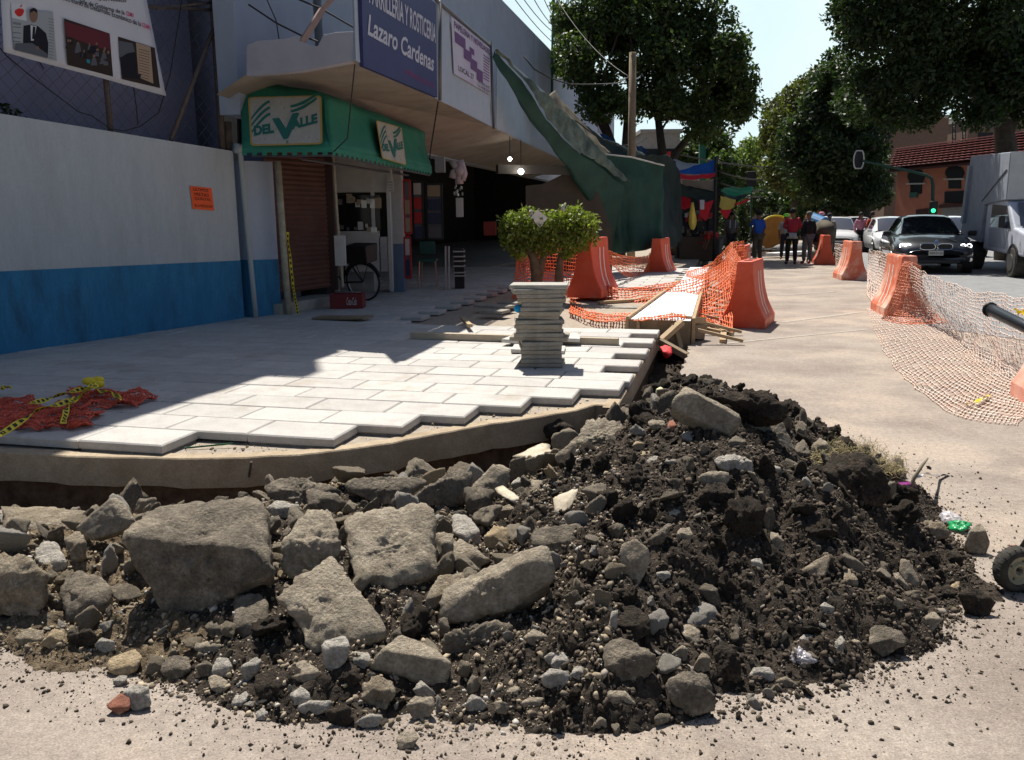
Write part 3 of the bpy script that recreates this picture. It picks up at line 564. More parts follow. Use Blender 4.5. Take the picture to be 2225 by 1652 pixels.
rock(6, [(570, 470), (600, 380), (640, 308), (880, 340), (945, 470), (880, 590), (680, 575), (595, 592)], 'gb', 'concrete_slab', 'pebbled grey concrete slab near the end of the kerb', 'slab', lean=50, rough=.016, freq=16, thick=.3, sub=5)
rock(6, [(395, 590), (560, 462), (590, 610), (430, 705)], 'gb', 'concrete_slab', 'thin grey slab on edge behind the plywood leaf', 'slab', lean=25, rough=.006, thick=.25, p=45)
rock(6, [(0, 635), (340, 482), (440, 495), (330, 560), (395, 620), (110, 665)], 'sl', 'plywood_sheet', 'bright pale leaf of broken plywood lying across stones below the kerb end', 'board', lean=84, thick=.03, rough=.002, back=1., up=.10, p=60)
rock(5, [(1285, 210), (1345, 185), (1390, 240), (1455, 262), (1410, 285), (1370, 260)], 'sl', 'board_piece', 'small cream board scrap under the round white stone', 'board', lean=82, thick=.04, rough=.002, back=1., up=.03)
rock(6, [(388, 900), (580, 812), (565, 900), (475, 1050), (400, 1010)], 'sl', 'broken_slab', 'cream flat broken tile facing up in the middle of the dark heap', 'slab', lean=62, thick=.12, rough=.003, back=.95, p=50)
rock(6, [(200, 1140), (300, 1100), (620, 1070), (610, 1180), (585, 1260), (420, 1340), (220, 1260)], 'dk', 'stone_block', 'dark block with a bright thin top edge above the long angular block', 'stone block', lean=25, thick=.3, rough=.010, p=45, ridge=[(420, 1130, .05)])
rock(6, [(140, 940), (230, 920), (430, 930), (400, 1000), (200, 1030)], 'dk', 'rubble_stone', 'flat-topped grey stone left of the cream broken tile', 'stone', lean=60)
rock(6, [(360, 880), (470, 780), (545, 800), (520, 860), (400, 930)], 'cl', 'soil_clod', 'dark clod behind the cream broken tile', 'clod', rough=.03)
rock(6, [(290, 380), (430, 305), (545, 380), (520, 440), (420, 450), (300, 410)], 'cl', 'soil_clod', 'dark clod pair resting against the kerb end', 'clod', rough=.03, freq=13)
rock(6, [(1228, 380), (1245, 335), (1275, 328), (1298, 370), (1270, 415), (1235, 410)], 'rd', 'brick_fragment', 'small orange brick fragment near the crest of the dark heap', 'brick')
rock(6, [(1025, 585), (1050, 552), (1110, 560), (1100, 600), (1050, 622)], 'oc', 'rubble_stone', 'bright orange stone below the crest of the heap', 'stone')
rock(6, [(965, 520), (1000, 478), (1065, 500), (1060, 545), (990, 555)], 'oc', 'rubble_stone', 'brown-orange stone just above the bright orange one', 'stone')
rock(6, [(1060, 640), (1100, 600), (1235, 582), (1210, 620), (1080, 670)], 'wh', 'concrete_slab', 'pale thin slab right of the bright orange stone', 'slab', lean=60, thick=.2)
rock(6, [(1205, 640), (1240, 590), (1290, 580), (1335, 640), (1260, 660)], 'wh', 'rubble_stone', 'white round stone right of the pale thin slab', 'stone')
rock(6, [(1330, 460), (1350, 405), (1440, 415), (1440, 470), (1400, 505)], 'wh', 'rubble_stone', 'pale stone just below the kerb block on the crest', 'stone')
rock(6, [(1085, 340), (1120, 325), (1215, 335), (1225, 375), (1150, 400), (1095, 380)], 'gb', 'rubble_stone', 'grey flat stone at the left of the orange brick fragment', 'stone')
rock(6, [(1560, 610), (1620, 590), (1760, 590), (1870, 640), (1860, 750), (1700, 720), (1600, 670)], 'wh', 'rubble_stone', 'white layered boulder high on the right half of the heap', 'stone', rough=.02, sub=5)
rock(6, [(1870, 640), (1960, 620), (2100, 700), (2085, 745), (1960, 740), (1880, 710)], 'wh', 'rubble_stone', 'pale boulder touching the white layered one on its right', 'stone', rough=.02)
rock(6, [(1430, 740), (1560, 700), (1690, 710), (1690, 790), (1450, 825)], 'gb', 'rubble_stone', 'grey-brown flat stone left below the white layered boulder', 'stone', lean=60)
rock(6, [(1440, 940), (1520, 820), (1640, 790), (1730, 890), (1700, 990), (1500, 1000)], 'cl', 'soil_clod', 'largest dark clod in the upper middle of the heap', 'clod', rough=.035, freq=12, sub=5)
rock(6, [(700, 860), (760, 830), (870, 850), (890, 960), (740, 985)], 'cl', 'soil_clod', 'dark clod right of the cream broken tile', 'clod', rough=.035, freq=13)
rock(6, [(1095, 830), (1180, 762), (1255, 790), (1230, 820), (1120, 835)], 'wh', 'concrete_slab', 'light grey thin wedge in the upper middle of the heap', 'slab', lean=60, thick=.15)
rock(6, [(875, 1300), (900, 1240), (1000, 1200), (1090, 1270), (1110, 1380), (1020, 1555), (900, 1470)], 'gb', 'stone_slab', 'tall oval slab standing on end, half dark half tan, in the heap centre', 'slab', lean=25, rough=.005, thick=.3, sub=5)
rock(6, [(1085, 1210), (1230, 1090), (1270, 1100), (1180, 1230), (1090, 1250)], 'dk', 'rubble_stone', 'dark rough stone above right of the tall oval slab', 'stone', rough=.025)
rock(6, [(1290, 1170), (1320, 1120), (1400, 1110), (1420, 1180), (1380, 1260), (1310, 1220)], 'gb', 'rubble_stone', 'smooth oval grey stone in shade right of the tall oval slab', 'stone')
rock(6, [(1365, 1260), (1420, 1205), (1500, 1230), (1490, 1310), (1400, 1310)], 'cl', 'soil_clod', 'round dark clod below the smooth oval grey stone', 'clod', rough=.035)
rock(6, [(1225, 990), (1270, 975), (1335, 1000), (1310, 1040), (1240, 1040)], 'wh', 'rubble_stone', 'pale chipped stone in the heap centre', 'stone')
rock(6, [(1135, 1450), (1240, 1430), (1270, 1470), (1200, 1520), (1140, 1500)], 'wh', 'rubble_stone', 'pale stones right of the foot of the tall oval slab', 'stone')
rock(6, [(1830, 1360), (1890, 1340), (1940, 1390), (1940, 1440), (1880, 1450)], 'wh', 'rubble_stone', 'pale round stone on the right slope above the triangular one', 'stone')
rock(6, [(1980, 1150), (2040, 1160), (2090, 1230), (2080, 1300), (2020, 1280), (1985, 1210)], 'gb', 'rubble_stone', 'smooth grey oval stone on the right slope', 'stone')
# ---- front of the heap
rock(7, [(470, 600), (495, 510), (700, 640), (722, 750), (600, 815), (480, 705)], 'cl', 'rubble_stone', 'dark wedge boulder leaning over the front foot of the heap', 'stone', rough=.018, sub=5, ridge=[(690, 650, .1), (560, 680, .2)])
rock(7, [(370, 870), (430, 780), (530, 780), (750, 890), (745, 1010), (640, 1140), (450, 1110), (370, 1000)], 'dk', 'rubble_stone', 'largest dark boulder at the front foot of the heap', 'stone', rough=.014, freq=14, sub=5, ridge=[(550, 930, .18), (620, 1060, .15)])
rock(7, [(820, 1090), (930, 1020), (1110, 1040), (1180, 1230), (1180, 1300), (1000, 1345), (850, 1250)], 'dk', 'rubble_stone', 'grey-brown boulder undercut with shadow at the very front of the heap', 'stone', rough=.016, sub=5, up=.03)
rock(7, [(1150, 850), (1210, 800), (1290, 870), (1360, 950), (1340, 1080), (1180, 1115)], 'cl', 'soil_clod', 'large dark clod right of the front boulders', 'clod', rough=.028, sub=5)
rock(7, [(1390, 1060), (1430, 1000), (1550, 990), (1585, 1050), (1570, 1112), (1400, 1112)], 'wh', 'rubble_stone', 'rounded pale loaf-shaped stone at the front foot of the heap', 'stone', rough=.012)
rock(7, [(1580, 1085), (1660, 1062), (1760, 1130), (1700, 1152), (1600, 1130)], 'tn', 'rubble_stone', 'flat tan stone right of the loaf-shaped stone', 'stone', lean=60)
rock(7, [(380, 1200), (420, 1158), (530, 1162), (625, 1270), (590, 1312), (480, 1310)], 'gb', 'rubble_stone', 'smooth oval grey stone in front of the largest dark boulder', 'stone', lean=55, rough=.008)
rock(7, [(308, 1400), (345, 1340), (400, 1370), (402, 1425), (330, 1432)], 'gb', 'rubble_stone', 'small grey-brown stone in front of the oval grey one', 'stone')
rock(7, [(1730, 330), (1960, 190), (1980, 225), (1930, 392), (1850, 370)], 'tn', 'stone_slab', 'triangular tan stone slab on the right slope of the heap', 'slab', lean=45, rough=.005, thick=.25, p=45)
rock(7, [(890, 720), (970, 695), (1060, 740), (1060, 835), (990, 852)], 'gb', 'rubble_stone', 'grey stone in the front centre of the heap', 'stone')
rock(7, [(840, 905), (930, 832), (980, 860), (970, 962), (890, 960)], 'gb', 'rubble_stone', 'grey-brown stone above the small standing wedge', 'stone', rough=.02)
rock(7, [(1000, 1010), (1070, 878), (1135, 930), (1120, 1020), (1050, 1040)], 'tn', 'rubble_stone', 'small standing wedge with a bright left face at the front', 'stone')
rock(7, [(40, 770), (150, 712), (245, 750), (240, 860), (130, 895)], 'cl', 'soil_clod', 'dark lumpy clod behind the white boulders at the front middle', 'clod', rough=.035)
rock(7, [(395, 790), (430, 600), (480, 590), (472, 720), (430, 800)], 'wh', 'rubble_stone', 'pale narrow stone beside the dark wedge boulder', 'stone')
rock(7, [(135, 1060), (180, 990), (270, 990), (285, 1060), (200, 1095)], 'wh', 'rubble_stone', 'pale round stone left of the largest dark boulder', 'stone')
rock(7, [(270, 960), (300, 925), (370, 940), (375, 1000), (300, 990)], 'wh', 'rubble_stone', 'pale square stone touching the left of the largest dark boulder', 'stone')
rock(7, [(270, 1080), (320, 1035), (380, 1060), (370, 1120), (300, 1130)], 'wh', 'rubble_stone', 'cream stone below the pale square one', 'stone')
rock(7, [(0, 990), (30, 890), (100, 890), (135, 960), (130, 1000), (40, 1020)], 'wh', 'rubble_stone', 'pale stone with a tan cap at the front middle', 'stone')
rock(7, [(1745, 800), (1790, 765), (1860, 770), (1830, 820), (1780, 840)], 'wh', 'rubble_stone', 'small white pointed stone above the plastic bag', 'stone')
rock(7, [(1400, 240), (1480, 232), (1505, 290), (1490, 335), (1430, 330)], 'wh', 'rubble_stone', 'pale stone left of the triangular tan slab', 'stone')
# ---- right side
rock(8, [(1285, 720), (1310, 640), (1380, 580), (1425, 640), (1450, 705), (1420, 782), (1310, 766)], 'gb', 'rubble_stone', 'pyramid-shaped grey stone standing alone on the road at the right', 'stone', lean=15, rough=.006, ridge=[(1375, 590, .05), (1345, 765, .22)], p=45, sub=5)
rock(8, [(898, 880), (905, 800), (960, 810), (1030, 960), (1005, 982), (930, 950)], 'gb', 'stone_slab', 'smooth grey egg-shaped slab standing on the right slope', 'slab', lean=35, rough=.006)
rock(8, [(855, 890), (890, 878), (958, 970), (955, 1008), (880, 930)], 'gb', 'rubble_stone', 'narrow grey stone leaning by the egg-shaped slab', 'stone')
rock(8, [(708, 1320), (720, 1200), (810, 1200), (940, 1240), (945, 1320), (800, 1400)], 'dk', 'stone_block', 'squarish dark boulder at the right front foot of the heap', 'stone', rough=.010, ridge=[(800, 1230, .12), (860, 1290, .2)], sub=5)
rock(8, [(505, 1370), (500, 1310), (550, 1258), (575, 1290), (562, 1382)], 'wh', 'rubble_stone', 'pale upright stone left of the squarish dark boulder', 'stone')
rock(8, [(575, 1300), (630, 1285), (670, 1300), (650, 1350), (590, 1340)], 'gb', 'rubble_stone', 'grey stone between the pale upright one and the dark boulder', 'stone')
rock(8, [(365, 180), (375, 120), (420, 70), (480, 110), (475, 160), (420, 200)], 'gb', 'rubble_stone', 'pitted grey-brown stone beside the pale brick at the back right', 'stone', pit=.02)
rock(8, [(485, 112), (490, 92), (560, 96), (592, 112), (585, 134), (500, 122)], 'oc', 'brick_fragment', 'pale yellow brick at the back right of the heap', 'brick', lean=40, rough=.004, p=45)
rock(8, [(800, 230), (905, 180), (952, 290), (935, 325), (850, 300)], 'tn', 'rubble_stone', 'tan-sided rough stone behind the turf clod at the far right', 'stone', lean=30, rough=.02)
rock(8, [(1010, 1175), (1110, 1108), (1160, 1170), (1100, 1245), (1030, 1230)], 'gb', 'rubble_stone', 'grey lump at the right foot of the heap', 'stone')
rock(8, [(548, 870), (600, 858), (652, 930), (650, 978), (570, 955)], 'tn', 'rubble_stone', 'brown oval stone right of the triangular tan slab', 'stone')
rock(8, [(1200, 972), (1225, 945), (1262, 935), (1262, 992), (1215, 1000)], 'oc', 'rubble_stone', 'small cream stone on a clod at the far right', 'stone')
rock(8, [(415, 1080), (450, 1060), (515, 1100), (500, 1150), (440, 1130)], 'wh', 'rubble_stone', 'pale stone on the lower right slope', 'stone')
rock(8, [(430, 260), (500, 150), (640, 150), (780, 250), (850, 330), (830, 480), (700, 500), (480, 330)], 'cl', 'turf_clod', 'big dark clod of turf with dry grass at the back right of the heap', 'turf clod', lean=35, rough=.03, freq=10, sub=5)
rock(8, [(880, 560), (1000, 530), (1180, 580), (1240, 660), (1110, 692), (960, 640)], 'tn', 'soil_clod', 'brown ledge of crusted soil at the right edge of the heap', 'clod', lean=55, rough=.025)
rock(8, [(1070, 760), (1180, 732), (1300, 780), (1285, 862), (1140, 862)], 'cl', 'soil_clod', 'flat crusty clod below the pyramid-shaped stone', 'clod', lean=45, rough=.03)
rock(8, [(1050, 990), (1200, 960), (1255, 1020), (1120, 1045)], 'cl', 'soil_clod', 'low clod carrying the small cream stone', 'clod', lean=55, rough=.03)
rock(8, [(1250, 1010), (1400, 985), (1475, 1060), (1440, 1152), (1290, 1135)], 'cl', 'soil_clod', 'dark clod touching the cart wheel', 'clod', lean=55, rough=.03)
rock(8, [(1530, 770), (1545, 715), (1600, 715), (1646, 740), (1646, 790), (1560, 800)], 'rd', 'rubble_stone', 'reddish-brown stone above the cart wheel', 'stone', lean=40, rough=.025)
rock(8, [(600, 700), (640, 600), (740, 640), (890, 720), (880, 790), (760, 780)], 'cl', 'soil_clod', 'long crusty clod below the turf clod', 'clod', lean=40, rough=.03)
rock(8, [(700, 1060), (820, 1010), (950, 1060), (930, 1110), (760, 1120)], 'tn', 'soil_clod', 'brown streaked clod on the lower right slope', 'clod', lean=45, rough=.03)
# ---------------------------------------------------------------- many smaller stones, individually placed copies
PROTO = {}
def proto_mesh(kind, k):
    key = (kind, k)
    if key not in PROTO:
        rg = np.random.default_rng(hash(kind) % 1000 + k * 17 if False else sum(map(ord, kind)) + k * 17); n = 9 if kind != 'cl' else 14
        P = rg.normal(size=(n, 3)); P /= np.linalg.norm(P, axis=1)[:, None]; P *= rg.uniform(.75, 1.1, (n, 1)) * ([1.2, .9, .5] if k % 2 else [1.1, .95, .8])
        V, F = rockshape(P, 4, 80 if kind != 'cl' else 16, .035 if kind != 'cl' else .15, 2.8 if kind != 'cl' else 2.6, seed=k, chips=8, chip=.2)
        PROTO[key] = rawmesh(kind + '_stone', V - V.mean(0), F, RM[kind], smooth=True)
    return PROTO[key]
def scatter(n, region, sizes, kinds, rng, sink=.25, avoid=True, ymax=None):
    out = []; xs = [p[0] for p in region]; ys = [p[1] for p in region]; tries = 0
    while len(out) < n and tries < n * 60:
        tries += 1; x = rng.uniform(min(xs), max(xs)); y = rng.uniform(min(ys), max(ys))
        if poly_sd(np.array([x]), np.array([y]), region)[0] < 0: continue
        s = sizes[0] * (sizes[1] / sizes[0]) ** (rng.random() ** 2.0)
        if avoid and any((x - a) ** 2 + (y - b) ** 2 < (r * .62 + s * .5) ** 2 for a, b, r in ROCKXY): continue
        if avoid: ROCKXY.append((x, y, s * .9))
        h = max(float(mound(np.array([x]), np.array([y]), True)[0]), 0.)
        if h < .01 and y > 4.5 and x < 1: continue
        if s > .055 and y > 5.6 and x < .9: continue
        out.append((x, y, h + s * (.5 - sink) * .8, s, rng.choice(list(kinds), p=np.array(list(kinds.values())) / sum(kinds.values()))))
    return out
LAB = {'cl': ('soil_clod', 'clod', 'fist-sized dark clod of soil'), 'dk': ('rubble_stone', 'stone', 'fist-sized dark basalt stone'), 'gb': ('rubble_stone', 'stone', 'fist-sized grey-brown concrete stone'), 'wh': ('rubble_stone', 'stone', 'fist-sized pale grey stone'), 'tn': ('rubble_stone', 'stone', 'fist-sized dusty tan stone'), 'oc': ('rubble_stone', 'stone', 'fist-sized ochre stone'), 'rd': ('rubble_stone', 'stone', 'fist-sized reddish stone')}
rs = np.random.default_rng(21)
zones = [('crowding the front of the left rubble', scatter(60, [(-2.4, 3.1), (-1.9, 3.02), (-.95, 2.68), (0, 2.6), (.5, 2.9), (.4, 3.5), (-.8, 3.6), (-2.4, 3.5)], (.045, .11), {'wh': 2, 'gb': 4, 'tn': 2, 'cl': 2, 'dk': 2}, rs, sink=.05)),
 ('packed between the large blocks at the left', scatter(125, [(-2.9, 3.25), (-1.9, 3.15), (-.8, 3.1), (-.1, 3.0), (.45, 4.7), (-.6, 4.75), (-2, 4.35), (-2.9, 4.35)], (.07, .17), {'tn': 2, 'gb': 4.5, 'dk': 3, 'wh': 1, 'oc': .5}, rs, sink=.0)),
 ('half buried in the dark heap', scatter(90, [(.1, 3.1), (1.1, 2.95), (1.85, 3.6), (2.1, 4.6), (2.0, 5.4), (1.5, 6.0), (.8, 5.9), (.2, 5)], (.055, .15), {'cl': 5.5, 'dk': 2, 'gb': 2, 'wh': .6}, rs)),
 ('on the dark heap', scatter(270, [(-.2, 3.2), (.2, 2.75), (1.1, 2.85), (1.9, 3.5), (2.2, 4.6), (2.1, 5.4), (1.5, 6.2), (.8, 5.9), (.1, 5), (-.1, 4)], (.025, .105), {'cl': 5, 'dk': 2, 'gb': 3, 'wh': 1.6, 'tn': .5}, rs)),
 ('along the front foot of the rubble', scatter(110, [(-1.9, 3.1), (-1.0, 2.6), (0, 2.42), (.7, 2.45), (1.3, 2.7), (1.2, 3.0), (.2, 2.9), (-.6, 3.1), (-1.9, 3.5)], (.016, .055), {'cl': 3, 'gb': 3, 'wh': 3.5, 'dk': 1, 'tn': 1}, rs)),
 ('among the blocks of the left rubble', scatter(170, [(-3, 3.1), (-1.9, 3.0), (-.8, 3.2), (0, 3.6), (.3, 4.9), (-.8, 4.7), (-2, 4.3), (-3, 4.3)], (.025, .09), {'tn': 4, 'gb': 4, 'wh': 2, 'oc': 1.5, 'dk': 2, 'cl': .5, 'rd': .2}, rs)),
 ('scattered on the bare road beside the heap', scatter(30, [(1.9, 3.0), (2.6, 4.0), (3.0, 5.2), (2.4, 6.3), (2.3, 5.0), (2.0, 3.6)], (.010, .03), {'cl': 4, 'gb': 2}, rs, avoid=False))]
for zn, L in zones:
    for (x, y, z, s, kd) in L:
        nm, cat, lb = LAB[kd]; nm = {'tn': 'tan_stone', 'gb': 'concrete_chunk', 'wh': 'pale_stone', 'dk': 'basalt_stone', 'oc': 'ochre_stone'}.get(kd, nm); cat = {'gb': 'concrete chunk'}.get(kd, cat); o = bpy.data.objects.new(nm, proto_mesh(kd, int(rs.integers(6)))); COL.objects.link(o)
        o.location = (x, y, z); o.rotation_euler = tuple(rs.uniform(0, 6.28, 3)); o.scale = (s, s * rs.uniform(.75, 1), s * rs.uniform(.6, .95))
        tag(o, lb + ' ' + zn, cat, lb.replace('fist-sized ', '') + 's ' + zn)
# ---------------------------------------------------------------- fine debris nobody could count
def soup(name, n, pos, sizes, m, label=None, cat=None):
    b, f = ico(1); b = b * 1.; n = len(pos); k = len(b); S = sizes[:, None, None] * RNG.uniform(.35, 1.35, (n, 1, 3)); V = b[None] * (1 + .34 * RNG.standard_normal((n, k, 1)).clip(-1.5, 1.5)) * S
    a = RNG.uniform(0, 6.28, n); ca, sa = np.cos(a)[:, None], np.sin(a)[:, None]; X = V[..., 0] * ca - V[..., 1] * sa; Yv = V[..., 0] * sa + V[..., 1] * ca
    t = RNG.uniform(-.8, .8, n); ct, st = np.cos(t)[:, None], np.sin(t)[:, None]; Z = V[..., 2] * ct - X * st; X = V[..., 2] * st + X * ct
    V = np.stack([X, Yv, Z], -1) + pos[:, None]; F = (f[None] + (np.arange(n) * k)[:, None, None]).reshape(-1, 3)
    o = obj(name, V.reshape(-1, 3), F, m, smooth=False); tag(o, label, cat, kind='stuff'); return o
def fine(n, region, smin, smax, pw=3., fall=None, rng=RNG):
    xs = [p[0] for p in region]; ys = [p[1] for p in region]; P = np.stack([rng.uniform(min(xs), max(xs), n * 3), rng.uniform(min(ys), max(ys), n * 3)], 1); sdv = poly_sd(P[:, 0], P[:, 1], region)
    k = sdv > 0
    if fall: k &= rng.random(len(P)) < np.clip((fall - sdv) / fall, 0, 1) ** 1.5 if fall > 0 else k
    P = P[k][:n]; s = smin * (smax / smin) ** (rng.random(len(P)) ** pw); h = np.maximum(mound(P[:, 0], P[:, 1], True), 0.)
    return np.concatenate([P, (h + s * .25)[:, None]], 1), s
m_grit = mat('fine_soil_crumbs', (.062, .047, .035), (.105, .083, .062), 12, .97, island=.6, island_hue=((.33, .29, .24), .955))
m_grit2 = mat('fine_tan_crumbs', (.22, .175, .12), (.34, .28, .2), 12, .97, island=.45, island_hue=((.45, .42, .38), .86))
P, s = fine(60000, PM, .0025, .015, 2.6); soup('soil_crumbs', 0, P, s, m_grit, 'loose crumbs of dark soil over the heap', 'soil crumbs')
P, s = fine(32000, PL2, .0025, .014, 2.6); soup('gravel_crumbs', 0, P, s, m_grit2, 'fine tan gravel between the left rubble stones', 'gravel')
ring = [(-4, 2.6), (-1.6, 2.55), (-.9, 2.25), (.2, 2.1), (1.3, 2.3), (2.2, 2.9), (2.9, 4), (3.1, 5.5), (2.4, 7.2), (1.5, 7.6), (1.2, 7.1), (2.2, 5.5), (2.3, 4.5), (1.9, 3.3), (1.2, 2.7), (0, 2.4), (-.8, 2.6), (-2, 3.1), (-4, 3.1)]
P, s = fine(60000, ring, .0018, .009, 2.6)
dd = -np.maximum(poly_sd(P[:, 0], P[:, 1], PM), poly_sd(P[:, 0], P[:, 1], PL2)); kk = RNG.random(len(P)) < np.exp(-dd / .12) * .9 + .012; P = P[kk]; s = s[kk]
soup('road_grit', 0, P, s, m_grit, 'fine dark grit strewn on the road round the heap', 'grit')
P, s = fine(2600, [(-3.5, 4.6), (-.6, 4.9), (1, 6.2), (2.6, 9.5), (2.9, 12), (2.4, 12), (1.4, 8), (.8, 7), (-.5, 5.6), (-3.5, 5.2)], .01, .05, 3.); P[:, 2] -= .24; soup('trench_crumbs', 0, P, s, m_grit, 'loose soil lumps in the trench', 'soil crumbs')
P, s = fine(700, [(-3.2, 5.2), (-1.5, 5.2), (.4, 6.4), (.9, 7), (.6, 6.9), (-.2, 6.2), (-1.2, 5.7), (-3.2, 5.6)], .003, .016, 3.); P[:, 2] += .15; soup('kerb_grit', 0, P, s, m_grit2, 'mortar grit between the pavers and the kerb', 'grit')
# ================================================================ left wall, fence, buildings
m_wallw = mat('grey_white_painted_wall', (.43, .47, .49), (.47, .51, .53), 2.5, .9, .25, 60, c3=(.38, .41, .42), s3=1.3, t3=.52, w3=.25, speck=.06, sps=60, stretch=(1.6, 1.6, .4))
m_wallb = mat('blue_painted_dado', (.03, .17, .33), (.045, .22, .40), 3, .85, .25, 60, c3=(.035, .11, .19), s3=2.2, t3=.53, w3=.2, speck=.1, sps=50, stretch=(1.6, 1.6, .5))
m_lav = mat('lavender_render', (.30, .32, .47), (.34, .36, .52), 2, .9, .2, 40, c3=(.26, .28, .40), s3=.8, t3=.55, w3=.3)
m_blue = mat('pale_blue_render', (.36, .43, .53), (.40, .47, .57), 2.4, .9, .2, 40, c3=(.30, .36, .44), s3=1, t3=.56, w3=.3)
m_conc = mat('weathered_concrete', (.30, .28, .25), (.38, .355, .32), 5, .92, .4, 40, c3=(.20, .19, .17), s3=2, t3=.56, w3=.2)
m_steel = mat('rusty_fence_steel', (.10, .085, .075), (.16, .12, .10), 12, .7, .3, 80, metal=.3)
m_wire = mat('galvanised_wire', (.13, .13, .14), rough=.5, metal=.6)
m_cable = mat('black_cable', (.02, .02, .022), rough=.6)
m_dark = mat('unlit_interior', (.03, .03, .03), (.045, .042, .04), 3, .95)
m_pvc = mat('pale_drain_pipe', (.38, .42, .42), rough=.6)
W0 = G(0, 775, .20); W1 = G(545, 693, .20); WD = (W1 - W0)[:2] / np.linalg.norm((W1 - W0)[:2]); WN = np.array([-WD[1], WD[0]])   # WN points away from camera side (left/back)
def wallpt(u, v): return PL(u, v, W0, WD)
wall = thing('boundary_wall', 'pale grey wall with a bright blue painted base at the far left', 'wall', W0)
def vwall(mb, a, b, z0a, z0b, z1a, z1b, th, m=0):   # wall with sloping levels, thickness away along left normal
    a = np.array(a[:2], float); b = np.array(b[:2], float); d = (b - a) / np.linalg.norm(b - a); n = np.array([-d[1], d[0]]) * th
    V = [(*a, z0a), (*b, z0b), (*(b + n), z0b), (*(a + n), z0a), (*a, z1a), (*b, z1b), (*(b + n), z1b), (*(a + n), z1a)]
    mb.add(V, [(0, 1, 5, 4), (1, 2, 6, 5), (2, 3, 7, 6), (3, 0, 4, 7), (4, 5, 6, 7), (3, 2, 1, 0)], m)
tl = wallpt(0, 245); tr = wallpt(522, 330); s0 = wallpt(0, 590); s1 = wallpt(522, 566); LW = -7.
def along(P, Q, k):  # extend line PQ by k metres before P
    d = (np.array(Q) - np.array(P)); d /= np.linalg.norm(d[:2]); return np.array(P) - d * k
tl0 = along(tl, tr, 7); s00 = along(s0, s1, 7); mb = MB(); vwall(mb, s00, s1, s00[2], s1[2], tl0[2], tr[2], .18); mb.build('upper_wall', m_wallw, wall)
a = np.array([*s00[:2]]) - WN * .004; b = np.array([*s1[:2]]) - WN * .004; mb = MB(); vwall(mb, a, b, -.1, -.1, s00[2], s1[2], .184); mb.build('blue_dado', m_wallb, wall)
# pillar between wall end and shutter
pil = thing('wall_pillar', 'pale blue pillar with a blue base between wall and roller shutter', 'pillar', wallpt(555, 690))
p1 = wallpt(524, 350); p2 = wallpt(586, 352); ps = wallpt(586, 564); q1 = wallpt(524, 566)
mb = MB(); vwall(mb, p1 - [*WN * .05, 0], p2 - [*WN * .05, 0], q1[2], ps[2], p1[2], p2[2], .3); mb.build('shaft', m_blue, pil)
mb = MB(); vwall(mb, p1 - [*WN * .055, 0], p2 - [*WN * .055, 0], -.05, -.05, q1[2], ps[2], .305); mb.build('blue_base', m_wallb, pil)
# drain pipe in front of the pillar
def wp(u, v, off=0.): return wallpt(u, v) - np.array([WN[0] * off, WN[1] * off, 0])
dp = thing('drain_pipe', 'slim pale drain pipe running down the end of the boundary wall', 'pipe', wp(547, 690, .08))
MB().tube([wp(508, 326, .06), wp(513, 335, .08), wp(528, 500, .08), wp(540, 620, .08), wp(547, 693, .08)], .038, 8).build('pipe', m_pvc, dp, smooth=True)
MB().tube([wp(504, 322, .04), wp(520, 325, .08)], .07, 8).build('collar', m_pvc, dp, smooth=True)
# grey cast pole at the shutter edge + yellow tape on it
gp = thing('canopy_post', 'dirty cream iron post at the left edge of the brown shutter', 'post', wp(600, 690, .25))
MB().tube([wp(574, 352, .25), wp(585, 500, .25), wp(592, 600, .25), wp(601, 690, .25)], .05, 8).build('shaft', mat('cream_iron', (.42, .40, .31), (.3, .26, .19), 8, .7, .3), gp, smooth=True)
m_tape = mat('yellow_warning_tape', (.75, .58, .04), rough=.45)
m_blk = mat('black_print', (.015, .015, .015), rough=.6)
def tape(name, label, pts, w=.07, marks=True, parent=None, tw=0.3, group=None):
    P = np.array(pts, float); k = len(P); t = np.linspace(0, 1, k); tt = np.linspace(0, 1, 40); Q = np.stack([np.interp(tt, t, P[:, i]) for i in range(3)], 1)
    Q += .012 * np.stack([noise(Q * 5 + i * 9) for i in range(3)], 1); T = np.gradient(Q, axis=0); T /= np.linalg.norm(T, axis=1)[:, None]; mb = MB(); V = []
    for i in range(40):
        a = tw * math.sin(i * .35) * 3; x = np.cross(T[i], [math.sin(a), .3, math.cos(a)]); x /= np.linalg.norm(x); V.append([Q[i] - x * w / 2, Q[i] + x * w / 2])
    mb.grid(np.array(V), .0012); V = np.array(V)
    if marks:
        for i in range(1, 38, 2):
            c0, c1 = V[i, 0] * .78 + V[i, 1] * .22, V[i, 0] * .22 + V[i, 1] * .78; d0, d1 = V[i + 1, 0] * .78 + V[i + 1, 1] * .22, V[i + 1, 0] * .22 + V[i + 1, 1] * .78
            n = np.cross(d0 - c0, c1 - c0); n /= np.linalg.norm(n) + 1e-9
            for s in (.004, -.003): mb.add(np.array([c0, c1, d1, d0]) + n * s, [(0, 1, 2, 3)], 1)
    o = mb.build(name, [m_tape, m_blk], parent)
    if parent is None: tag(o, label, 'tape', group)
    return o
tape('warning_tape', 'yellow precaution tape hanging down beside the iron post', [wp(588, 505, .32), wp(592, 560, .34), wp(598, 620, .34), wp(606, 655, .33), wp(612, 690, .33)], .04, tw=.03)
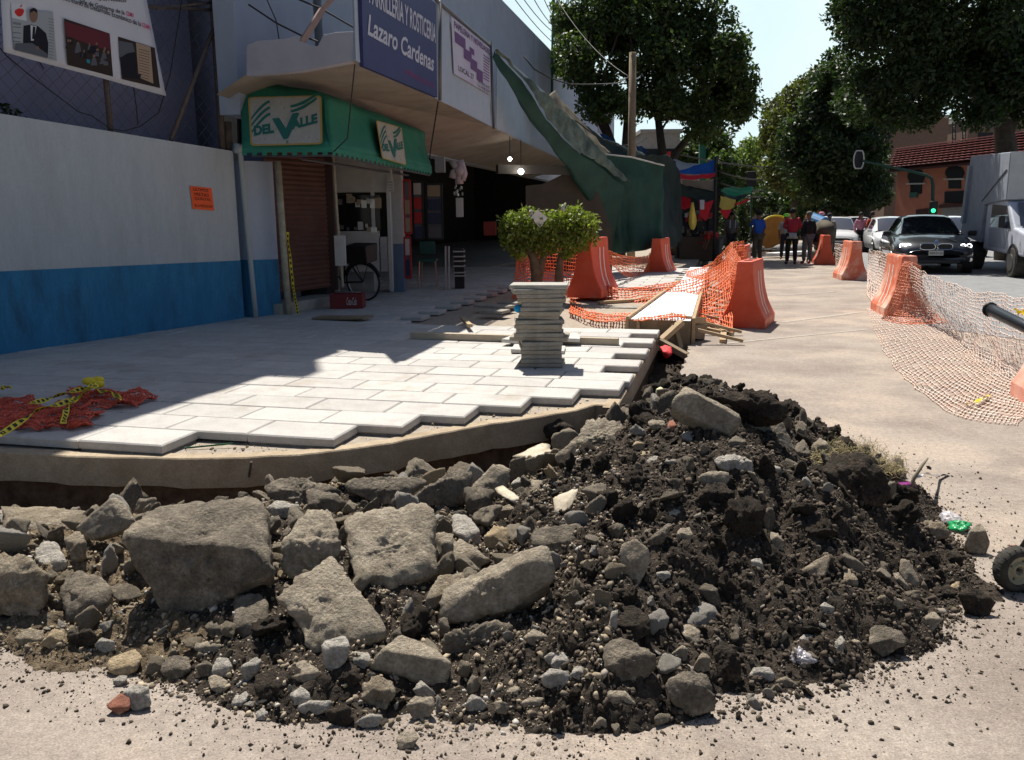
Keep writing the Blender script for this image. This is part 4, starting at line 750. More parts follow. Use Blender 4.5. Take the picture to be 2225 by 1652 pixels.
# ---------------------------------------------------------------- orange paper notice
def text_lines(pn, mb, lines, m=1, shear=0.):
    for (t, a0, a1, b0, b1) in lines: pn.text(mb, t, a0, a1, b0, b1, m, .018, shear)
pn = Panel(wp(411, 404, .01), wp(458, 409, .01), wp(464, 458, .01), wp(417, 454, .01)); nb = MB(); nb.grid(np.array([[pn.at(a, b, .004 + .01 * math.sin(a * 3) * b) for b in np.linspace(0, 1, 6)] for a in np.linspace(0, 1, 6)]), .001)
text_lines(pn, nb, [('ULTIMOS', .1, .8, .07, .2), ('VISTAS', .12, .8, .27, .42), ('QUINTAS', .12, .85, .47, .62), ('EN LA VENTA DE HOY', .08, .92, .78, .9)], 1, .1)
for f in range(1): pass
tag(nb.build('paper_notice', [mat('fluorescent_orange_paper', (.95, .13, .035), rough=.6), m_blk]), 'fluorescent orange handwritten notice pasted on the grey wall', 'notice')
# ---------------------------------------------------------------- chain link fence on the wall
WNo = np.array([WN[0], WN[1], 0]); FP = W0 + WNo * .09
def fp(u, v): return PL(u, v, FP, WD)
fen = thing('chain_link_fence', 'chain link fence with steel posts standing on top of the grey wall', 'fence', fp(260, 300))
def fencenet():
    L0 = -1.5; A = fp(-60, 236); B = fp(487, 325); d = B - A; L = np.linalg.norm(d[:2]); dz = d[2] / L; c = .085; segA = []; segB = []
    h = 2.6; o = np.array([*A]); ex = np.array([*(d[:2] / L), dz]); n = int(L / c) + 1; m = int(h / c)
    P = np.zeros((n + 1, m + 1, 3))
    for i in range(n + 1):
        for j in range(m + 1): P[i, j] = o + ex * i * c + np.array([0, 0, j * c])
    P += .006 * RNG.standard_normal(P.shape) + (.03 * np.stack([noise(P.reshape(-1, 3) * .9 + 9)] * 3, 1) * [WN[0], WN[1], 0]).reshape(P.shape)
    ii, jj = np.meshgrid(range(n), range(m), indexing='ij'); ev = (ii + jj) % 2 == 0
    A1 = np.where(ev[..., None], P[:-1, :-1], P[1:, :-1]); B1 = np.where(ev[..., None], P[1:, 1:], P[:-1, 1:])
    strands('mesh', A1.reshape(-1, 3), B1.reshape(-1, 3), .0032, m_wire, fen)
fencenet()
def fpost(u0, v0, u1, v1, w=.05, back=0.):
    a = fp(u0, v0) + WNo * back; b = fp(u1, v1) + WNo * back; MB().tube([a, b], w, 8).build('post', m_steel, fen, smooth=True)
fpost(243, 286, 224, 80, .035, .02); fpost(487, 330, 462, -60, .05, .03); fpost(372, 305, 470, 50, .028, .01); fpost(500, 332, 496, 265, .06, .02)
MB().tube([fp(-60, -10), fp(200, 8), fp(460, 22)], .022, 6).build('top_rail', m_steel, fen, smooth=True)
MB().tube([fp(340, 20), fp(400, 12), fp(462, 6)], .018, 6).build('rail', m_steel, fen, smooth=True)
for k, (pts) in enumerate([[(0, 105), (15, 122), (60, 160), (120, 205), (170, 243), (200, 252), (240, 280), (270, 285), (305, 275), (345, 245), (370, 160), (395, 0)], [(60, 0), (62, 60), (70, 110), (95, 150)], [(300, 272), (296, 230), (290, 190)]]):
    P = [PL(u, v, W0 - WNo * .03, WD) for u, v in pts]; tag(MB().tube(P, .007, 5).build('loose_cable', m_cable, smooth=True), ['long loose cable sagging along the chain link fence', 'short cable hanging over the printed banner', 'short wire dangling at the top of the grey wall'][k], 'cable')
# ---------------------------------------------------------------- printed banner
m_vinyl = mat('white_vinyl_banner', (.56, .57, .62), (.60, .61, .66), 3, .6, .1, 20)
BP = W0 - WNo * .05
def bp(u, v): return PL(u, v, BP, WD)
bq = [bp(-12, -190), bp(290, -150), bp(362, 209), bp(8, 113)]; bpan = Panel(*bq)
def bu(u, v):   # pixel -> banner (a,b)
    p = bp(u, v); a = .5; b = .5
    for _ in range(12):
        q = bpan.at(a, b); e = p - q; da = (bpan.at(a + .01, b) - q) / .01; db = (bpan.at(a, b + .01) - q) / .01
        M = np.stack([da, db], 1); s = np.linalg.lstsq(M, e, rcond=None)[0]; a += s[0]; b += s[1]
    return float(a), float(b)
ban = thing('printed_banner', 'big white printed banner with three photographs tied to the fence', 'banner', bq[3])
mb = MB(); mb.grid(np.array([[bpan.at(a, b, .012 * math.sin(a * 9 + b * 3)) for b in np.linspace(0, 1, 14)] for a in np.linspace(0, 1, 20)]), .002); mb.build('vinyl', m_vinyl, ban, smooth=True)
pm = [m_blk, mat('print_grey', (.33, .36, .38)), mat('print_suit', (.012, .013, .02)), mat('print_skin', (.22, .13, .09)), mat('print_red', (.55, .03, .03)), mat('print_brown', (.035, .025, .02)), mat('print_maroon', (.12, .025, .035)), mat('print_cream', (.38, .28, .2)), mat('print_teal', (.03, .22, .28)), mat('print_white', (.6, .62, .66)), mat('print_pink', (.6, .05, .15)), mat('print_midgrey', (.10, .11, .13))]
def bpoly(mb, pts, m, o): bpan.poly(mb, [bu(*p) for p in pts], m, .016 + o)
def c1(x, y): return (x / 3.709, y / 3.709)
ph = MB(); J = lambda pts: [c1(*p) for p in pts]
bpoly(ph, J([(78, 85), (418, 95), (450, 495), (108, 405)]), 1, 0); bpoly(ph, J([(82, 20), (195, 40), (208, 172), (88, 145)]), 9, .001)
for cx, cy, r in ((148, 95, 34), (130, 90, 22), (165, 85, 22)): bpoly(ph, J([(cx + r * math.cos(t) * .95, cy + 8 + r * math.sin(t)) for t in np.linspace(0, 6.28, 14)[:-1]]), 4, .002 + r * .00001)
bpoly(ph, J([(150, 58), (160, 40), (172, 45), (160, 62)]), 4, .0025); bpoly(ph, J([(176, 365), (180, 210), (240, 200), (300, 215), (362, 270), (380, 350), (378, 462), (300, 440), (110, 350)]), 2, .003)
bpoly(ph, J([(236, 205), (285, 215), (262, 330), (240, 330)]), 9, .004); bpoly(ph, J([(255, 215), (275, 220), (268, 320), (248, 315)]), 2, .005)
bpoly(ph, J([(261 + 34 * math.cos(t), 125 + 60 * math.sin(t)) for t in np.linspace(0, 6.28, 18)[:-1]]), 3, .0045); bpoly(ph, J([(228, 110), (232, 78), (262, 65), (288, 80), (292, 110), (262, 90)]), 2, .0055)
bpoly(ph, J([(112, 350), (250, 350), (375, 440), (372, 470), (108, 405)]), 11, .006); bpoly(ph, J([(275, 380), (300, 375), (305, 400), (280, 405)]), 3, .007)
for k, y in enumerate((180, 190, 215, 260, 300, 330)): bpoly(ph, J([(95, y), (160, y + 8), (160, y + 14), (95, y + 6)]), 11, .0015)
for k, y in enumerate(range(150, 470, 24)): bpoly(ph, J([(385, y), (425, y + 8), (425, y + 12), (385, y + 4)]), 11, .0015)
ph.build('speaker_photograph', pm, ban)
ph = MB(); bpoly(ph, J([(508, 150), (876, 272), (904, 620), (536, 525)]), 5, 0); bpoly(ph, J([(510, 175), (876, 275), (888, 420), (520, 290)]), 6, .001)
rr = np.random.default_rng(5)
for k in range(26):
    x = rr.uniform(540, 880); t = (x - 510) / 366; y = 300 + 110 * t + rr.uniform(-30, 90); r = rr.uniform(9, 15)
    bpoly(ph, J([(x - r * 1.8, y + 5 * r), (x - r, y + r), (x + r, y + r), (x + r * 1.8, y + 5 * r)]), int(rr.choice([2, 5, 11, 2])), .002 + k * .00006)
    if k % 2: bpoly(ph, J([(x + r * .7 * math.cos(a), y + r * math.sin(a)) for a in np.linspace(0, 6.28, 9)[:-1]]), 3, .0022 + k * .00006)
bpoly(ph, J([(686, 478), (716, 484), (718, 515), (690, 508)]), 8, .005); ph.build('crowd_photograph', pm, ban)
ph = MB(); bpoly(ph, J([(943, 296), (1240, 388), (1284, 712), (975, 640)]), 5, 0); bpoly(ph, J([(1088, 345), (1205, 380), (1228, 675), (1110, 625)]), 7, .001)
bpoly(ph, J([(955, 470), (1020, 430), (1080, 420), (1100, 520), (1090, 600), (1130, 600), (1120, 640), (985, 625)]), 2, .002)
bpoly(ph, J([(945, 330), (1060, 350), (1080, 420), (955, 470)]), 11, .0015)
for y in range(395, 620, 22): bpoly(ph, J([(1110, y), (1196, y + 24), (1196, y + 28), (1110, y + 4)]), 5, .002)
ph.build('plaque_photograph', pm, ban)
def btext(mb, t, p0, p1, h, m):   # baseline from p0 to p1 (region px), h height
    q0 = bu(*c1(*p0)); q1 = bu(*c1(*p1)); hh = bu(*c1(p0[0], p0[1] - h)); dh = (hh[0] - q0[0], hh[1] - q0[1])
    V, F = textmesh(t, 0, .012); lo = V.min(0); hi = V.max(0); x = (V[:, 0] - lo[0]) / (hi[0] - lo[0]); y = (V[:, 1] - 0) / .7
    a = q0[0] + (q1[0] - q0[0]) * x + dh[0] * y; b = q0[1] + (q1[1] - q0[1]) * x + dh[1] * y; mb.add(bpan.at(a, b, .019), F, m)
tx = MB(); btext(tx, 'Ciudad de México', (620, -20), (1010, 22), 34, 0); btext(tx, 'ayo,', (770, -2), (852, 10), 30, 0); btext(tx, 'Jefe de Gobierno de la', (630, 25), (996, 122), 34, 0); btext(tx, 'CDMX', (1008, 126), (1072, 143), 34, 10)
btext(tx, 'Secretario de Desarrollo Económico de la', (495, 0), (1128, 216), 38, 0); btext(tx, 'CDMX', (1136, 218), (1208, 245), 36, 10); tx.build('lettering', pm, ban)
# ---------------------------------------------------------------- lavender building behind the fence
LB = W0 + WNo * 1.7
def lb(u, v): return PL(u, v, LB, WD)
lav = thing('lavender_building', 'lavender rendered building standing behind the chain link fence', 'building', LB)
a0 = LB[:2] - WD * 6; a1 = LB[:2] + WD * 4.6
mb = MB(); vwall(mb, a0, a1, -.3, -.3, 12.6, 12.6, 3.); mb.build('wall', m_lav, lav)  # unseen upper height set for the shadow it throws on the pavement
mb = MB(); c0 = np.array([*(LB[:2] + WD * 1.0 - WN * .03), 5.2])
for k, (s, z) in enumerate(((-3.5, 4.6), (.4, 4.6))):
    pass
MB().beam([*(a0 - WN * .05), 12.2], [*(a1 - WN * .05), 12.2], .12, .25).build('cornice', m_conc, lav)
# hedge plant behind the wall, far left
m_leafd = mat('dull_dark_leaf', (.03, .042, .018), (.055, .07, .03), 20, .6, island=.5)
def leafcloud(name, cen, rad, n, ls, m, parent=None, clumps=0, rng=RNG, surf=.5, flat=1., droop=.3, gap=-.3):
    cen = np.asarray(cen, float); rad = np.asarray(rad, float)
    if np.ndim(cen) == 1: cen = cen[None]; rad = rad[None]
    vol = rad.prod(1) ** (2 / 3); cnt = rng.choice(len(cen), n, p=vol / vol.sum()); d = rng.normal(size=(n, 3)); d /= np.linalg.norm(d, axis=1)[:, None]
    r = 1 - surf * rng.random(n) ** 1.6; P = cen[cnt] + d * r[:, None] * rad[cnt]
    if clumps:
        nn = noise(P * clumps + 3); k = nn > gap; P = P[k]; d = d[k]
    n = len(P); u = rng.normal(size=(n, 3)); u[:, 2] -= droop; u /= np.linalg.norm(u, axis=1)[:, None]; w = rng.normal(size=(n, 3)) + d * .8 + [0, 0, .6]; x = np.cross(u, w); x /= np.linalg.norm(x, axis=1)[:, None]
    s = ls * rng.uniform(.6, 1.35, (n, 1)); nn = np.cross(x, u); V = np.stack([P, P + u * s * .55 + x * s * .27 + nn * s * .06, P + u * s * 1.1, P + u * s * .5 - x * s * .27 + nn * s * .06], 1).reshape(-1, 3)
    return obj(name, V, (np.arange(n * 4)).reshape(n, 4), m, parent, center=True)
hs = [LB - WNo * (.75) + np.array([*WD, 0]) * s + [0, 0, z] for s, z in ((-1.4, 2.75), (-.7, 2.8), (-.1, 2.75), (.45, 2.68), (.95, 2.58))]
tag(leafcloud('climbing_plant', hs, [(.5, .4, .45), (.45, .4, .40), (.4, .35, .3), (.35, .3, .25), (.25, .25, .16)], 2600, .085, m_leafd), 'dark leafy plant showing above the wall behind the fence', 'plant')
# ================================================================ utility poles at the wall end
cp = thing('concrete_pole', 'weathered square concrete pole rising behind the end of the wall', 'pole', Y(505, 690, 13.2))
a = Y(512, 690, 13.2); b = Y(500, 215, 13.2); c = Y(486, -60, 13.2)
mb = MB(); mb.beam([a[0], 13.2, 0], b, .26, .26); mb.beam(b, c, .2, .2); mb.build('shaft', m_conc, cp)
MB().tube([Y(536, 300, 13.3), Y(528, 130, 13.3), Y(516, -60, 13.3)], .075, 8).build('conduit', m_steel, cp, smooth=True)
MB().tube([Y(500, 130, 13.0), Y(520, 100, 13.0), Y(500, 40, 13.0), Y(478, 0, 13.0)], .03, 6).build('cable', m_cable, cp, smooth=True)
# ================================================================ market building
F1 = G(775, 132, 3.4); F1 = PL(775, 132, (-1.9, 10.4), (.2, .98)); F2 = np.array([-.42, 17.75]); FD = (F2 - F1[:2]) / np.linalg.norm(F2 - F1[:2])
def fa(u, v, off=0.):
    n = np.array([-FD[1], FD[0]]); return PL(u, v, F1[:2] + n * off, FD)
FN = np.array([-FD[1], FD[0], 0])
mk = thing('market_building', 'long market hall with a concrete canopy running away down the street', 'building', (-3.5, 12.5, 0))
SP = np.array([-3.55, 12.2]); SDd = np.array([math.sin(R(13.2)), math.cos(R(13.2))])     # storefront line
def sfp(u, v): return PL(u, v, SP, SDd)
SN = np.array([-SDd[1], SDd[0]])
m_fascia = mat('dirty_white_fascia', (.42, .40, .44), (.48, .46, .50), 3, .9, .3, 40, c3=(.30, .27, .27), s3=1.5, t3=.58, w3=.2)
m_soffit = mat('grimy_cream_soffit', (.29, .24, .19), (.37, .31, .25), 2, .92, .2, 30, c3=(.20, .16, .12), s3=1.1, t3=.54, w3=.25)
m_upper = mat('grey_blue_upper_wall', (.33, .38, .46), (.37, .42, .50), 2, .9, .2, 30, c3=(.28, .32, .38), s3=.6, t3=.55, w3=.3)
m_block = mat('pale_blue_blockwork', (.52, .57, .68), (.46, .51, .62), 5, .9, .3, 30)
# upper wall (7.4 m high) above the storefront
e0 = SP + SDd * -.3; e1 = SP + SDd * 19.5; e2 = SP + SDd * 44; h0 = PL(1094, 0, SP, SDd)[2]; h1 = PL(1322, 240, SP, SDd)[2]
mb = MB(); vwall(mb, e0, e1, 3.0, 3.0, h0, h0 * .6 + h1 * .4, .3); mb.build('upper_wall', m_upper, mk)
mb = MB(); vwall(mb, e1, e2, 3.0, 3.0, h0 * .6 + h1 * .4, h1, .3); mb.build('far_upper_wall', m_block, mk)
mb = MB(); vwall(mb, SP - SDd * 2.6, SP + SDd * 1.75, 6.3, 6.3, 8.4, 9.2, 1.2); mb.build('added_shade_block', m_upper, mk)  # added block above the view, placed only to shade the pavement
mb = MB(); vwall(mb, e0 + SN * .3, e2 + SN * .3, h0 - .5, h1 - .5, h0 - .3, h1 - .3, 14.); mb.build('roof', m_conc, mk)
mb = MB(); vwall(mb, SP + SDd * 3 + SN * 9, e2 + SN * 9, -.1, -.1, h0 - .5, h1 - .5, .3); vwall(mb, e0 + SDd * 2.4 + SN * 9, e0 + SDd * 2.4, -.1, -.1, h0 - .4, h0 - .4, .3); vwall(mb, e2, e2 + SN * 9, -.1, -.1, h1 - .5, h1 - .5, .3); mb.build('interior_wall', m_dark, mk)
mb = MB(); vwall(mb, e0 + SDd * 2.05 + SN * 9, e0 + SDd * 2.05 + SN * .45, -.1, -.1, 12, 12, .3); mb.build('side_wall', m_lav, mk)
# market floor
struct(MB().prism([tuple(SP - SDd * .5), tuple(SP + SDd * 44), tuple(SP + SDd * 44 + SN * 9), tuple(SP - SDd * .5 + SN * 9)], .0, .205).build('floor', m_conc, center=False))
# soffit / canopy slab from storefront to fascia
cb1 = fa(775, 132); cb2 = fa(1071, 275); cb0 = Y(535, 162, cb1[1] + .75); cbf = cb2 + (cb2 - cb1) * 1.8
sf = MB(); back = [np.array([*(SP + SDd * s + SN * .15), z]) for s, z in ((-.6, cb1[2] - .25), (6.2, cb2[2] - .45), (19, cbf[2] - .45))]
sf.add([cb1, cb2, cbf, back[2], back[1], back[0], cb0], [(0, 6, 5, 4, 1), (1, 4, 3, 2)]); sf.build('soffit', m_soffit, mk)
# left end fascia (broken parapet)
ef = MB(); top = [(535, 98), (560, 88), (585, 87), (625, 83), (645, 76), (655, 88), (668, 98), (690, 100), (702, 76), (730, 70), (771, 68)]
dz = cb1[1] + .75; P = []
def endp(u, v): t = (771 - u) / 236.; return PL(u, v, cb1[:2], (cb0 - cb1)[:2] / np.linalg.norm((cb0 - cb1)[:2]))
bot = [(771, 132), (720, 142), (656, 154), (600, 160), (535, 165)]
ring = [endp(*p) for p in top] + [endp(*p) for p in bot]; ef.sheet(ring, np.array([*(FD * .14), 0])); ef.build('broken_parapet', m_fascia, mk, bevel=.01)
ef = MB(); ef.beam(endp(655, 92) + [0, .02, 0], Y(700, 22, dz - .2), .07, .07); ef.beam(Y(700, 22, dz - .2), Y(745, -30, dz - .2), .05, .05); ef.build('bent_strut', mat('rusty_pink_steel', (.34, .24, .21), rough=.8), mk)
ef = MB(); ef.tube([Y(u, v, dz - .05) for u, v in ((540, 10), (600, 50), (660, 80), (690, 90))], .012, 5); ef.tube([Y(u, v, dz - .05) for u, v in ((640, -5), (700, 20), (772, 62))], .012, 5); ef.tube([Y(u, v, dz) for u, v in ((580, 0), (600, 45), (606, 85))], .008, 5); ef.build('stray_cable', m_cable, mk)
# sign and corrugated sheet facade
m_corr = mat('corrugated_grey_sheet', (.42, .47, .53), (.47, .52, .58), 3, .45, .1, 30, metal=.2)
def corr(name, ul, vl, ur, vr, ul2, vl2, ur2, vr2, m, parent, off=0., n=None):
    A = fa(ul, vl, off); B = fa(ur, vr, off); Cc = fa(ur2, vr2, off); D = fa(ul2, vl2, off); L = np.linalg.norm((B - A)[:2]); n = n or int(L / .045); P = np.zeros((n + 1, 2, 3))
    for i in range(n + 1):
        t = i / n; o = FN * (.018 * (1 if (i // 1) % 2 else -1)); P[i, 0] = A * (1 - t) + B * t + o; P[i, 1] = D * (1 - t) + Cc * t + o
    mb = MB(); mb.grid(P, .004); return mb.build(name, m, parent)
corr('sheet_cladding', 947, 2, 1071, 104, 947, 214, 1071, 277, m_corr, mk)
corr('far_cladding', 1078, 108, 1330, 330, 1078, 281, 1330, 400, m_corr, mk, .02)
corr('corner_cladding', 762, -150, 790, -128, 771, 130, 790, 144, m_corr, mk, .0)
MB().tube([fa(947, 0, -.05), fa(1066, 101, -.05)], .025, 6).build('top_rail', m_wire, mk, smooth=True)
MB().tube([fa(1066, 90, -.06), fa(1073, 280, -.06)], .03, 6).build('edge_post', m_wire, mk, smooth=True)
MB().tube([fa(956, 0, -.06), fa(956, 218, -.06)], .03, 6).build('edge_post', m_wire, mk, smooth=True)
m_navy = mat('navy_sign_face', (.035, .04, .13), (.04, .047, .15), 2, .5)
m_lett = mat('lilac_grey_lettering', (.48, .50, .58), rough=.6)
sg = thing('shop_sign', 'navy blue shop sign lettered ROSTICERIA Lazaro Cardenas on the fascia', 'sign', fa(860, 170, -.05))
s_tl = fa(785, -122, -.06); s_tr = fa(947, 8, -.06); s_br = fa(950, 212, -.06); s_bl = fa(790, 144, -.06); s_tl = fa(783, -130, -.06)
sp = Panel(s_tl, s_tr, s_br, s_bl); mb = MB(); mb.sheet([sp.at(0, 0), sp.at(1, 0), sp.at(1, 1), sp.at(0, 1)], -sp.n * .05); mb.build('board', m_navy, sg)
def su(pan, u, v, plane):
    p = plane(u, v); a = .5; b = .5
    for _ in range(15):
        q = pan.at(a, b); M = np.stack([(pan.at(a + .01, b) - q) / .01, (pan.at(a, b + .01) - q) / .01], 1); s = np.linalg.lstsq(M, p - q, rcond=None)[0]; a += s[0]; b += s[1]
    return float(a), float(b)
def ptext(pan, plane, mb, t, bl, br, tl, m=0, shear=0., bold=0., o=.006):   # text between baseline ends (px), top-left px
    q0 = su(pan, *bl, plane); q1 = su(pan, *br, plane); q2 = su(pan, *tl, plane); dh = (q2[0] - q0[0], q2[1] - q0[1]); V, F = textmesh(t, shear, bold); lo = V.min(0); hi = V.max(0); x = (V[:, 0] - lo[0]) / (hi[0] - lo[0]); y = V[:, 1] / .72
    mb.add(pan.at(q0[0] + (q1[0] - q0[0]) * x + dh[0] * y, q0[1] + (q1[1] - q0[1]) * x + dh[1] * y, o), F, m)
pf = lambda u, v: fa(u, v, -.06)
mb = MB(); ptext(sp, pf, mb, 'PARRILLERIA Y ROSTICERIA', (801, 4), (946, 93), (801, -46), 0, 0, .02); mb.build('lettering', m_lett, sg)
mb = MB(); ptext(sp, pf, mb, 'Lazaro Cardenas', (798, 74), (942, 155), (798, 28), 0, .18, .02); mb.build('script_lettering', m_lett, sg)
mb = MB(); ptext(sp, pf, mb, 'INTERIOR LOCAL 30 Y 31', (880, 161), (943, 193), (880, 150)); mb.build('small_lettering', mat('magenta_lettering', (.30, .06, .20)), sg)
# second banner on the corrugated sheet
b2 = thing('fabric_banner', 'faded white and purple advertising banner hung on the corrugated sheet', 'banner', fa(1020, 140, -.05))
pq = lambda u, v: fa(u, v, -.05); b2p = Panel(pq(981, 36), pq(1066, 106), pq(1065, 206), pq(987, 160)); mb = MB(); mb.sheet([b2p.at(0, 0), b2p.at(1, 0), b2p.at(1, 1), b2p.at(0, 1)], -b2p.n * .01); mb.build('cloth', mat('faded_banner_cloth', (.50, .51, .60), (.45, .42, .56), 2, .8), b2)
mb = MB(); b2p.text(mb, 'PAPELERIA Y NOVEDADES', .05, .97, .04, .16, 0, bold=.02)
for k, (a0, a1, b0, b1) in enumerate(((.05, .3, .22, .42), (.25, .45, .40, .60), (.42, .6, .5, .72), (.58, .76, .62, .86), (.40, .52, .30, .42))): b2p.rect(mb, a0, a1, b0, b1, 0, .006 + k * .0004)
b2p.text(mb, 'LOCAL 27', .10, .50, .80, .90, 1); b2p.text(mb, 'Tel. 5592 0172', .6, .97, .84, .9, 1); b2p.text(mb, 'Cel. 4128 2544', .6, .97, .92, .985, 1)
for k in range(9): b2p.rect(mb, .78, .96, .24 + k * .06, .265 + k * .06, 0)
mb.build('lettering', [mat('purple_print', (.14, .08, .20)), m_blk], b2)
# far posters on the block wall
fp2 = lambda u, v: PL(u, v, SP - SN * .03, SDd)
pp = Panel(fp2(1299, 237), fp2(1322, 254), fp2(1322, 300), fp2(1300, 287)); mb = MB(); mb.sheet([pp.at(0, 0), pp.at(1, 0), pp.at(1, 1), pp.at(0, 1)], -pp.n * .03); pp.rect(mb, .1, .9, .1, .5, 1); pp.rect(mb, .2, .8, .6, .9, 2)
tag(mb.build('wall_poster', [mat('grey_poster', (.3, .3, .36)), mat('print_red2', (.3, .1, .12)), m_lett]), 'grey poster on the far pale block wall beside the tree', 'poster')
# ================================================================ green awning
m_aw = mat('green_canvas', (.025, .185, .12), (.035, .22, .145), 3, .7, .15, 30, c3=(.03, .13, .08), s3=1.4, t3=.56, w3=.25)
aw = thing('green_awning', 'green canvas shop awning with two fruit drink logos above the shutter', 'awning', Y(640, 337, 11.4))
yA = 11.35; aBL = Y(526, 338, yA + .15); aBR = Y(723.6, 337, yA); aTR = Y(705, 203, yA + .75); aTL = Y(517, 165, yA + .95); aVL = Y(526, 322, yA + .15); aVR = Y(721, 320, yA)
DA = np.array([.16, .987]); rBR = PL(939, 381, aBR, DA); rTR = PL(926, 288, aBR - [0, 0, 0] + [-.2, 0, 0], DA); rVR = PL(938, 366, aBR, DA)
def lerp(a, b, t): return a * (1 - t) + b * t
mb = MB(); mb.grid(np.array([[lerp(aTL, aTR, s) * (1 - t) + lerp(aVL, aVR, s) * t + np.array([0, .04, 0]) * math.sin(t * 3.1) + np.array([0, 0, .012 * math.sin(s * 9)]) * (1 - t) for t in np.linspace(0, 1, 8)] for s in np.linspace(0, 1, 12)]), .006)
mb.build('front_panel', m_aw, aw, smooth=True); P = []
mb = MB(); mb.grid(np.array([[lerp(aTR, rTR, s) * (1 - t) + lerp(aVR, rVR, s) * t + np.array([-.05 * math.sin(t * 3.1) + .015 * math.sin(s * 17 + t * 4), 0, 0]) for t in np.linspace(0, 1, 8)] for s in np.linspace(0, 1, 24)]), .006); mb.build('side_panel', m_aw, aw, smooth=True)
mb = MB()
def valance(a, b, c, d, n):   # a-b top, c-d bottom, scalloped edge
    for i in range(n):
        s0, s1 = i / n, (i + 1) / n; w = (s1 - s0) * .5
        mb.sheet([lerp(a, b, s0), lerp(a, b, s1), lerp(c, d, s1) + [0, 0, .035], lerp(c, d, s0 + w) + [0, 0, .035], lerp(c, d, s0 + w), lerp(c, d, s0)], (0, .004, 0))
valance(aVL, aVR, aBL, aBR, 9); mb.build('valance', m_aw, aw); mb = MB()
def valance2(a, b, c, d, n):
    for i in range(n):
        s0, s1 = i / n, (i + 1) / n; w = (s1 - s0) * .5
        mb.sheet([lerp(a, b, s0), lerp(a, b, s1), lerp(c, d, s1) + [0, 0, .035], lerp(c, d, s0 + w) + [0, 0, .035], lerp(c, d, s0 + w), lerp(c, d, s0)], (-.004, 0, 0))
valance2(aVR, rVR, aBR, rBR, 26); mb.build('valance', m_aw, aw)
m_cream = mat('cream_logo_panel', (.42, .40, .34), (.48, .46, .40), 5, .8, .1, 40, c3=(.24, .16, .10), s3=9, t3=.62, w3=.05, stretch=(3, 3, .6)); m_gold = mat('faded_gold_border', (.50, .34, .10), rough=.8); m_dgr = mat('dull_green_print', (.03, .16, .13), rough=.8)
def logo(pl, TL, TR, BR, BL):
    pn = Panel(TL, TR, BR, BL); bg_ = MB(); r = .06
    def rr_(i, o, m):
        pts = []
        for cx, cy, a in ((1 - r - i, r + i, -90), (1 - r - i, 1 - r - i, 0), (r + i, 1 - r - i, 90), (r + i, r + i, 180)):
            for t in range(0, 91, 30): pts.append((cx + r * math.cos(R(a + t)), cy + r * math.sin(R(a + t))))
        pn.poly(bg_, pts, m, o)
    rr_(0, .010, 0); rr_(.028, .013, 1); bg_.build('logo_panel', [m_gold, m_cream], aw); lt = MB()
    def arc(side, k):
        pts = []; w = .045
        for t in np.linspace(0, 1, 9):
            x = (.30 - .27 * t) if side < 0 else (.58 + (.36 - .02 * k) * t); yy = (.08 + .13 * k + .36 * t ** 1.5) if side < 0 else (.30 + .10 * k - (.26 + .10 * k * 0) * t ** 1.4); pts.append((x, yy))
        pn.poly(lt, [(x, y) for x, y in pts] + [(x, y + .075 * (1 - .3 * abs(2 * i / 8 - 1))) for i, (x, y) in list(enumerate(pts))[::-1]], 0, .017)
    for k in (0, 1, 2): arc(-1, k)
    for k in (-1, 0): arc(1, k)
    # slanted lettering DEL V ALLE
    def tx(t, a0, a1, b0, b1, sl, bold=.03):
        V, F = textmesh(t, 0, bold); lo = V.min(0); hi = V.max(0); x = (V[:, 0] - lo[0]) / (hi[0] - lo[0]); y = (V[:, 1] - lo[1]) / (hi[1] - lo[1]); lt.add(pn.at(a0 + x * (a1 - a0), b1 - y * (b1 - b0) - sl * x, .020), F, 0)
    tx('DEL', .06, .34, .61, .81, .05, .06); tx('ALLE', .58, .94, .51, .71, .13, .06); lt.add(pn.at(np.array([.32, .42, .505, .60, .67, .70, .53, .47]), np.array([.47, .46, .68, .38, .36, .38, .88, .90]), .022), [(0, 1, 2, 7), (2, 3, 4, 6), (4, 5, 6), (2, 6, 7)], 0)
    for k in range(3): pn.rect(lt, .50, .53, .92 + .02 * k, .93 + .02 * k, 0, .018)
    # pale head shape
    hd = MB(); pn.poly(hd, [(.44 + .145 * math.cos(t) * (1 if math.sin(t) < 0 else .85), .24 + .22 * math.sin(t) * (1 if math.sin(t) < 0 else 1.7)) for t in np.linspace(0, 6.28, 26)[:-1]], 0, .0185); hd.build('logo_head', m_cream, aw)
    lt.build('logo_lettering', m_dgr, aw)
def apt(u, v):   # on front panel
    P0 = aVL; n = np.cross(aVR - aVL, aTL - aVL); d = ray(u, v); return CAM + d * (((P0 - CAM) @ n) / (d @ n)) 
def spt(u, v):
    P0 = aVR; n = np.cross(rVR - aVR, rTR - aVR); d = ray(u, v); return CAM + d * (((P0 - CAM) @ n) / (d @ n))
fo = np.array([0, -.035, .01]); logo(0, apt(541, 215) + fo, apt(700, 211) + fo, apt(703, 317) + fo, apt(547, 321) + fo)
so = np.array([.035, -.01, 0]); logo(0, spt(811, 262) + so, spt(867, 278) + so, spt(877, 360) + so, spt(824, 345) + so)
fr = MB(); fr.tube([aBL + [.1, .1, 0], aBR + [-.04, .06, 0], rBR + [-.05, 0, 0]], .018, 6); fr.tube([aBR + [-.5, .4, -.02], rBR + [-.5, .4, .02]], .02, 6); fr.build('frame_tube', m_wire, aw)
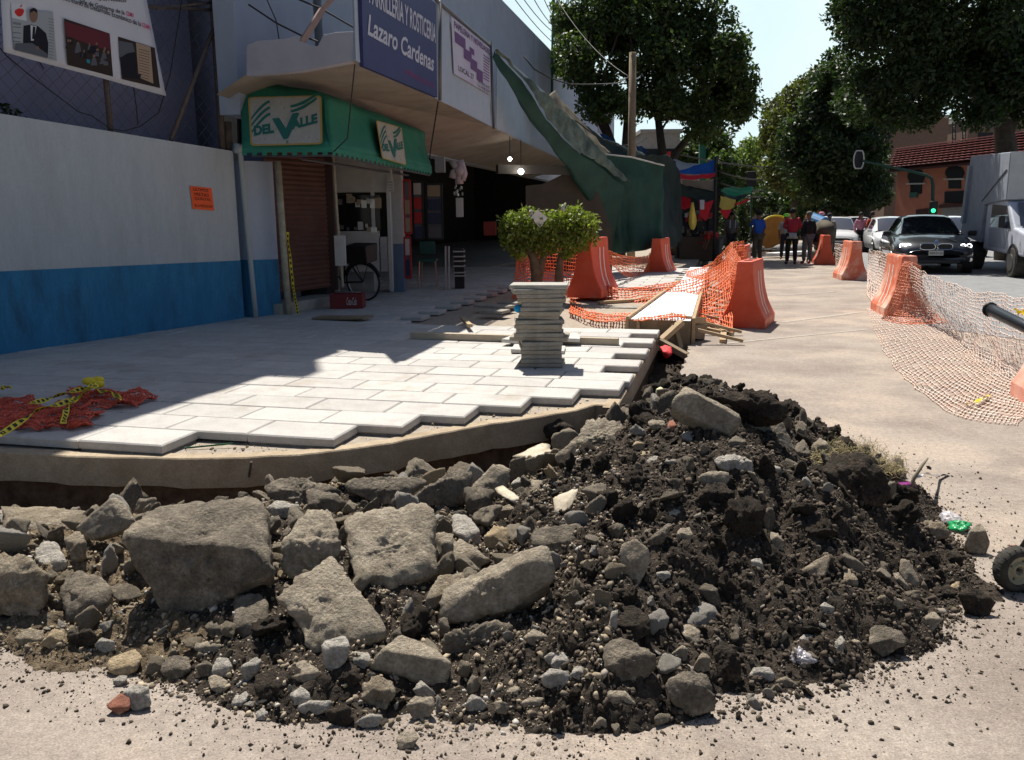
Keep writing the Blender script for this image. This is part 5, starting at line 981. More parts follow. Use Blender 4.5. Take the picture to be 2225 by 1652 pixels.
# awning rope & thin posts
tag(MB().tube([Y(771, 140, 10.6), Y(755, 300, 11.2), Y(725, 330, 11.4)], .008, 5).build('rope', m_cable), 'thin rope from the canopy edge down to the awning corner', 'rope')
tag(MB().tube([fa(952, 222), Y(935, 330, 16.5), Y(932, 378, 16.6)], .012, 5).build('rope', m_cable), 'thin rope from the fascia down to the far end of the awning', 'rope')
# ================================================================ shop front under the canopy
m_shut = mat('brown_roller_shutter', (.10, .05, .04), (.13, .07, .055), 3, .7, .15, 30)
m_white = mat('grubby_white_paint', (.42, .42, .40), (.48, .48, .46), 4, .8)
m_glassd = mat('dark_shop_glass', (.012, .013, .015), rough=.12, spec=.5)
m_metal = mat('bright_metal', (.5, .5, .5), rough=.3, metal=.9)
m_redp = mat('red_plastic', (.42, .03, .03), rough=.6); m_blackp = mat('black_paint', (.018, .018, .02), rough=.5)
sl, sr = Y(585, 350, 12.95), Y(722, 372, 14.3); bl, br = Y(605, 640, 12.95), Y(718, 624, 14.3)
sh = thing('roller_shutter', 'closed brown ribbed roller shutter under the green awning', 'shutter', bl)
n = 60; P = np.zeros((2, n + 1, 3)); sl = np.array([bl[0] - .12, bl[1], 2.75]); sr = np.array([br[0], br[1], 2.75]); dS = (br - bl) / np.linalg.norm((br - bl)[:2]); nS = np.array([dS[1], -dS[0], 0])
for j in range(n + 1):
    t = j / n; o = nS * (.014 * (1 if j % 2 else -1)); P[0, j] = sl * (1 - t) + bl * t + o; P[1, j] = sr * (1 - t) + br * t + o
mb = MB(); mb.grid(P, .01); mb.build('slats', m_shut, sh)
MB().beam(br + dS * .09 + [0, 0, -.05], sr + dS * .09, .16, .12).build('side_guide', mat('dark_brown_steel', (.05, .025, .02), rough=.6), sh)
MB().beam(sl + [-.2, 0, .05], sr + [.2, 0, .05], .3, .3).build('roller_box', m_dark, sh)
tag(MB().beam([*(bl[:2] - dS[:2] * .3), .29], [*(br[:2] + dS[:2] * .55), .29], .5, .17).build('doorstep', m_conc, bevel=.01), 'raised concrete doorstep under the roller shutter', 'step')
tag(MB().tube([Y(724, 340, 13.9), Y(733, 480, 13.9), Y(745, 624, 13.9)], .025, 6).build('thin_post', mat('cream_iron', (.42, .40, .31))), 'thin cream post at the right edge of the roller shutter', 'post')
# shop window bay
yb = 15.6
bay = thing('shop_bay', 'pale shop counter with dark glazing behind the parked bicycle', 'shop front', Y(790, 620, yb))
def q(u0, v0, u1, v1, y): a = Y(u0, v0, y); b = Y(u1, v1, y); return a[0], b[0], b[2], a[2]
x0, x1, z0, z1 = q(726, 325, 852, 420, yb); MB().boxz(x0 - .1, x1, yb, yb + .1, q(0, 0, 0, 425, yb)[2], 3.2).build('upper_panel', m_white, bay)
x0, x1, z0, z1 = q(730, 425, 826, 504, yb); MB().boxz(x0, x1, yb + .04, yb + .06, z0, z1).build('window_glass', m_glassd, bay)
for u in (726, 812, 846): xx = Y(u, 500, yb)[0]; MB().boxz(xx - .03, xx + .03, yb - .01, yb + .08, .3, 2.4).build('mullion', m_white, bay)
x0, x1, z0, z1 = q(728, 503, 826, 590, yb); MB().boxz(x0, x1, yb - .02, yb + .12, z0, z1).build('counter_front', m_white, bay)
x0, x1, z0, z1 = q(826, 515, 843, 590, yb); MB().boxz(x0, x1, yb - .03, yb + .12, z0, z1).build('sticker_panel', mat('sticker_grey', (.3, .3, .3), (.42, .42, .42), 40), bay)
rr = np.random.default_rng(9); gm = [m_white, m_metal, mat('card_tan', (.3, .24, .16)), mat('card_grey', (.12, .12, .13))]
for k in range(26):
    u = rr.uniform(732, 822); v = rr.choice([490, 496, 432, 440]) + rr.uniform(-3, 6); w = rr.uniform(.04, .12); p = Y(u, v, yb - .03 + .02 * rr.random()); MB().box(p, (w, .02, w * rr.uniform(.7, 1.6))).build('window_card', gm[int(rr.integers(4))], bay)
nt = MB(); a = Y(841, 393, yb - .2); b = Y(856, 417, yb - .2); nt.boxz(a[0], b[0], yb - .2, yb - .19, b[2], a[2]); w = b[0] - a[0]
for k in range(4): nt.boxz(a[0] + .02, b[0] - .02, yb - .203, yb - .201, a[2] - .03 - k * .05, a[2] - .02 - k * .05, 1)
nt.build('price_notice', [m_white, m_blk], bay)
wb = MB(); a = Y(725, 512, 13.6); b = Y(752, 578, 13.6); wb.boxz(a[0], b[0], 13.6, 13.66, b[2], a[2]); tag(wb.build('white_placard', m_white, bevel=.008), 'blank white placard hanging on the thin cream post', 'placard')
# column beside the bay
col = thing('shop_column', 'square column painted white above and blue below at the shop corner', 'column', Y(862, 627, 16.4))
a = Y(850, 627, 16.4)[0]; b = Y(878, 627, 16.4)[0]; zs = Y(860, 530, 16.4)[2]
MB().boxz(a, b, 16.4, 16.8, zs, 3.4).build('white_shaft', m_white, col); MB().boxz(a - .004, b + .004, 16.396, 16.804, .15, zs).build('blue_base', mat('blue_grey_dado', (.13, .19, .27), rough=.8), col)
MB().tube([Y(845, 395, 16.2), Y(850, 500, 16.2), Y(853, 627, 16.2)], .03, 6).build('corner_pipe', m_pvc, col)
# magazine racks, chair, ladder rack, hanging goods in the dark hall
def rack(lbl, u0, v0, u1, v1, y, fr, seed):
    t = thing('magazine_rack', lbl, 'rack', Y((u0 + u1) / 2, v1, y)); a = Y(u0, v0, y); b = Y(u1, v1, y); r = np.random.default_rng(seed); f = MB()
    for (x, z) in ((a[0], 0), (b[0], 0)): f.boxz(x - .02, x + .02, y, y + .05, b[2], a[2])
    for z in (a[2], b[2]): f.boxz(a[0], b[0], y, y + .05, z - .02, z + .02)
    f.build('frame', fr, t); g = MB(); g.boxz(a[0] + .02, b[0] - .02, y + .02, y + .04, b[2] + .02, a[2] - .02, 3)
    nz = max(2, int((a[2] - b[2]) / .28)); nx = max(1, int((b[0] - a[0]) / .2))
    for i in range(nx):
        for j in range(nz):
            cx = a[0] + (i + .5) * (b[0] - a[0]) / nx; cz = b[2] + (j + .5) * (a[2] - b[2]) / nz; g.box((cx, y, cz), ((b[0] - a[0]) / nx * .8, .02, (a[2] - b[2]) / nz * .78), m=int(r.integers(5)))
    g.build('magazines', [m_redp, m_white, mat('card_tan', (.3, .24, .16)), mat('card_grey', (.12, .12, .13)), mat('card_blue', (.04, .05, .09))], t)
rack('tall red framed magazine rack on the shop column', 877, 392, 893, 508, 16.5, m_redp, 1); rack('low red framed magazine rack near the floor by the column', 879, 515, 893, 604, 16.5, m_redp, 2)
rack('wide wall of hanging red and white packets in the dim hall', 896, 395, 920, 520, 17.6, m_blackp, 3); rack('dark shelves crowded with small packets beside the lilies', 925, 400, 962, 520, 18.2, m_blackp, 4)
ch = thing('kitchen_chair', 'green backed chair with thin steel legs in the dim hall', 'chair', Y(929, 606, 17.2)); m_grn = mat('dull_green_vinyl', (.03, .09, .07), rough=.6); yb2 = 17.2
def bx(name, u0, v0, u1, v1, y, d, m, par, **k): a = Y(u0, v0, y); b = Y(u1, v1, y); return MB().boxz(a[0], b[0], y, y + d, b[2], a[2]).build(name, m, par, bevel=.01, **k)
bx('backrest', 911, 525, 946, 552, yb2 + .4, .04, m_grn, ch); bx('seat', 908, 564, 948, 570, yb2, .42, m_grn, ch)
for u, dy in ((911, 0), (945, 0), (913, .38), (943, .38)): p = Y(u, 568, yb2); MB().tube([(p[0], yb2 + dy, p[2]), (p[0] + (.03 if u > 930 else -.03), yb2 + dy, .21)], .012, 6).build('leg', m_metal, ch)
sr_ = thing('wire_stand', 'narrow steel stand with white shelves standing at the hall entrance', 'stand', Y(985, 610, 17.0)); y_ = 17.0
for u in (968, 975): MB().tube([Y(u, 535, y_), (Y(u, 608, y_)[0], y_, .21)], .02, 6).build('upright', m_white, sr_)
a = Y(984, 540, y_); b = Y(1010, 608, y_); mb = MB()
for v in (547, 558, 568, 579, 593, 600): z = Y(990, v, y_)[2]; mb.boxz(a[0], b[0], y_, y_ + .3, z - .012, z + .012)
mb.build('shelves', m_white, sr_); MB().boxz(a[0] + .02, b[0] - .02, y_ + .05, y_ + .3, .21, a[2]).build('stand_back', m_dark, sr_)
m_lily = mat('dusky_pink_flower', (.42, .33, .34), rough=.6)
lw = thing('paper_flower', 'bunch of pale pink calla-shaped paper flowers hanging in the hall entrance', 'decoration', Y(995, 400, 16.6))
for (pts, r) in (([(983, 350), (990, 362), (998, 372)], .075), ([(998, 350), (1003, 362), (1008, 378), (1004, 392)], .085), ([(984, 388), (986, 375), (992, 370)], .08), ([(998, 400), (997, 385), (996, 374)], .08)):
    MB().tube([Y(u, v, 16.6) for u, v in pts], np.linspace(r, r * .8, len(pts)), 10).build('petal_tube', m_lily, lw, smooth=True)
MB().ball(Y(998, 372, 16.55), .09).build('flower_centre', m_lily, lw, smooth=True)
mb = MB()
for k in range(16): p = Y(rr.uniform(986, 1006), rr.uniform(402, 424), 16.6); mb.box(p, (.03, .01, .05), rz=rr.uniform(0, 3))
mb.build('foil_tassels', m_metal, lw)
bag = bx('shopping_bag', 990, 430, 1007, 472, 17.4, .05, m_white, None); tag(bag, 'white carrier bag hanging below the paper flowers', 'bag')
bx2 = bx('speaker_box', 944, 340, 966, 374, 16.9, .3, mat('box_grey', (.25, .25, .25)), None); tag(bx2, 'grey wall box right of the awning end', 'box')
rb = bx('red_bin', 1050, 482, 1078, 512, 19.5, .5, mat('dull_red', (.16, .025, .02)), None); tag(rb, 'dull red box standing in the darkness of the hall', 'box')
# hall lamps (lit bulbs)
m_bulb = mat('lit_bulb', (1, 1, 1), emit=(1, .97, .9), estr=14)
for k, (u, v) in enumerate(((1108, 346), (1132, 373))):
    t = thing('hanging_bulb', ['smaller left hanging bulb glowing in the dark hall', 'brighter right hanging bulb glowing in the dark hall'][k], 'lamp', Y(u, v, 20)); p = Y(u, v, 20)
    MB().ball(p, .045 + .02 * k).build('bulb', m_bulb, t, smooth=True); MB().tube([p + [0, 0, .06], p + [0, 0, .7]], .008, 5).build('wire', m_cable, t)
# dusty sheet and beam deep inside, base colours darkened for the dim hall
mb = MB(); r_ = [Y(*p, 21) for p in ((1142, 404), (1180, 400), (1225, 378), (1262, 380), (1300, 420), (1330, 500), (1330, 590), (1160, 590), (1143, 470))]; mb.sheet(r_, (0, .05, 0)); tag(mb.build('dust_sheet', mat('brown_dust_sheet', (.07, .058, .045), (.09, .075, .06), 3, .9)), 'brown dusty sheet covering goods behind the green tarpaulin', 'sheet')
tag(MB().beam(Y(1080, 368, 20), Y(1290, 372, 21), .15, .2).build('timber_lintel', mat('dim_timber', (.09, .08, .07))), 'horizontal grey timber lintel in the dark hall', 'beam')
for k, (u, v) in enumerate(((1022, 440), (1040, 425))):
    pass
# crate and debris at the doorstep
cr = thing('bottle_crate', 'dark red plastic bottle crate with white script lettering by the doorstep', 'crate', G(750, 674, .22)); c0 = G(717, 672, .22); c1_ = G(787, 672, .22); w = np.linalg.norm(c1_ - c0)
m_crate = mat('dark_red_crate', (.16, .018, .022), rough=.5); yc = c0[1]
mb = MB(); x0, x1 = c0[0], c1_[0]; mb.boxz(x0, x1, yc, yc + .02, .22, .45); mb.boxz(x0, x1, yc + .3, yc + .32, .22, .45); mb.boxz(x0, x0 + .02, yc + .02, yc + .3, .22, .45); mb.boxz(x1 - .02, x1, yc + .02, yc + .3, .22, .45); mb.boxz(x0 + .02, x1 - .02, yc + .02, yc + .3, .22, .24); mb.build('crate_body', m_crate, cr, bevel=.006)
V, F = textmesh('Coca-Cola', .3, .01); lo = V.min(0); hi = V.max(0); X = x0 + (x1 - x0) * (.52 + .30 * (V[:, 0] - lo[0]) / (hi[0] - lo[0])); Z = .28 + .12 * (V[:, 1] - lo[1]) / (hi[1] - lo[1]); mb = MB(); mb.add(np.stack([X, np.full(len(X), yc - .003), Z], 1), F); mb.build('lettering', m_white, cr)
def plank(name, label, a, b, w, h, m, cat='plank', group=None, **k): o = MB().beam(a, b, w, h).build(name, m, bevel=.004); return tag(o, label, cat, group)
m_wood = mat('raw_pine_timber', (.36, .25, .14), (.46, .34, .21), 6, .8, .3, 30, stretch=(1, 1, 6)); m_woodd = mat('weathered_timber', (.20, .15, .09), (.28, .21, .14), 6, .85, .3, 30)
o = plank('flat_board', 'grey board lying tilted in front of the bottle crate', G(690, 690, .24), G(800, 690, .27), .28, .03, m_woodd, 'board')
o = rock(0, [(625, 672), (650, 655), (690, 655), (695, 680), (640, 688)], 'gb', 'rubble_stone', 'grey lump of concrete lying below the doorstep', 'stone', up=.22)
# bicycle
def bicycle():
    t = thing('bicycle', 'old black bicycle with a dark basket parked in the shop bay', 'bicycle', (0, 0, 0)); m = m_blackp; W_ = {}
    mt = mat('bike_rubber', (.02, .02, .02), rough=.8)
    for nm, x in (('rear', -.5), ('front', .52)):
        w = thing('wheel', None, None, (0, 0, 0)); w.parent = t; a = np.linspace(0, 2 * math.pi, 40, endpoint=False); c = np.array([x, 0, .34])
        MB().tube([c + [.32 * math.cos(q), 0, .32 * math.sin(q)] for q in a], .018, 6, closed=True).build('tyre', mt, w, smooth=True, local=True, center=False)
        MB().tube([c + [.298 * math.cos(q), 0, .298 * math.sin(q)] for q in a], .008, 5, closed=True).build('rim', m_metal, w, smooth=True, local=True, center=False)
        A = np.array([c] * 28); B = np.array([c + [.3 * math.cos(k * .2244), 0, .3 * math.sin(k * .2244)] for k in range(28)]); s = strands('spokes', A, B, .0018, m_metal, None, False); s.parent = w
    F_ = MB()
    for a, b in (((-.5, .34), (-.12, .32)), ((-.5, .34), (-.2, .78)), ((-.12, .32), (-.22, .88)), ((-.12, .32), (.36, .78)), ((-.2, .78), (.34, .85)), ((.34, .92), (.52, .34))): F_.tube([(a[0], 0, a[1]), (b[0], 0, b[1])], .016, 6)
    F_.build('frame', m, t, smooth=True, local=True, center=False); H = MB(); H.tube([(.34, 0, .92), (.32, 0, 1.0), (.30, -.2, 1.02), (.18, -.28, 1.0)], .012, 6); H.tube([(.32, 0, 1.0), (.30, .2, 1.02), (.18, .28, 1.0)], .012, 6); H.build('handlebar', m_blackp, t, local=True, center=False)
    MB().box((-.25, 0, .92), (.26, .13, .05), taper=.7).build('saddle', m, t, local=True, center=False, bevel=.02); MB().box((-.52, 0, .83), (.42, .36, .30), taper=1.1).build('basket', m, t, local=True, center=False, bevel=.02)
    F2_ = MB(); F2_.tube([(-.5, 0, .34), (-.66, 0, .7)], .008, 5); F2_.tube([(-.5, 0, .34), (-.38, 0, .7)], .008, 5); F2_.tube([(-.5 + .36 * math.cos(q), 0, .34 + .36 * math.sin(q)) for q in np.linspace(.3, 2.9, 14)], .02, 5); F2_.build('mudguard', m, t, local=True, center=False); return t
bk = bicycle(); p = Y(795, 600, 14.9); bk.location = (p[0] - .46, 14.9, .21); bk.rotation_euler = (R(-8), 0, R(180 - 22))
# ================================================================ paver stack, beam, boards
m_pst = mat('grey_concrete_paver', (.26, .24, .205), (.35, .325, .28), 9, .9, .3, 90, c3=(.22, .20, .175), s3=4, t3=.55, w3=.2, speck=.15, sps=60)
m_ptop = mat('pale_paver_top', (.46, .45, .42), (.54, .52, .49), 9, .9, .3, 120)
sb = G(1172, 799, PZ); sbc = np.array([sb[0] + .02, sb[1] + .17]); z = PZ + .003; offs = [(1125, 1225), (1133, 1218), (1130, 1219), (1133, 1217), (1135, 1217), (1132, 1218), (1110, 1240), (1118, 1228), (1123, 1225), (1120, 1226), (1120, 1229), (1135, 1216), (1131, 1221), (1128, 1225), (1137, 1216), (1122, 1230), (1124, 1229), (1113, 1233), (1111, 1240)]
rs2 = np.random.default_rng(4)
for k, (u0, u1) in enumerate(offs):
    hgt = .0405; t = hgt - .0015; y = sbc[1] - .19 + rs2.uniform(-.01, .02); x0 = Y(u0, 800 - k * 9.3, y)[0]; x1 = Y(u1, 800 - k * 9.3, y)[0]; w = min(max((x1 - x0) * .98, .38), .56); yaw = rs2.uniform(-.10, .06) - (.1 if k % 3 == 0 else 0)
    cx = (x0 + x1) / 2 + rs2.uniform(-.015, .015); o = MB().box((0, 0, t / 2), (w, .36, t), m=0).build('paver', [mat('top_stack_paver', (.36, .345, .31), (.42, .40, .36), 9, .9, .3, 90, speck=.12) if k == len(offs) - 1 else (m_pst if k % 3 else mat('brownish_paver', (.29, .25, .195), (.34, .30, .24), 9, .9, .3, 90, speck=.15, sps=60))], center=False, bevel=.007)  # top paver gets a lighter base colour for its sunlit face
    o.location = (cx, sbc[1] + rs2.uniform(-.02, .02), z); o.rotation_euler = (0, 0, yaw); z += hgt
    tag(o, 'top paver of the tall stack of loose grey pavers, lit by the sun' if k == len(offs) - 1 else ('lowest paver carrying the tall stack of loose grey pavers' if k == 0 else 'loose grey paver inside the tall stack standing on the new pavement'), 'paver', 'loose pavers stacked on the pavement')
for k, (u, v, ya, zz, lb) in enumerate(((1240, 757, .12, PZ + .05, 'loose paver lying just right of the foot of the stack'), (1130, 760, -.15, PZ + .03, 'loose paver sticking out left behind the foot of the stack'), (1205, 775, .1, PZ + .002, 'loose paver lying flat under the one right of the stack'))):
    p = G(u, v, PZ); o = MB().box((0, 0, .02), (.55, .37, .04)).build('paver', m_ptop, center=False, bevel=.005); o.location = (p[0] - (.15 if k != 1 else -.12), p[1] + .35, zz); o.rotation_euler = (0, .03, ya - .2); tag(o, lb, 'paver', 'loose pavers stacked on the pavement')
tag(MB().ball(G(1127, 672, .9) * 0 + Y(1127, 671, sbc[1] - .1), (.045, .04, .04)).build('blue_glove', mat('bright_blue_cloth', (.01, .25, .5), rough=.8), smooth=True), 'small bright blue rag hanging from the left side of the paver stack', 'rag')
ba = G(893, 737, PZ + .0); bb = G(1345, 752, PZ); m_beam = mat('formwork_beam', (.40, .33, .24), (.48, .41, .31), 5, .85, .25, 40, stretch=(.6, 3, 3))
plank('timber_beam', 'long straight timber beam lying across the new pavement behind the stack', ba + [0, .05, .04], bb + [0, .05, .04], .09, .075, m_beam, 'beam')
for k, (u0, v0, u1, v1, w) in enumerate(((1005, 697, 1022, 722, .06), (1040, 668, 1110, 672, .3), (1090, 662, 1130, 664, .3), (1050, 680, 1100, 682, .3))):
    plank('loose_slab' if k else 'wood_offcut', ['short sunlit offcut of wood standing by the left end of the beam', 'grey slab lying left of the planter', 'second grey slab under the first left of the planter', 'grey slab nearest the beam left of the stack'][k], G(u0, v0, PZ) + [0, 0, .03], G(u1, v1, PZ) + [0, 0, .03 + (.05 if k == 0 else 0)], w, .04, m_wood if k == 0 else m_pst, 'slab' if k else 'offcut')
# edge course of pavers beyond the beam and the white kerb strip
m_wk = mat('white_new_kerb', (.70, .70, .72), (.76, .76, .78), 6, .7, .1, 60)
KW = [G(1368, 693, .30), G(1500, 697, .30), G(1527, 610, .30), G(1540, 580, .30), G(1500, 580, .30), G(1478, 612, .30)]
wk = thing('cast_kerb', 'bright white newly cast kerb strip held in timber formwork', 'kerb', KW[0] * [1, 1, 0])
MB().prism([(p[0], p[1]) for p in (KW[0], KW[1], KW[2], KW[3], KW[4], KW[5])], -.1, .29).build('concrete_strip', m_wk, wk)
for s, (a, b) in enumerate(((KW[0] + [-.03, 0, 0], KW[5] + [-.03, 0, 0]), (KW[1] + [.04, 0, 0], KW[2] + [.04, 0, 0]))): MB().beam(np.array(a) * [1, 1, 0] + [0, 0, .12], np.array(b) * [1, 1, 0] + [0, 0, .12], .04, .42).build('form_board', m_wood, wk)
MB().beam([KW[0][0], KW[0][1] - .03, .12], [KW[1][0], KW[1][1] - .03, .12], .02, .36).build('end_board', m_woodd, wk)
# crossed timbers and props at the trench
T = [((1372, 692, .25), (1432, 640, .6), .09), ]
def pk(label, p0, p1, w, h, m): return plank('formwork_timber', label, p0, p1, w, h, m, 'timber', 'formwork timbers by the trench')
c_ = 12.2
pk('upper of the two timbers forming an arrow by the trench', Y(1437, 740, 10.3), Y(1481, 700, 10.5), .09, .06, m_wood)
pk('lower of the two timbers forming an arrow by the trench', Y(1434, 742, 10.25), Y(1492, 774, 10.0), .09, .07, m_woodd)
pk('short upright prop inside the arrow of timbers', Y(1464, 704, 10.5), Y(1478, 757, 10.4), .07, .05, m_woodd)
pk('stubby timber stacked highest right of the white kerb', Y(1500, 694, 11.0), Y(1524, 696, 11.2), .15, .08, m_wood)
pk('stubby timber under the highest one right of the white kerb', Y(1500, 712, 11.0), Y(1526, 712, 11.2), .16, .09, m_woodd)
pk('lowest stubby timber right of the white kerb', Y(1498, 728, 11.0), Y(1520, 730, 11.2), .16, .09, m_woodd)
pk('thin lath lying toward the near barrier foot', G(1530, 692, .06), G(1575, 722, .05), .05, .04, m_wood)
pk('lath lying nearly level at the near barrier foot', G(1525, 712, .04), G(1592, 726, .03), .05, .04, m_wood)
pk('upright board at the left end of the white kerb', Y(1384, 700, 11.0), Y(1386, 760, 10.9), .03, .2, m_wood)
for k in range(9):
    t = k / 8; a = KW[1] * (1 - t) + KW[2] * t; a = a * [1, 1, 0]; pk(f'cross stake number {["one", "two", "three", "four", "five", "six", "seven", "eight", "nine"][k]} from the near end of the formwork rail', a + [.1, 0, .18], a + [.65, -.12, .05], .05, .04, m_wood)
pk('long rail outside the stakes right of the white kerb', KW[1] * [1, 1, 0] + [.42, 0, .03], KW[2] * [1, 1, 0] + [.55, 0, .03], .08, .05, m_wood)
rd = thing('rebar_cage', 'small cage of dark reinforcing bars inside the formwork end', 'rebar', Y(1485, 720, 12.0))
for k in range(4): MB().tube([Y(1474 + k * 6, 692, 11.0), Y(1473 + k * 6, 702, 10.95), Y(1472 + k * 7, 760, 10.9)], .006, 5).build('bar', m_steel, rd)
for k in range(2): MB().tube([Y(1470, 700 + k * 18, 10.9), Y(1498, 700 + k * 18, 10.9)], .006, 5).build('bar', m_steel, rd)
rgb = rock(0, [(1432, 752), (1445, 748), (1460, 752), (1462, 768), (1452, 775), (1440, 765)], 'rd', 'red_rag', 'crumpled bright red rag lying in the trench', 'rag', up=.25); rgb.data.materials[0] = mat('red_cloth', (.6, .03, .035), rough=.7)
rg2 = rock(0, [(1425, 845), (1436, 840), (1446, 848), (1440, 862), (1424, 860)], 'wh', 'paper_scrap', 'pale yellowish paper scrap in the trench behind the heap', 'paper', up=.0); rg2.data.materials[0] = mat('yellow_paper', (.62, .6, .35), rough=.7)
# iron bar at the kerb
tag(MB().tube([G(541, 1052, -.05) + [0, -.03, 0], PL(546, 1004, G(541, 1052, 0) + [0, -.03, 0], (1, 0))], .008, 6).build('iron_bar', m_steel), 'rusty iron bar standing against the kerb face', 'bar')
tag(MB().tube([G(400, 974, .16), G(505, 964, .175)], .006, 6).build('green_rod', mat('dark_green_rod', (.02, .10, .04), rough=.6)), 'thin dark green rod lying on the mortar in front of the pavers', 'rod')
# excavated zone beyond the beam: boards, paver edge
for k, (u0, v0, u1, v1, z, w) in enumerate(((1235, 668, 1440, 672, .14, .25), (1300, 658, 1450, 648, .18, .1), (1265, 690, 1340, 700, .1, .3))):
    plank('site_board', ['long grey board across the excavated strip behind the stack', 'timber batten behind the sagging orange net', 'pale tilted board in the excavated strip'][k], G(u0, v0, z), G(u1, v1, z), w, .05, [m_pst, m_wood, m_wk][k], 'board')
plank('site_board', 'low batten lying on the pavement far behind the nets', G(1445, 604, .2), G(1508, 606, .2), .12, .06, m_wood, 'board')
# ================================================================ plastic barriers
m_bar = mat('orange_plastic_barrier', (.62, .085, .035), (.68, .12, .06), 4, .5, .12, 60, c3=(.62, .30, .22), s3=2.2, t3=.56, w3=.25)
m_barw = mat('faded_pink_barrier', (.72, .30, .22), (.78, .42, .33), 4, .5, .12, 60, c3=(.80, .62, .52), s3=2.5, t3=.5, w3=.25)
m_barf = mat('sunlit_pale_barrier', (.66, .14, .07), (.70, .22, .13), 4, .5, .12, 60, c3=(.80, .60, .48), s3=2.2, t3=.46, w3=.2)  # paler barrier copy, the sunlit look of its sides put into the colour
m_strip = mat('white_reflective_strip', (.75, .74, .68), rough=.4)
PROF = [(.32, 0), (.32, .13), (.29, .18), (.215, .33), (.168, .49), (.138, .65), (.122, .80), (.115, .93), (.105, .96)]
def barrier(label, near, axis, z, L=1.05, m=None, hs=1.):   # near: (x,y) centre of the near end foot; axis: plan direction away from it
    t = thing('plastic_barrier', label, 'barrier', (near[0], near[1], z), 0, 'orange water filled road barriers'); a = np.array(axis, float); a /= np.linalg.norm(a)
    t.rotation_euler = (0, 0, math.atan2(a[1], a[0])); prof = [(y, zz * hs) for y, zz in PROF]; n = len(prof); ring = prof + [(-y, zz) for y, zz in prof[::-1]]
    xs = [0, .02, L * .5, L - .02, L]; V = []; k = len(ring)
    for x in xs:
        e = .965 if x in (0, L) else 1
        for (y, zz) in ring: V.append((x, y * e, zz if zz < .01 else zz * (1 - (1 - e) * .1)))
    F = [(i * k + j, i * k + (j + 1) % k, (i + 1) * k + (j + 1) % k, (i + 1) * k + j) for i in range(len(xs) - 1) for j in range(k)] + [tuple(range(k))[::-1], tuple((len(xs) - 1) * k + j for j in range(k))]
    mb = MB(); mb.add(V, F); mb.build('shell', m or m_bar, t, local=True, center=False, bevel=.008)
    mb = MB()
    for sy in (1, -1):
        for x in (.32, .55):
            P = []
            for i in range(2, 7): y, zz = prof[i]; P.append([(x + (zz - .2) * .25 * (1 if x < .5 else 1), sy * (y + .003), zz), (x + .05 + (zz - .2) * .25, sy * (y + .003), zz)])
            P = np.array(P); mb.grid(P if sy < 0 else P[:, ::-1], .002)
    mb.build('reflective_strip', m_strip, t, local=True, center=False)
    for x in (.22, .75):
        for sy in (1, -1): MB().box((x, sy * .296, .035), (.12, .02, .07)).build('fork_slot', m_blackp, t, local=True, center=False)
    for x in (.3, .7): MB().box((L * x, 0, .963 * hs), (.16, .10, .01)).build('filler_recess', m_blackp, t, local=True, center=False)
    return t
def bfrom(label, uL, uR, uF, z, flip=False, axo=None, **k):   # pixels of the near end foot corners and one far foot corner
    a = G(*uL, z)[:2]; b = G(*uR, z)[:2]; c = G(*uF, z)[:2]; e = (a + b) / 2; ref = a if flip else b; ax = c - ref
    ax = ax / np.linalg.norm(ax) if axo is None else np.array(axo, float)
    return barrier(label, e, ax, z, **k), e, ax / np.linalg.norm(ax)
bfrom('orange barrier with a white strip standing right of the bushy planter', (1240, 644), (1299, 652), (1358, 634), .21, hs=1.08)
bfrom('orange barrier half in shade below the green tarpaulin', (1400, 596), (1451, 608), (1473, 601), .1, hs=1.0)
bfrom('nearest orange barrier beside the timber formwork', (1572, 709), (1655, 718), (1674, 702), .0)
bfrom('orange barrier wrapped in net behind the nearest one', (1578, 628), (1635, 632), (1645, 622), .0)
bfrom('farthest small barrier beside the pedestrians', (1776, 574), (1812, 578), (1768, 566), .0, True, axo=(.25, 1))
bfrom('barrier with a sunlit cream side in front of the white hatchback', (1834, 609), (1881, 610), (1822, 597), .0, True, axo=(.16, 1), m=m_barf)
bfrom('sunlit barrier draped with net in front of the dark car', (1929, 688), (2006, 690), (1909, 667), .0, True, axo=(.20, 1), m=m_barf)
barrier('barrier corner cut by the right edge of the picture', G(2260, 930, 0)[:2] + [.50, .1], (.25, .97), 0., m=m_barw)
# ================================================================ orange nets
m_net = mat('orange_safety_net', (.80, .17, .05), rough=.5); m_netp = mat('sunlit_pale_net', (.80, .56, .45), (.84, .70, .62), 5, .5)  # pale net colour carries the glare of direct sun
m_netd = mat('crumpled_orange_net', (.80, .14, .08), rough=.5)
def cinterp(C, n, m):
    C = np.asarray(C, float); a, b = C.shape[:2]
    def cr(C, n):
        k = len(C); t = np.linspace(0, k - 1, n); i = np.clip(t.astype(int), 0, k - 2); f = (t - i)[:, None, None]
        p0 = C[np.maximum(i - 1, 0)]; p1 = C[i]; p2 = C[i + 1]; p3 = C[np.minimum(i + 2, k - 1)]
        return .5 * ((2 * p1) + (-p0 + p2) * f + (2 * p0 - 5 * p1 + 4 * p2 - p3) * f ** 2 + (-p0 + 3 * p1 - 3 * p2 + p3) * f ** 3)
    C = cr(C, n); return cr(C.transpose(1, 0, 2), m).transpose(1, 0, 2)
def uy(L): return [Y(*p) for p in L]
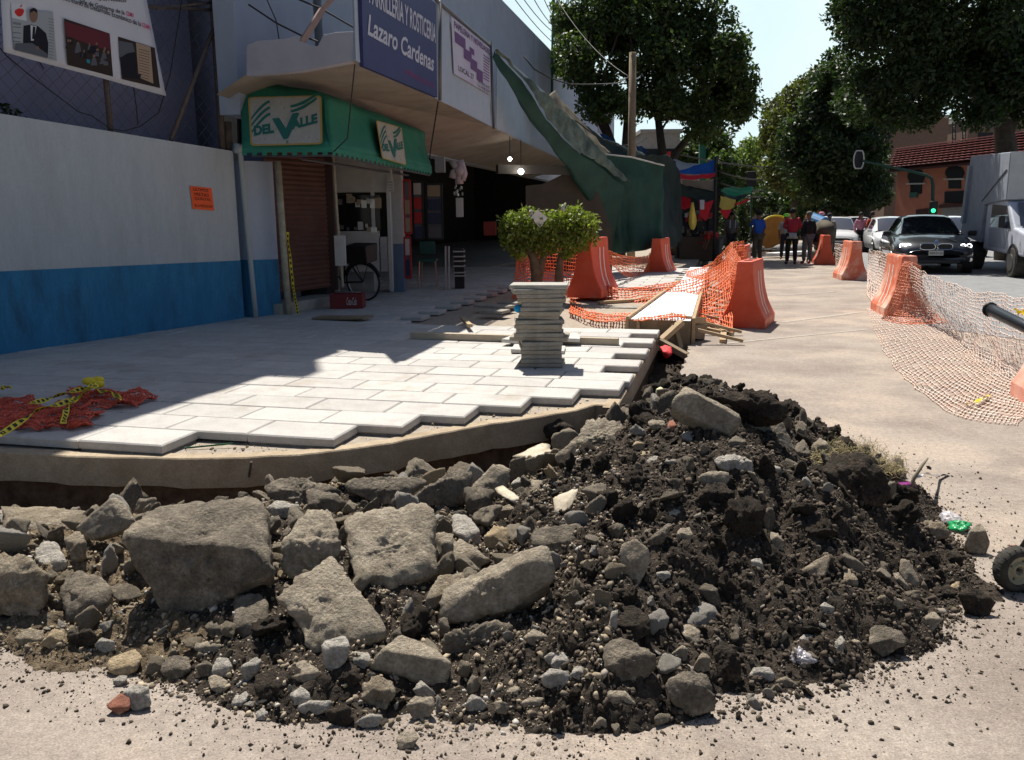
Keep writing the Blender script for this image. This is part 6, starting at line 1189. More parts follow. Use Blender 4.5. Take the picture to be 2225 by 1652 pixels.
def net(label, C, n, m, r=.004, mt=None, wob=.02, group='orange safety nets', drop=.02, knot=1.6):
    P = cinterp(C, n, m); q = P.reshape(-1, 3); q = q + wob * np.stack([noise(q * 3 + i * 7) for i in range(3)], 1) + .004 * RNG.standard_normal(q.shape); q[:, 2] = np.maximum(q[:, 2], .012)
    return tag(netmesh('safety_net', q.reshape(P.shape), r, mt or m_net, knot=knot, drop=drop), label, 'net', group)
net('orange net stretched behind the trunk of the planter', [uy([(1122, 560, 15.4), (1180, 540, 15.8), (1262, 538, 16.6)]), uy([(1120, 600, 15.4), (1185, 590, 15.8), (1258, 600, 16.5)]), uy([(1113, 648, 15.4), (1190, 645, 15.8), (1250, 655, 16.5)])], 18, 32, .007)
net('orange net sagging between the barrier by the planter and the shaded one', [uy([(1262, 530, 16.8), (1320, 546, 17.5), (1360, 558, 19), (1400, 558, 21), (1418, 546, 22.3)]), uy([(1260, 560, 16.8), (1320, 570, 17.5), (1360, 600, 19), (1400, 600, 21), (1418, 580, 22.3)])], 9, 60, .006)
net('wide orange net sagging low over the excavated strip to the white kerb', [uy([(1242, 600, 16.2)]) + uy([(1290, 612, 15.6), (1350, 628, 15), (1420, 620, 15.3), (1480, 612, 15.5), (1540, 590, 15.2), (1586, 560, 14.5)]), uy([(1240, 640, 16.0), (1290, 660, 14.9), (1350, 668, 14.3), (1420, 664, 14.2), (1480, 660, 14.2), (1540, 650, 13.8), (1586, 620, 13.3)]), [G(1238, 680, .22), G(1290, 696, .24), G(1350, 698, .26), G(1420, 694, .32), G(1480, 690, .33), G(1545, 700, .1), G(1592, 722, .03)]], 18, 58, .0085)
net('orange net rising from the pavement to the net wrapped barrier', [uy([(1490, 590, 19), (1530, 580, 18.5), (1560, 560, 17.8), (1588, 530, 17.4), (1616, 524, 17.6)]), uy([(1492, 600, 18.8), (1530, 598, 18.2), (1560, 590, 17.6), (1585, 570, 17.1), (1620, 560, 17.3)]), uy([(1495, 606, 18.6), (1532, 608, 18), (1560, 608, 17.3), (1580, 600, 16.9), (1612, 600, 17.0)])], 14, 40, .006)
net('orange net draped from the wrapped barrier down to the nearest barrier', [uy([(1588, 527, 17.2), (1600, 550, 15.8), (1618, 577, 12.9)]), uy([(1572, 580, 16.8), (1588, 600, 15), (1600, 600, 12.7)]), uy([(1560, 612, 16.4), (1575, 640, 14.6), (1590, 650, 12.6)])], 18, 34, .0055)
net('brown net hanging between the two far barriers', [uy([(1815, 530, 27), (1832, 532, 25), (1846, 530, 22.5)]), uy([(1816, 575, 27), (1834, 592, 24.5), (1840, 575, 22.4)])], 12, 20, .008, mt=m_netp)
net('net sagging from the sunlit barriers toward the dark car', [uy([(1888, 548, 20.5), (1905, 546, 19), (1920, 550, 16.5), (1943, 562, 14.2)]), uy([(1885, 590, 20), (1905, 600, 18), (1918, 605, 16), (1935, 610, 14)]), [G(1884, 640), G(1893, 655), G(1900, 662), G(1912, 668)]], 20, 34, .0055, mt=m_netp)
# the big pale net at the right, hanging from the draped barrier and trailing over the road
top = uy([(1972, 571, 13.3), (2010, 592, 12.4), (2060, 614, 11.2), (2120, 634, 10.0), (2180, 640, 8.9), (2260, 655, 7.8)])
mid = uy([(1968, 625, 13.1), (2010, 645, 12.3), (2060, 672, 11.0), (2120, 700, 9.7), (2180, 735, 8.6), (2260, 755, 7.5)])
crs = [G(1955, 690), G(2040, 706), G(2080, 742), G(2130, 785), G(2190, 820), G(2270, 850)]
edge = [G(1885, 672), G(1905, 730), G(1945, 800), G(2010, 860), G(2090, 908), G(2210, 926)]
g2 = [a * .5 + b * .5 for a, b in zip(crs, edge)]
for a in crs: a[2] = .03
net('large sun-bleached net draped from the sunlit barrier and trailing over the road at the right', [top, mid, crs, g2, edge], 36, 66, .0031, mt=m_netp, wob=.03, drop=.01, knot=1.9)
net('folded tail of net wrapped over the end of the sunlit barrier', [uy([(1962, 570, 13.25), (1985, 572, 13.1), (2000, 578, 13.2)]), uy([(1945, 620, 13.1), (1975, 625, 12.9), (2008, 625, 13.1)]), uy([(1930, 665, 12.95), (1970, 672, 12.75), (2025, 672, 12.9)]), [G(1915, 695), G(1970, 706), G(2060, 704)]], 24, 26, .0055, mt=mat('net_over_barrier', (.72, .24, .13), rough=.5), wob=.03, drop=0.)
# crumpled net on the new pavement at the left
for k, (x0, y0, x1, y1, lb) in enumerate(((-20, 870, 230, 905, 'crumpled red-orange net heap lying on the pavement at the far left'), (150, 850, 350, 870, 'right end of the crumpled net trailing toward the sunlit pavers'))):
    for lay in range(1):
        A = G(x0, y0, PZ); B = G(x1, y1, PZ); C0 = G(x0 + 10, y0 + 65 - k * 20, PZ); C1 = G(x1 - (60 if k == 0 else 40), y1 + (30 if k == 0 else 15), PZ); n_, m_ = (26, 60) if k == 0 else (18, 44); P = np.zeros((n_, m_, 3)); r_ = np.random.default_rng(k + 4)
        for i in range(n_):
            for j in range(m_): P[i, j] = (A * (1 - j / (m_ - 1)) + B * j / (m_ - 1)) * (1 - i / (n_ - 1)) + (C0 * (1 - j / (m_ - 1)) + C1 * j / (m_ - 1)) * i / (n_ - 1)
        q = P.reshape(-1, 3); q = q + np.stack([.09 * fbm(q * 4.5 + 3, 3), .09 * fbm(q * 4.5 + 9, 3), 0 * q[:, 0]], 1); q[:, 2] = PZ + .012 + .075 * np.abs(fbm(q * 4 + 20, 4)); P = q.reshape(P.shape)
        tag(netmesh('crumpled_net', P, .0045, m_netd, knot=1.8, drop=.12), lb, 'net', None)
tp = [[(0, 965), (80, 925), (160, 895), (215, 872)], [(70, 905), (130, 888), (190, 870), (215, 868)], [(140, 935), (150, 910), (170, 890), (205, 872)], [(205, 870), (225, 878), (250, 884), (262, 895)], [(0, 858), (12, 865), (25, 880)]]
for k, L in enumerate(tp): tape('warning_tape', ['long yellow tape tail running to the pavement edge at the far left', 'yellow tape strand leading into the knot on the crumpled net', 'short yellow tape tail hanging below the knot', 'black and yellow tape end right of the knot', 'yellow tape scrap at the very left edge'][k], [G(u, v, PZ) + [0, 0, .10 if 0 < i < len(L) - 1 or k in (1, 3) else (.13 if i else .05)] for i, (u, v) in enumerate(L)], .042)
kn = MB(); [kn.ball(G(212, 868, PZ) + [random.uniform(-.06, .06), random.uniform(-.05, .05), .13 + random.uniform(-.02, .03)], (.05, .03, .03), m=0) for _ in range(5)]; tag(kn.build('tape_knot', m_tape, smooth=True), 'bunched yellow knot of tape on the crumpled net', 'tape')
tape('warning_tape', 'bit of yellow tape caught in the pale net at the lower right', [G(2095, 878, .03), G(2120, 873, .05), G(2152, 858, .04)], .03, False)
tape('warning_tape', 'yellow tape bow tied to the net at the right edge', [Y(2205, 674, 8.2), Y(2222, 680, 8.1), Y(2235, 678, 8.0)], .06, False)
tape('warning_tape', 'black and yellow tape strip on the road behind the heap crest', [G(1712, 922, .02), G(1740, 930, .02), G(1772, 935, .02)], .03)
# ================================================================ handcart at the right edge
ct = thing('hand_cart', 'hand cart with a rubber tyred wheel and black handle at the right edge', 'cart', G(2210, 1330, 0))
wc = Y(2202, 1277, 3.45); r_w = .097; m_tyre = mat('worn_black_rubber', (.035, .032, .028), (.07, .065, .055), 20, .9, .5, 60); m_hub = mat('cream_wheel_rim', (.36, .33, .22), (.26, .24, .17), 10, .6, .1, 50)
wc[2] = r_w; wl = thing('wheel', None, None); wl.parent = ct; wl.location = (0, 0, 0); wax = np.array([.18, -.98, .05]); wax /= np.linalg.norm(wax); ux = np.cross(wax, [0, 0, 1]); ux /= np.linalg.norm(ux); uz = np.cross(ux, wax)
def ringp(r, off, n=48): return [wc + wax * off + r * (math.cos(a) * ux + math.sin(a) * uz) for a in np.linspace(0, 2 * math.pi, n, endpoint=False)]
def lathe(prof, m, name, par, n=48):
    mb = MB(); V = []
    for r, o in prof: V += ringp(r, o, n)
    F = [(i * n + j, i * n + (j + 1) % n, (i + 1) * n + (j + 1) % n, (i + 1) * n + j) for i in range(len(prof) - 1) for j in range(n)]
    mb.add(V, F); return mb.build(name, m, par, smooth=True)
lathe([(.064, -.03), (.085, -.035), (.096, -.02), (.0985, 0), (.096, .02), (.085, .034), (.068, .036), (.062, .03)], m_tyre, 'tyre', wl)
tr = MB()
for k in range(44):
    a = 2 * math.pi * k / 44; c = wc + (.0975) * (math.cos(a) * ux + math.sin(a) * uz); tr.box(c + wax * .012 * (1 if k % 2 else -1), (.004, .03, .002), ax=[-math.sin(a) * ux + math.cos(a) * uz, wax, math.cos(a) * ux + math.sin(a) * uz])
tr.build('tread', m_tyre, wl)
lathe([(.064, .026), (.060, .03), (.052, .018), (.034, .014), (.030, .024), (.020, .026), (.018, .012), (.001, .012)], m_hub, 'rim', wl)
mb = MB(); mb.tube([wc + wax * .01, wc + wax * .035], .008, 10); 
for k in range(4): a = k * 1.57 + .5; c = wc + .042 * (math.cos(a) * ux + math.sin(a) * uz); mb.tube([c + wax * .012, c + wax * .02], .005, 8)
mb.build('axle_bolts', m_steel, wl, smooth=True)
h0_ = Y(2150, 672, 3.9); h1_ = Y(2300, 745, 3.35); MB().tube([h0_, h0_ * .98 + h1_ * .02], .034, 14).build('handle_tip', m_blackp, ct, smooth=True); MB().tube([h0_, h1_, h1_ + [.1, -.1, -.5]], .028, 14).build('handle', mat('black_steel_tube', (.02, .022, .028), rough=.35, metal=.4), ct, smooth=True)
MB().tube([wc - wax * .03, wc + [.12, .02, .25], h1_ + [.05, 0, -.45]], .015, 8).build('frame', m_steel, ct, smooth=True); MB().boxz(wc[0] + .24, wc[0] + .7, wc[1] - .1, wc[1] + .3, .22, .5).build('tub', m_steel, ct, bevel=.03)
# ---------------------------------------------------------------- litter near the heap
def crumple(name, label, cat, c, r, m, f=5., seed=0, flat=.5): V, F = rockshape(np.random.default_rng(seed).normal(size=(12, 3)) * [1, 1, flat], 4, 6, .25, 1.6, seed=seed); V = V - V.mean(0); V = V / np.abs(V).max() * r; V[:, 2] += -V[:, 2].min(); return tag(obj(name, V + c, F, m, smooth=True, center=True), label, cat)
m_bagc = mat('clear_plastic', (.75, .72, .78), rough=.15, spec=.6, alpha=.45)
crumple('plastic_bag', 'crumpled clear plastic bag caught among the lower stones of the heap', 'bag', hit(1738, 1436) + [0, 0, -.02], .065, m_bagc, seed=3, flat=.9)
g_ = G(2068, 1140, 0); crumple('plastic_bottle', 'squashed clear plastic packet beside the pyramid stone', 'packet', g_, .075, m_bagc, seed=5); crumple('green_wrapper', 'bright green wrapper under the clear packet', 'wrapper', G(2085, 1152, 0), .07, mat('green_film', (.02, .35, .12), rough=.3, alpha=.8), seed=8, flat=.3)
bs = hit(1975, 1068); tag(MB().tube([bs + [0, 0, -.05], Y(1985, 1040, bs[1]), Y(2005, 1010, bs[1] + .05), Y(2016, 996, bs[1] + .1)], [.012, .011, .009, .005], 7).build('dead_branch', mat('dry_twig', (.22, .19, .14), rough=.9), smooth=True), 'forked dry branch sticking out of the right side of the heap', 'branch')
tag(MB().tube([Y(1978, 1054, bs[1]), Y(1955, 1062, bs[1]), Y(1940, 1058, bs[1])], [.009, .007, .004], 6).build('dead_branch', mat('dry_twig', (1, 1, 1)), smooth=True), 'side twig of dry wood pointing left from the forked branch', 'branch')
cn = thing('drink_carton', 'purple drink carton with white lettering half buried beside the branch', 'carton', bs); cb = MB(); cc = Y(1966, 1064, bs[1] + .01); cb.box(cc, (.10, .05, .075), rz=.3); cb.build('carton_body', mat('purple_carton', (.22, .02, .16), rough=.4), cn, bevel=.005)
V, F = textmesh('PURA', 0, .02); lo = V.min(0); hi = V.max(0); mb = MB(); X = (V[:, 0] - lo[0]) / (hi[0] - lo[0]) - .5; ax = np.array([math.cos(.3), math.sin(.3), 0]); mb.add(cc + X[:, None] * .07 * ax + ((V[:, 1] - lo[1]) / (hi[1] - lo[1]) - .4)[:, None] * .03 * np.array([0, 0, 1]) + np.array([math.sin(.3), -math.cos(.3), 0]) * .027, F); mb.build('lettering', m_white, cn)
tape('silver_strip', 'silvery strip of film curling onto the road from the branch', [Y(1992, 1040, bs[1]), Y(2010, 1030, bs[1] + .05), G(2040, 1032, .03), G(2062, 1031, .01)], .02, False).data.materials[0] = m_metal
# dry grass on the turf clod
m_straw = mat('dry_grass_blade', (.30, .24, .12), (.42, .36, .2), 30, .8, island=.4)
def tuft(label, spots, n, L, m):
    A = []; B = []
    for (u, v, r) in spots:
        c = hit(u, v) + np.array([0, 0, .02])
        for _ in range(n):
            a = c + RNG.normal(size=3) * [r, r, r * .3]; d = RNG.normal(size=3) * [.6, .6, .3] + [0, 0, .7]; d /= np.linalg.norm(d); m1 = a + d * L * .5; A += [a, m1]; B += [m1, m1 + (d + [0, 0, -.7]) * L * .45]
    return tag(strands('dry_grass', A, B, .0014, m), label, 'grass', kind='stuff')
tuft('dry grass and roots on the turf clod at the back right of the heap', [(1810, 990, .06), (1840, 985, .07), (1880, 985, .06), (1920, 1010, .05), (1935, 1030, .05), (1790, 1010, .04), (1850, 1000, .08)], 130, .07, m_straw)
# ================================================================ bushy planter
pl = thing('bushy_planter', 'bushy green ficus with pleached trunks growing behind the paver stack', 'plant', G(1165, 648, .2)); yP = 14.8; m_bark = mat('brown_bark', (.14, .09, .055), (.22, .15, .10), 14, .9, .6, 50)
m_ficus = mat('bright_ficus_leaf', (.12, .165, .028), (.23, .27, .05), 9, .5, island=.5, spec=.35, island_hue=((.20, .15, .06), .9)); b0 = Y(1167, 648, yP); 
for pts, r in (([(1168, 650), (1166, 600), (1160, 560), (1140, 520)], .12), ([(1170, 610), (1180, 560), (1200, 520), (1240, 490)], .07), ([(1216, 650), (1214, 600), (1218, 560), (1235, 520)], .09), ([(1163, 570), (1150, 500), (1160, 470)], .05), ([(1150, 540), (1120, 510), (1105, 495)], .045)): MB().tube(uy([(u, v, yP) for u, v in pts]), np.linspace(r, r * .5, len(pts)), 9).build('trunk', m_bark, pl, smooth=True)
cs = uy([(1115, 490, yP), (1150, 478, yP), (1195, 485, yP), (1240, 475, yP), (1268, 490, yP), (1205, 500, yP + .2), (1160, 505, yP - .1), (1250, 515, yP), (1110, 515, yP), (1225, 525, yP - .1)])
leafcloud('foliage', cs + uy([(1130, 540, yP), (1180, 535, yP - .1), (1265, 520, yP), (1285, 505, yP), (1100, 500, yP), (1235, 545, yP), (1192, 490, yP - .15), (1185, 515, yP - .2)]), [(.26, .32, .26)] * 2 + [(.28, .3, .24)] + [(.27, .3, .28)] * 2 + [(.32, .3, .26), (.26, .28, .24), (.24, .25, .24), (.2, .22, .24), (.24, .25, .24), (.16, .2, .2), (.22, .2, .16), (.16, .2, .2), (.14, .2, .22), (.12, .2, .2), (.12, .15, .15), (.24, .2, .22), (.2, .2, .2)], 12000, .066, m_ficus, pl, clumps=4., surf=.75, droop=.9)
for (u, v, s, lb) in ((1152, 464, 1, 'left white plastic cup stuck on top of the bush'), (1222, 452, .9, 'right white plastic cup stuck on a twig of the bush')): c = Y(u, v, yP - .25); t_ = MB(); t_.tube([c + [0, 0, -.05], c + [.02, 0, .055]], [.042 * s, .03 * s], 14); tag(t_.build('plastic_cup', m_white, smooth=True), lb, 'cup')
mb = MB(); r_ = uy([(1153, 474, yP - .3), (1168, 455, yP - .3), (1190, 474, yP - .3), (1174, 496, yP - .28)]); mb.sheet(r_, (0, .012, 0)); tag(mb.build('white_card', mat('white_card', (.72, .72, .66), rough=.6)), 'white square card lodged tilted in the bush', 'card')
# ================================================================ tarpaulins
def cloth(name, C, n, m, mt, parent=None, wr=.05, f=2.5, t=.006, label=None, cat=None, group=None, fold=0., nf=9):
    P = cinterp(C, n, m); q = P.reshape(-1, 3); a, b = P.shape[:2]
    nn = np.stack([noise(q * f + i * 13) for i in range(3)], 1) + .5 * np.stack([noise(q * f * 2.3 + i * 13) for i in range(3)], 1); q = q + wr * nn; P = q.reshape(P.shape)
    if fold:
        s = np.linspace(0, 1, b)[None, :] * nf * 2 * math.pi + 2 * noise(np.stack([np.linspace(0, 3, b)] * 3, 1))[None] ; P[..., 1] += fold * np.sin(s) * np.linspace(.3, 1, a)[:, None]
    mb = MB(); mb.grid(P, t); o = mb.build(name, mt, parent, smooth=True)
    if label: tag(o, label, cat, group)
    return o
def tarpmat(nm, c, k=.7, tr=.35):
    m = mat(nm, c, tuple(x * k for x in c), 3, .65, .15, 25)
    n = m.node_tree.nodes; L = m.node_tree.links; b = n['Principled BSDF']; t = n.new('ShaderNodeBsdfTranslucent'); t.inputs[0].default_value = (*c, 1); x = n.new('ShaderNodeMixShader'); x.inputs[0].default_value = tr
    L.new(b.outputs[0], x.inputs[1]); L.new(t.outputs[0], x.inputs[2]); L.new(x.outputs[0], n['Material Output'].inputs[0]); return m
m_tg = tarpmat('dark_green_tarp', (.022, .075, .058), .7, .12); m_tp = tarpmat('sunlit_dusty_tarp', (.17, .23, .19), .3, .1); m_tb = tarpmat('brown_canvas', (.17, .145, .10), .7, .1); m_tdk = tarpmat('blackish_tarp', (.03, .05, .045), .6, .1)
tp_ = thing('green_tarpaulin', 'huge dark green tarpaulin sloping from the market fascia down to the pavement', 'tarpaulin', Y(1380, 545, 22))
Lr = [(1072, 112, 17.6), (1110, 190, 18.0), (1153, 256, 18.8), (1221, 350, 20), (1270, 430, 21), (1300, 500, 21.6), (1330, 560, 22)]
Mr = [(1077, 111, 17.5), (1118, 150, 17.8), (1165, 215, 18.3), (1200, 268, 19.0), (1262, 330, 20), (1310, 362, 20.8), (1358, 396, 21.5)]
Ur = [(1084, 109, 17.4), (1120, 143, 17.8), (1170, 190, 18.4), (1215, 232, 19.2), (1264, 282, 20.2), (1322, 345, 21.0), (1369, 394, 21.8)]
cloth('sloping_sheet', [uy(Lr), uy([((a[0] + b[0]) / 2 - 6, (a[1] + b[1]) / 2 + 14, (a[2] + b[2]) / 2) for a, b in zip(Lr, Mr)]), uy([(a, b + 4, c + .12) for a, b, c in Mr])], 24, 60, m_tg, tp_, .05, 1.4)
cloth('sunlit_dusty_fold', [uy(Mr), uy([((a[0] + b[0]) / 2, (a[1] + b[1]) / 2 - 3, (a[2] + b[2]) / 2) for a, b in zip(Mr, Ur)]), uy(Ur)], 14, 60, m_tp, tp_, .05, 3.0)  # pale strip: dust and sunlight both put into the colour
cloth('hanging_panel', [uy([(1262, 330, 20.4), (1312, 336, 21.5), (1372, 345, 22), (1442, 361, 22.6)]), uy([(1275, 430, 21), (1318, 430, 21.6), (1380, 430, 22.1), (1442, 440, 22.6)]), uy([(1318, 555, 21.8), (1340, 553, 22), (1385, 546, 22.2), (1443, 532, 22.6)])], 30, 90, m_tg, tp_, .10, .9, fold=.09, nf=4)
MB().tube(uy([(1310, 335, 21.4), (1372, 342, 21.9), (1443, 360, 22.5)]), .02, 6).build('edge_rope', m_white, tp_, smooth=True)
cloth('canvas_sheet', [uy([(1190, 208, 21), (1245, 265, 22), (1305, 335, 23)]), uy([(1205, 198, 22), (1262, 262, 23), (1325, 332, 24)])], 10, 30, m_tb, None, .05, 2, label='brown canvas sheet behind the top of the green tarpaulin', cat='tarpaulin')
cloth('dark_sheet', [uy([(1248, 248, 24), (1290, 285, 25), (1330, 310, 26), (1392, 330, 27)]), uy([(1262, 300, 24), (1300, 330, 25), (1350, 345, 26), (1420, 352, 27)])], 10, 30, m_tdk, None, .05, 2, label='blackish green sheet under the brown canvas behind the tree stems', cat='tarpaulin')
cloth('dark_sheet', [uy([(1375, 338, 25), (1425, 336, 26), (1462, 345, 27), (1478, 385, 28)]), uy([(1385, 370, 25), (1425, 380, 26), (1462, 420, 27), (1480, 420, 28)]), uy([(1440, 545, 24), (1460, 540, 25), (1475, 530, 26), (1482, 520, 28)])], 20, 30, m_tdk, None, .08, 1.5, label='dark stall sheet hanging right behind the green tarpaulin', cat='tarpaulin')
cloth('blue_sheet', [uy([(1305, 292, 30), (1322, 297, 30), (1345, 312, 30)]), uy([(1310, 300, 30.5), (1325, 308, 30.5), (1345, 322, 30.5)])], 6, 10, tarpmat('bright_blue_tarp', (.02, .16, .50)), None, .05, 3, label='small blue tarp corner left of the wooden pole', cat='tarpaulin')
cloth('blue_sheet', [uy([(1380, 318, 30), (1395, 318, 30), (1407, 330, 30)]), uy([(1380, 332, 30.5), (1395, 336, 30.5), (1407, 336, 30.5)])], 6, 10, MATS['bright_blue_tarp'], None, .08, 3, label='small blue tarp scrap right of the wooden pole', cat='tarpaulin')
# stall canopies
yS = 29.
def stall(lb, C, m, wr=.06): cloth('stall_canopy', C, 10, 18, m, None, wr, 2.2, label=lb, cat='canopy', group='coloured stall canopies in the distance')
m_sb = tarpmat('blue_canopy', (.015, .15, .52)); m_sr = tarpmat('red_canopy', (.70, .035, .06), .9, .45); m_sw = tarpmat('white_canopy', (.66, .68, .72), .85, .4); m_sgy = tarpmat('grey_canopy', (.26, .26, .25), .8, .2); m_sg = tarpmat('emerald_canopy', (.03, .42, .18), .8, .4); m_sy = tarpmat('yellow_canopy', (.72, .60, .16), .85, .4)
stall('blue triangular stall canopy tied to the dark pole', [uy([(1468, 372, yS), (1510, 362, yS), (1553, 344, yS)]), uy([(1468, 377, yS - .6), (1510, 378, yS - .6), (1554, 380, yS - .6)])], m_sb)
stall('red valance directly under the blue canopy', [uy([(1468, 374, yS - .7), (1510, 382, yS - .7), (1554, 376, yS - .7)]), uy([(1470, 386, yS - .8), (1510, 391, yS - .8), (1553, 386, yS - .8)])], m_sr)
stall('pale grey sheet hanging under the red valance', [uy([(1484, 390, yS - .5), (1515, 393, yS - .5), (1553, 388, yS - .5)]), uy([(1484, 400, yS - .3), (1515, 408, yS - .3), (1553, 418, yS - .3)])], m_sgy, .03)
stall('dark sheet with a sagging point under the grey one', [uy([(1478, 400, yS - .2), (1515, 410, yS - .2), (1553, 420, yS - .2)]), uy([(1478, 425, yS - .3), (1515, 434, yS - .3), (1540, 447, yS - .3)])], m_tdk)
stall('white canopy showing behind the blue one', [uy([(1462, 345, yS + 2), (1490, 352, yS + 2), (1515, 358, yS + 2)]), uy([(1466, 372, yS + 1), (1490, 372, yS + 1), (1515, 368, yS + 1)])], m_sw)
stall('emerald green canopy right of the dark pole', [uy([(1572, 407, yS + 1), (1605, 408, yS + 1), (1638, 409, yS + 1)]), uy([(1566, 420, yS), (1600, 426, yS), (1632, 418, yS)])], m_sg)
stall('black sheet edge under the emerald canopy', [uy([(1564, 419, yS), (1600, 427, yS), (1630, 419, yS)]), uy([(1566, 427, yS - .2), (1600, 436, yS - .2), (1624, 427, yS - .2)])], m_tdk)
stall('yellow sheet hanging below the emerald canopy', [uy([(1566, 425, yS - .4), (1585, 432, yS - .4), (1598, 434, yS - .4)]), uy([(1562, 452, yS - .4), (1580, 458, yS - .4), (1596, 452, yS - .4)])], m_sy)
stall('red sheet hanging left of the pole among the stalls', [uy([(1472, 425, yS + .6), (1492, 430, yS + .6), (1502, 432, yS + .6)]), uy([(1472, 452, yS + .6), (1490, 456, yS + .6), (1502, 450, yS + .6)])], m_sr)
stall('pointed red cloth hanging just left of the pole', [uy([(1515, 438, yS - 1), (1535, 440, yS - 1), (1552, 436, yS - 1)]), uy([(1520, 465, yS - 1), (1534, 478, yS - 1), (1545, 458, yS - 1)])], m_sr)
stall('small red cloth hanging right of the pole', [uy([(1564, 456, yS - 1), (1580, 457, yS - 1), (1592, 455, yS - 1)]), uy([(1566, 466, yS - 1), (1573, 478, yS - 1), (1582, 466, yS - 1)])], m_sr)
stall('red and pink scarf strip right of the yellow sheet', [uy([(1598, 445, yS - .5), (1612, 438, yS - .5), (1625, 430, yS - .5)]), uy([(1599, 450, yS - .5), (1613, 444, yS - .5), (1627, 433, yS - .5)])], m_sr)
stall('folded yellow parasol hanging by the dark goods', [uy([(1503, 440, yS - 2), (1505, 440, yS - 2), (1507, 440, yS - 2)]), uy([(1496, 480, yS - 2), (1505, 482, yS - 2.1), (1513, 480, yS - 2)]), uy([(1500, 498, yS - 2), (1505, 500, yS - 2), (1509, 498, yS - 2)])], m_sy, .01)
stall('white and brown towel hanging by the pole', [uy([(1520, 435, yS - 1.2), (1525, 435, yS - 1.2), (1530, 435, yS - 1.2)]), uy([(1521, 455, yS - 1.2), (1526, 455, yS - 1.2), (1530, 455, yS - 1.2)])], m_sw, .01)
m_pole = mat('dark_stall_pole', (.03, .03, .03), rough=.6)
tag(MB().tube(uy([(1555, 340, 28.5), (1554, 440, 28.5), (1551, 560, 28.5)]), .05, 8).build('stall_pole', m_pole, smooth=True), 'dark pole holding up the blue and red canopies', 'pole')
tag(MB().tube(uy([(1472, 425, 29), (1474, 560, 29)]), .04, 8).build('stall_pole', m_pole, smooth=True), 'thin dark pole at the left end of the stalls', 'pole')
# dark stall goods
st = thing('market_stall', 'dark crowded market stall full of goods under the red sheet', 'stall', Y(1510, 560, 30)); rr = np.random.default_rng(31)
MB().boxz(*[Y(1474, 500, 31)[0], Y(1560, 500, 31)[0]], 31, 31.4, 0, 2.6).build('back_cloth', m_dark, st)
MB().boxz(Y(1480, 500, 29.6)[0], Y(1550, 500, 29.6)[0], 29.6, 30.6, .1, .9).build('table', mat('stall_brown', (.10, .07, .05)), st)
gm2 = [m_white, m_redp, m_sgy, m_pole, mat('card_blue', (.08, .1, .2)), mat('card_tan', (.3, .24, .16))]
for k in range(44): p = Y(rr.uniform(1478, 1550), rr.uniform(462, 545), 29.5 + rr.random()); s = rr.uniform(.06, .2); MB().box(p, (s, .1, s * rr.uniform(.6, 1.8)), rz=rr.uniform(-.4, .4)).build('stall_item', gm2[int(rr.choice([0, 1, 2, 3, 3, 3, 4, 5]))], st)
# ================================================================ poles and wires
tag(MB().tube([Y(1375, 114, 24), Y(1373, 330, 24), Y(1371, 560, 24)], [.095, .11, .12], 9).build('timber_pole', m_woodd, smooth=True), 'tall weathered timber pole in front of the round tree', 'pole')
tag(MB().tube([Y(1203, -40, 34), Y(1200, 110, 34), Y(1199, 250, 34)], .05, 6).build('green_mast', mat('green_mast_paint', (.02, .12, .08), rough=.5)), 'slim dark green mast left of the round tree', 'mast')
tag(MB().tube([Y(1526, 290, 52), Y(1526, 480, 52)], .22, 6).build('green_post', mat('green_mast_paint', (1, 1, 1))), 'thick green post seen between the round tree and the stalls', 'post')
tag(MB().tube([Y(1452, 330, 50), Y(1452, 470, 50)], .16, 6).build('red_post', m_redp), 'dull red post behind the round tree', 'post')
def wire(label, pts, r=.012, sag=0.): 
    P = np.array(uy(pts)); 
    if len(P) == 2: t = np.linspace(0, 1, 14)[:, None]; P = P[0] * (1 - t) + P[1] * t; P[:, 2] -= sag * 4 * (t * (1 - t))[:, 0]
    tag(MB().tube(P, r, 5).build('overhead_wire', m_cable, smooth=True), label, 'wire')
for k, (a, b, sg_) in enumerate((((1125, -20, 26), (1202, 70, 34), .1), ((1150, -20, 26), (1205, 60, 34), .1), ((1105, -20, 26), (1204, 95, 34), .1), ((1205, -10, 30), (1372, 170, 24), .3), ((1175, -20, 28), (1206, 40, 34), .1))): wire(['overhead wire crossing the sky gap, second from the left', 'overhead wire crossing the sky gap, third from the left', 'leftmost overhead wire above the market roof', 'wire slanting across the round tree to the timber pole', 'rightmost overhead wire in the sky gap'][k], [a, b], .014, sg_)
wire('looping cable from the market wall to the timber pole', [(1138, 122, 23), (1160, 150, 23), (1200, 172, 23.3), (1240, 184, 23.6), (1290, 184, 23.8), (1340, 182, 24), (1372, 165, 24)], .018)
wire('low cable sagging to the timber pole over the tarpaulins', [(1250, 262, 22), (1300, 300, 23), (1340, 317, 24), (1380, 315, 26), (1405, 300, 28)], .014)
for k, v in enumerate((345, 372, 396, 410)): wire(['uppermost black cable right of the dark stall pole', 'second black cable right of the dark stall pole', 'third black cable right of the dark stall pole', 'lowest black cable right of the dark stall pole'][k], [(1460 if k == 0 else 1560, v - 14 if k == 0 else v, 30), (1660, v + 18, 44)], .03, .1)
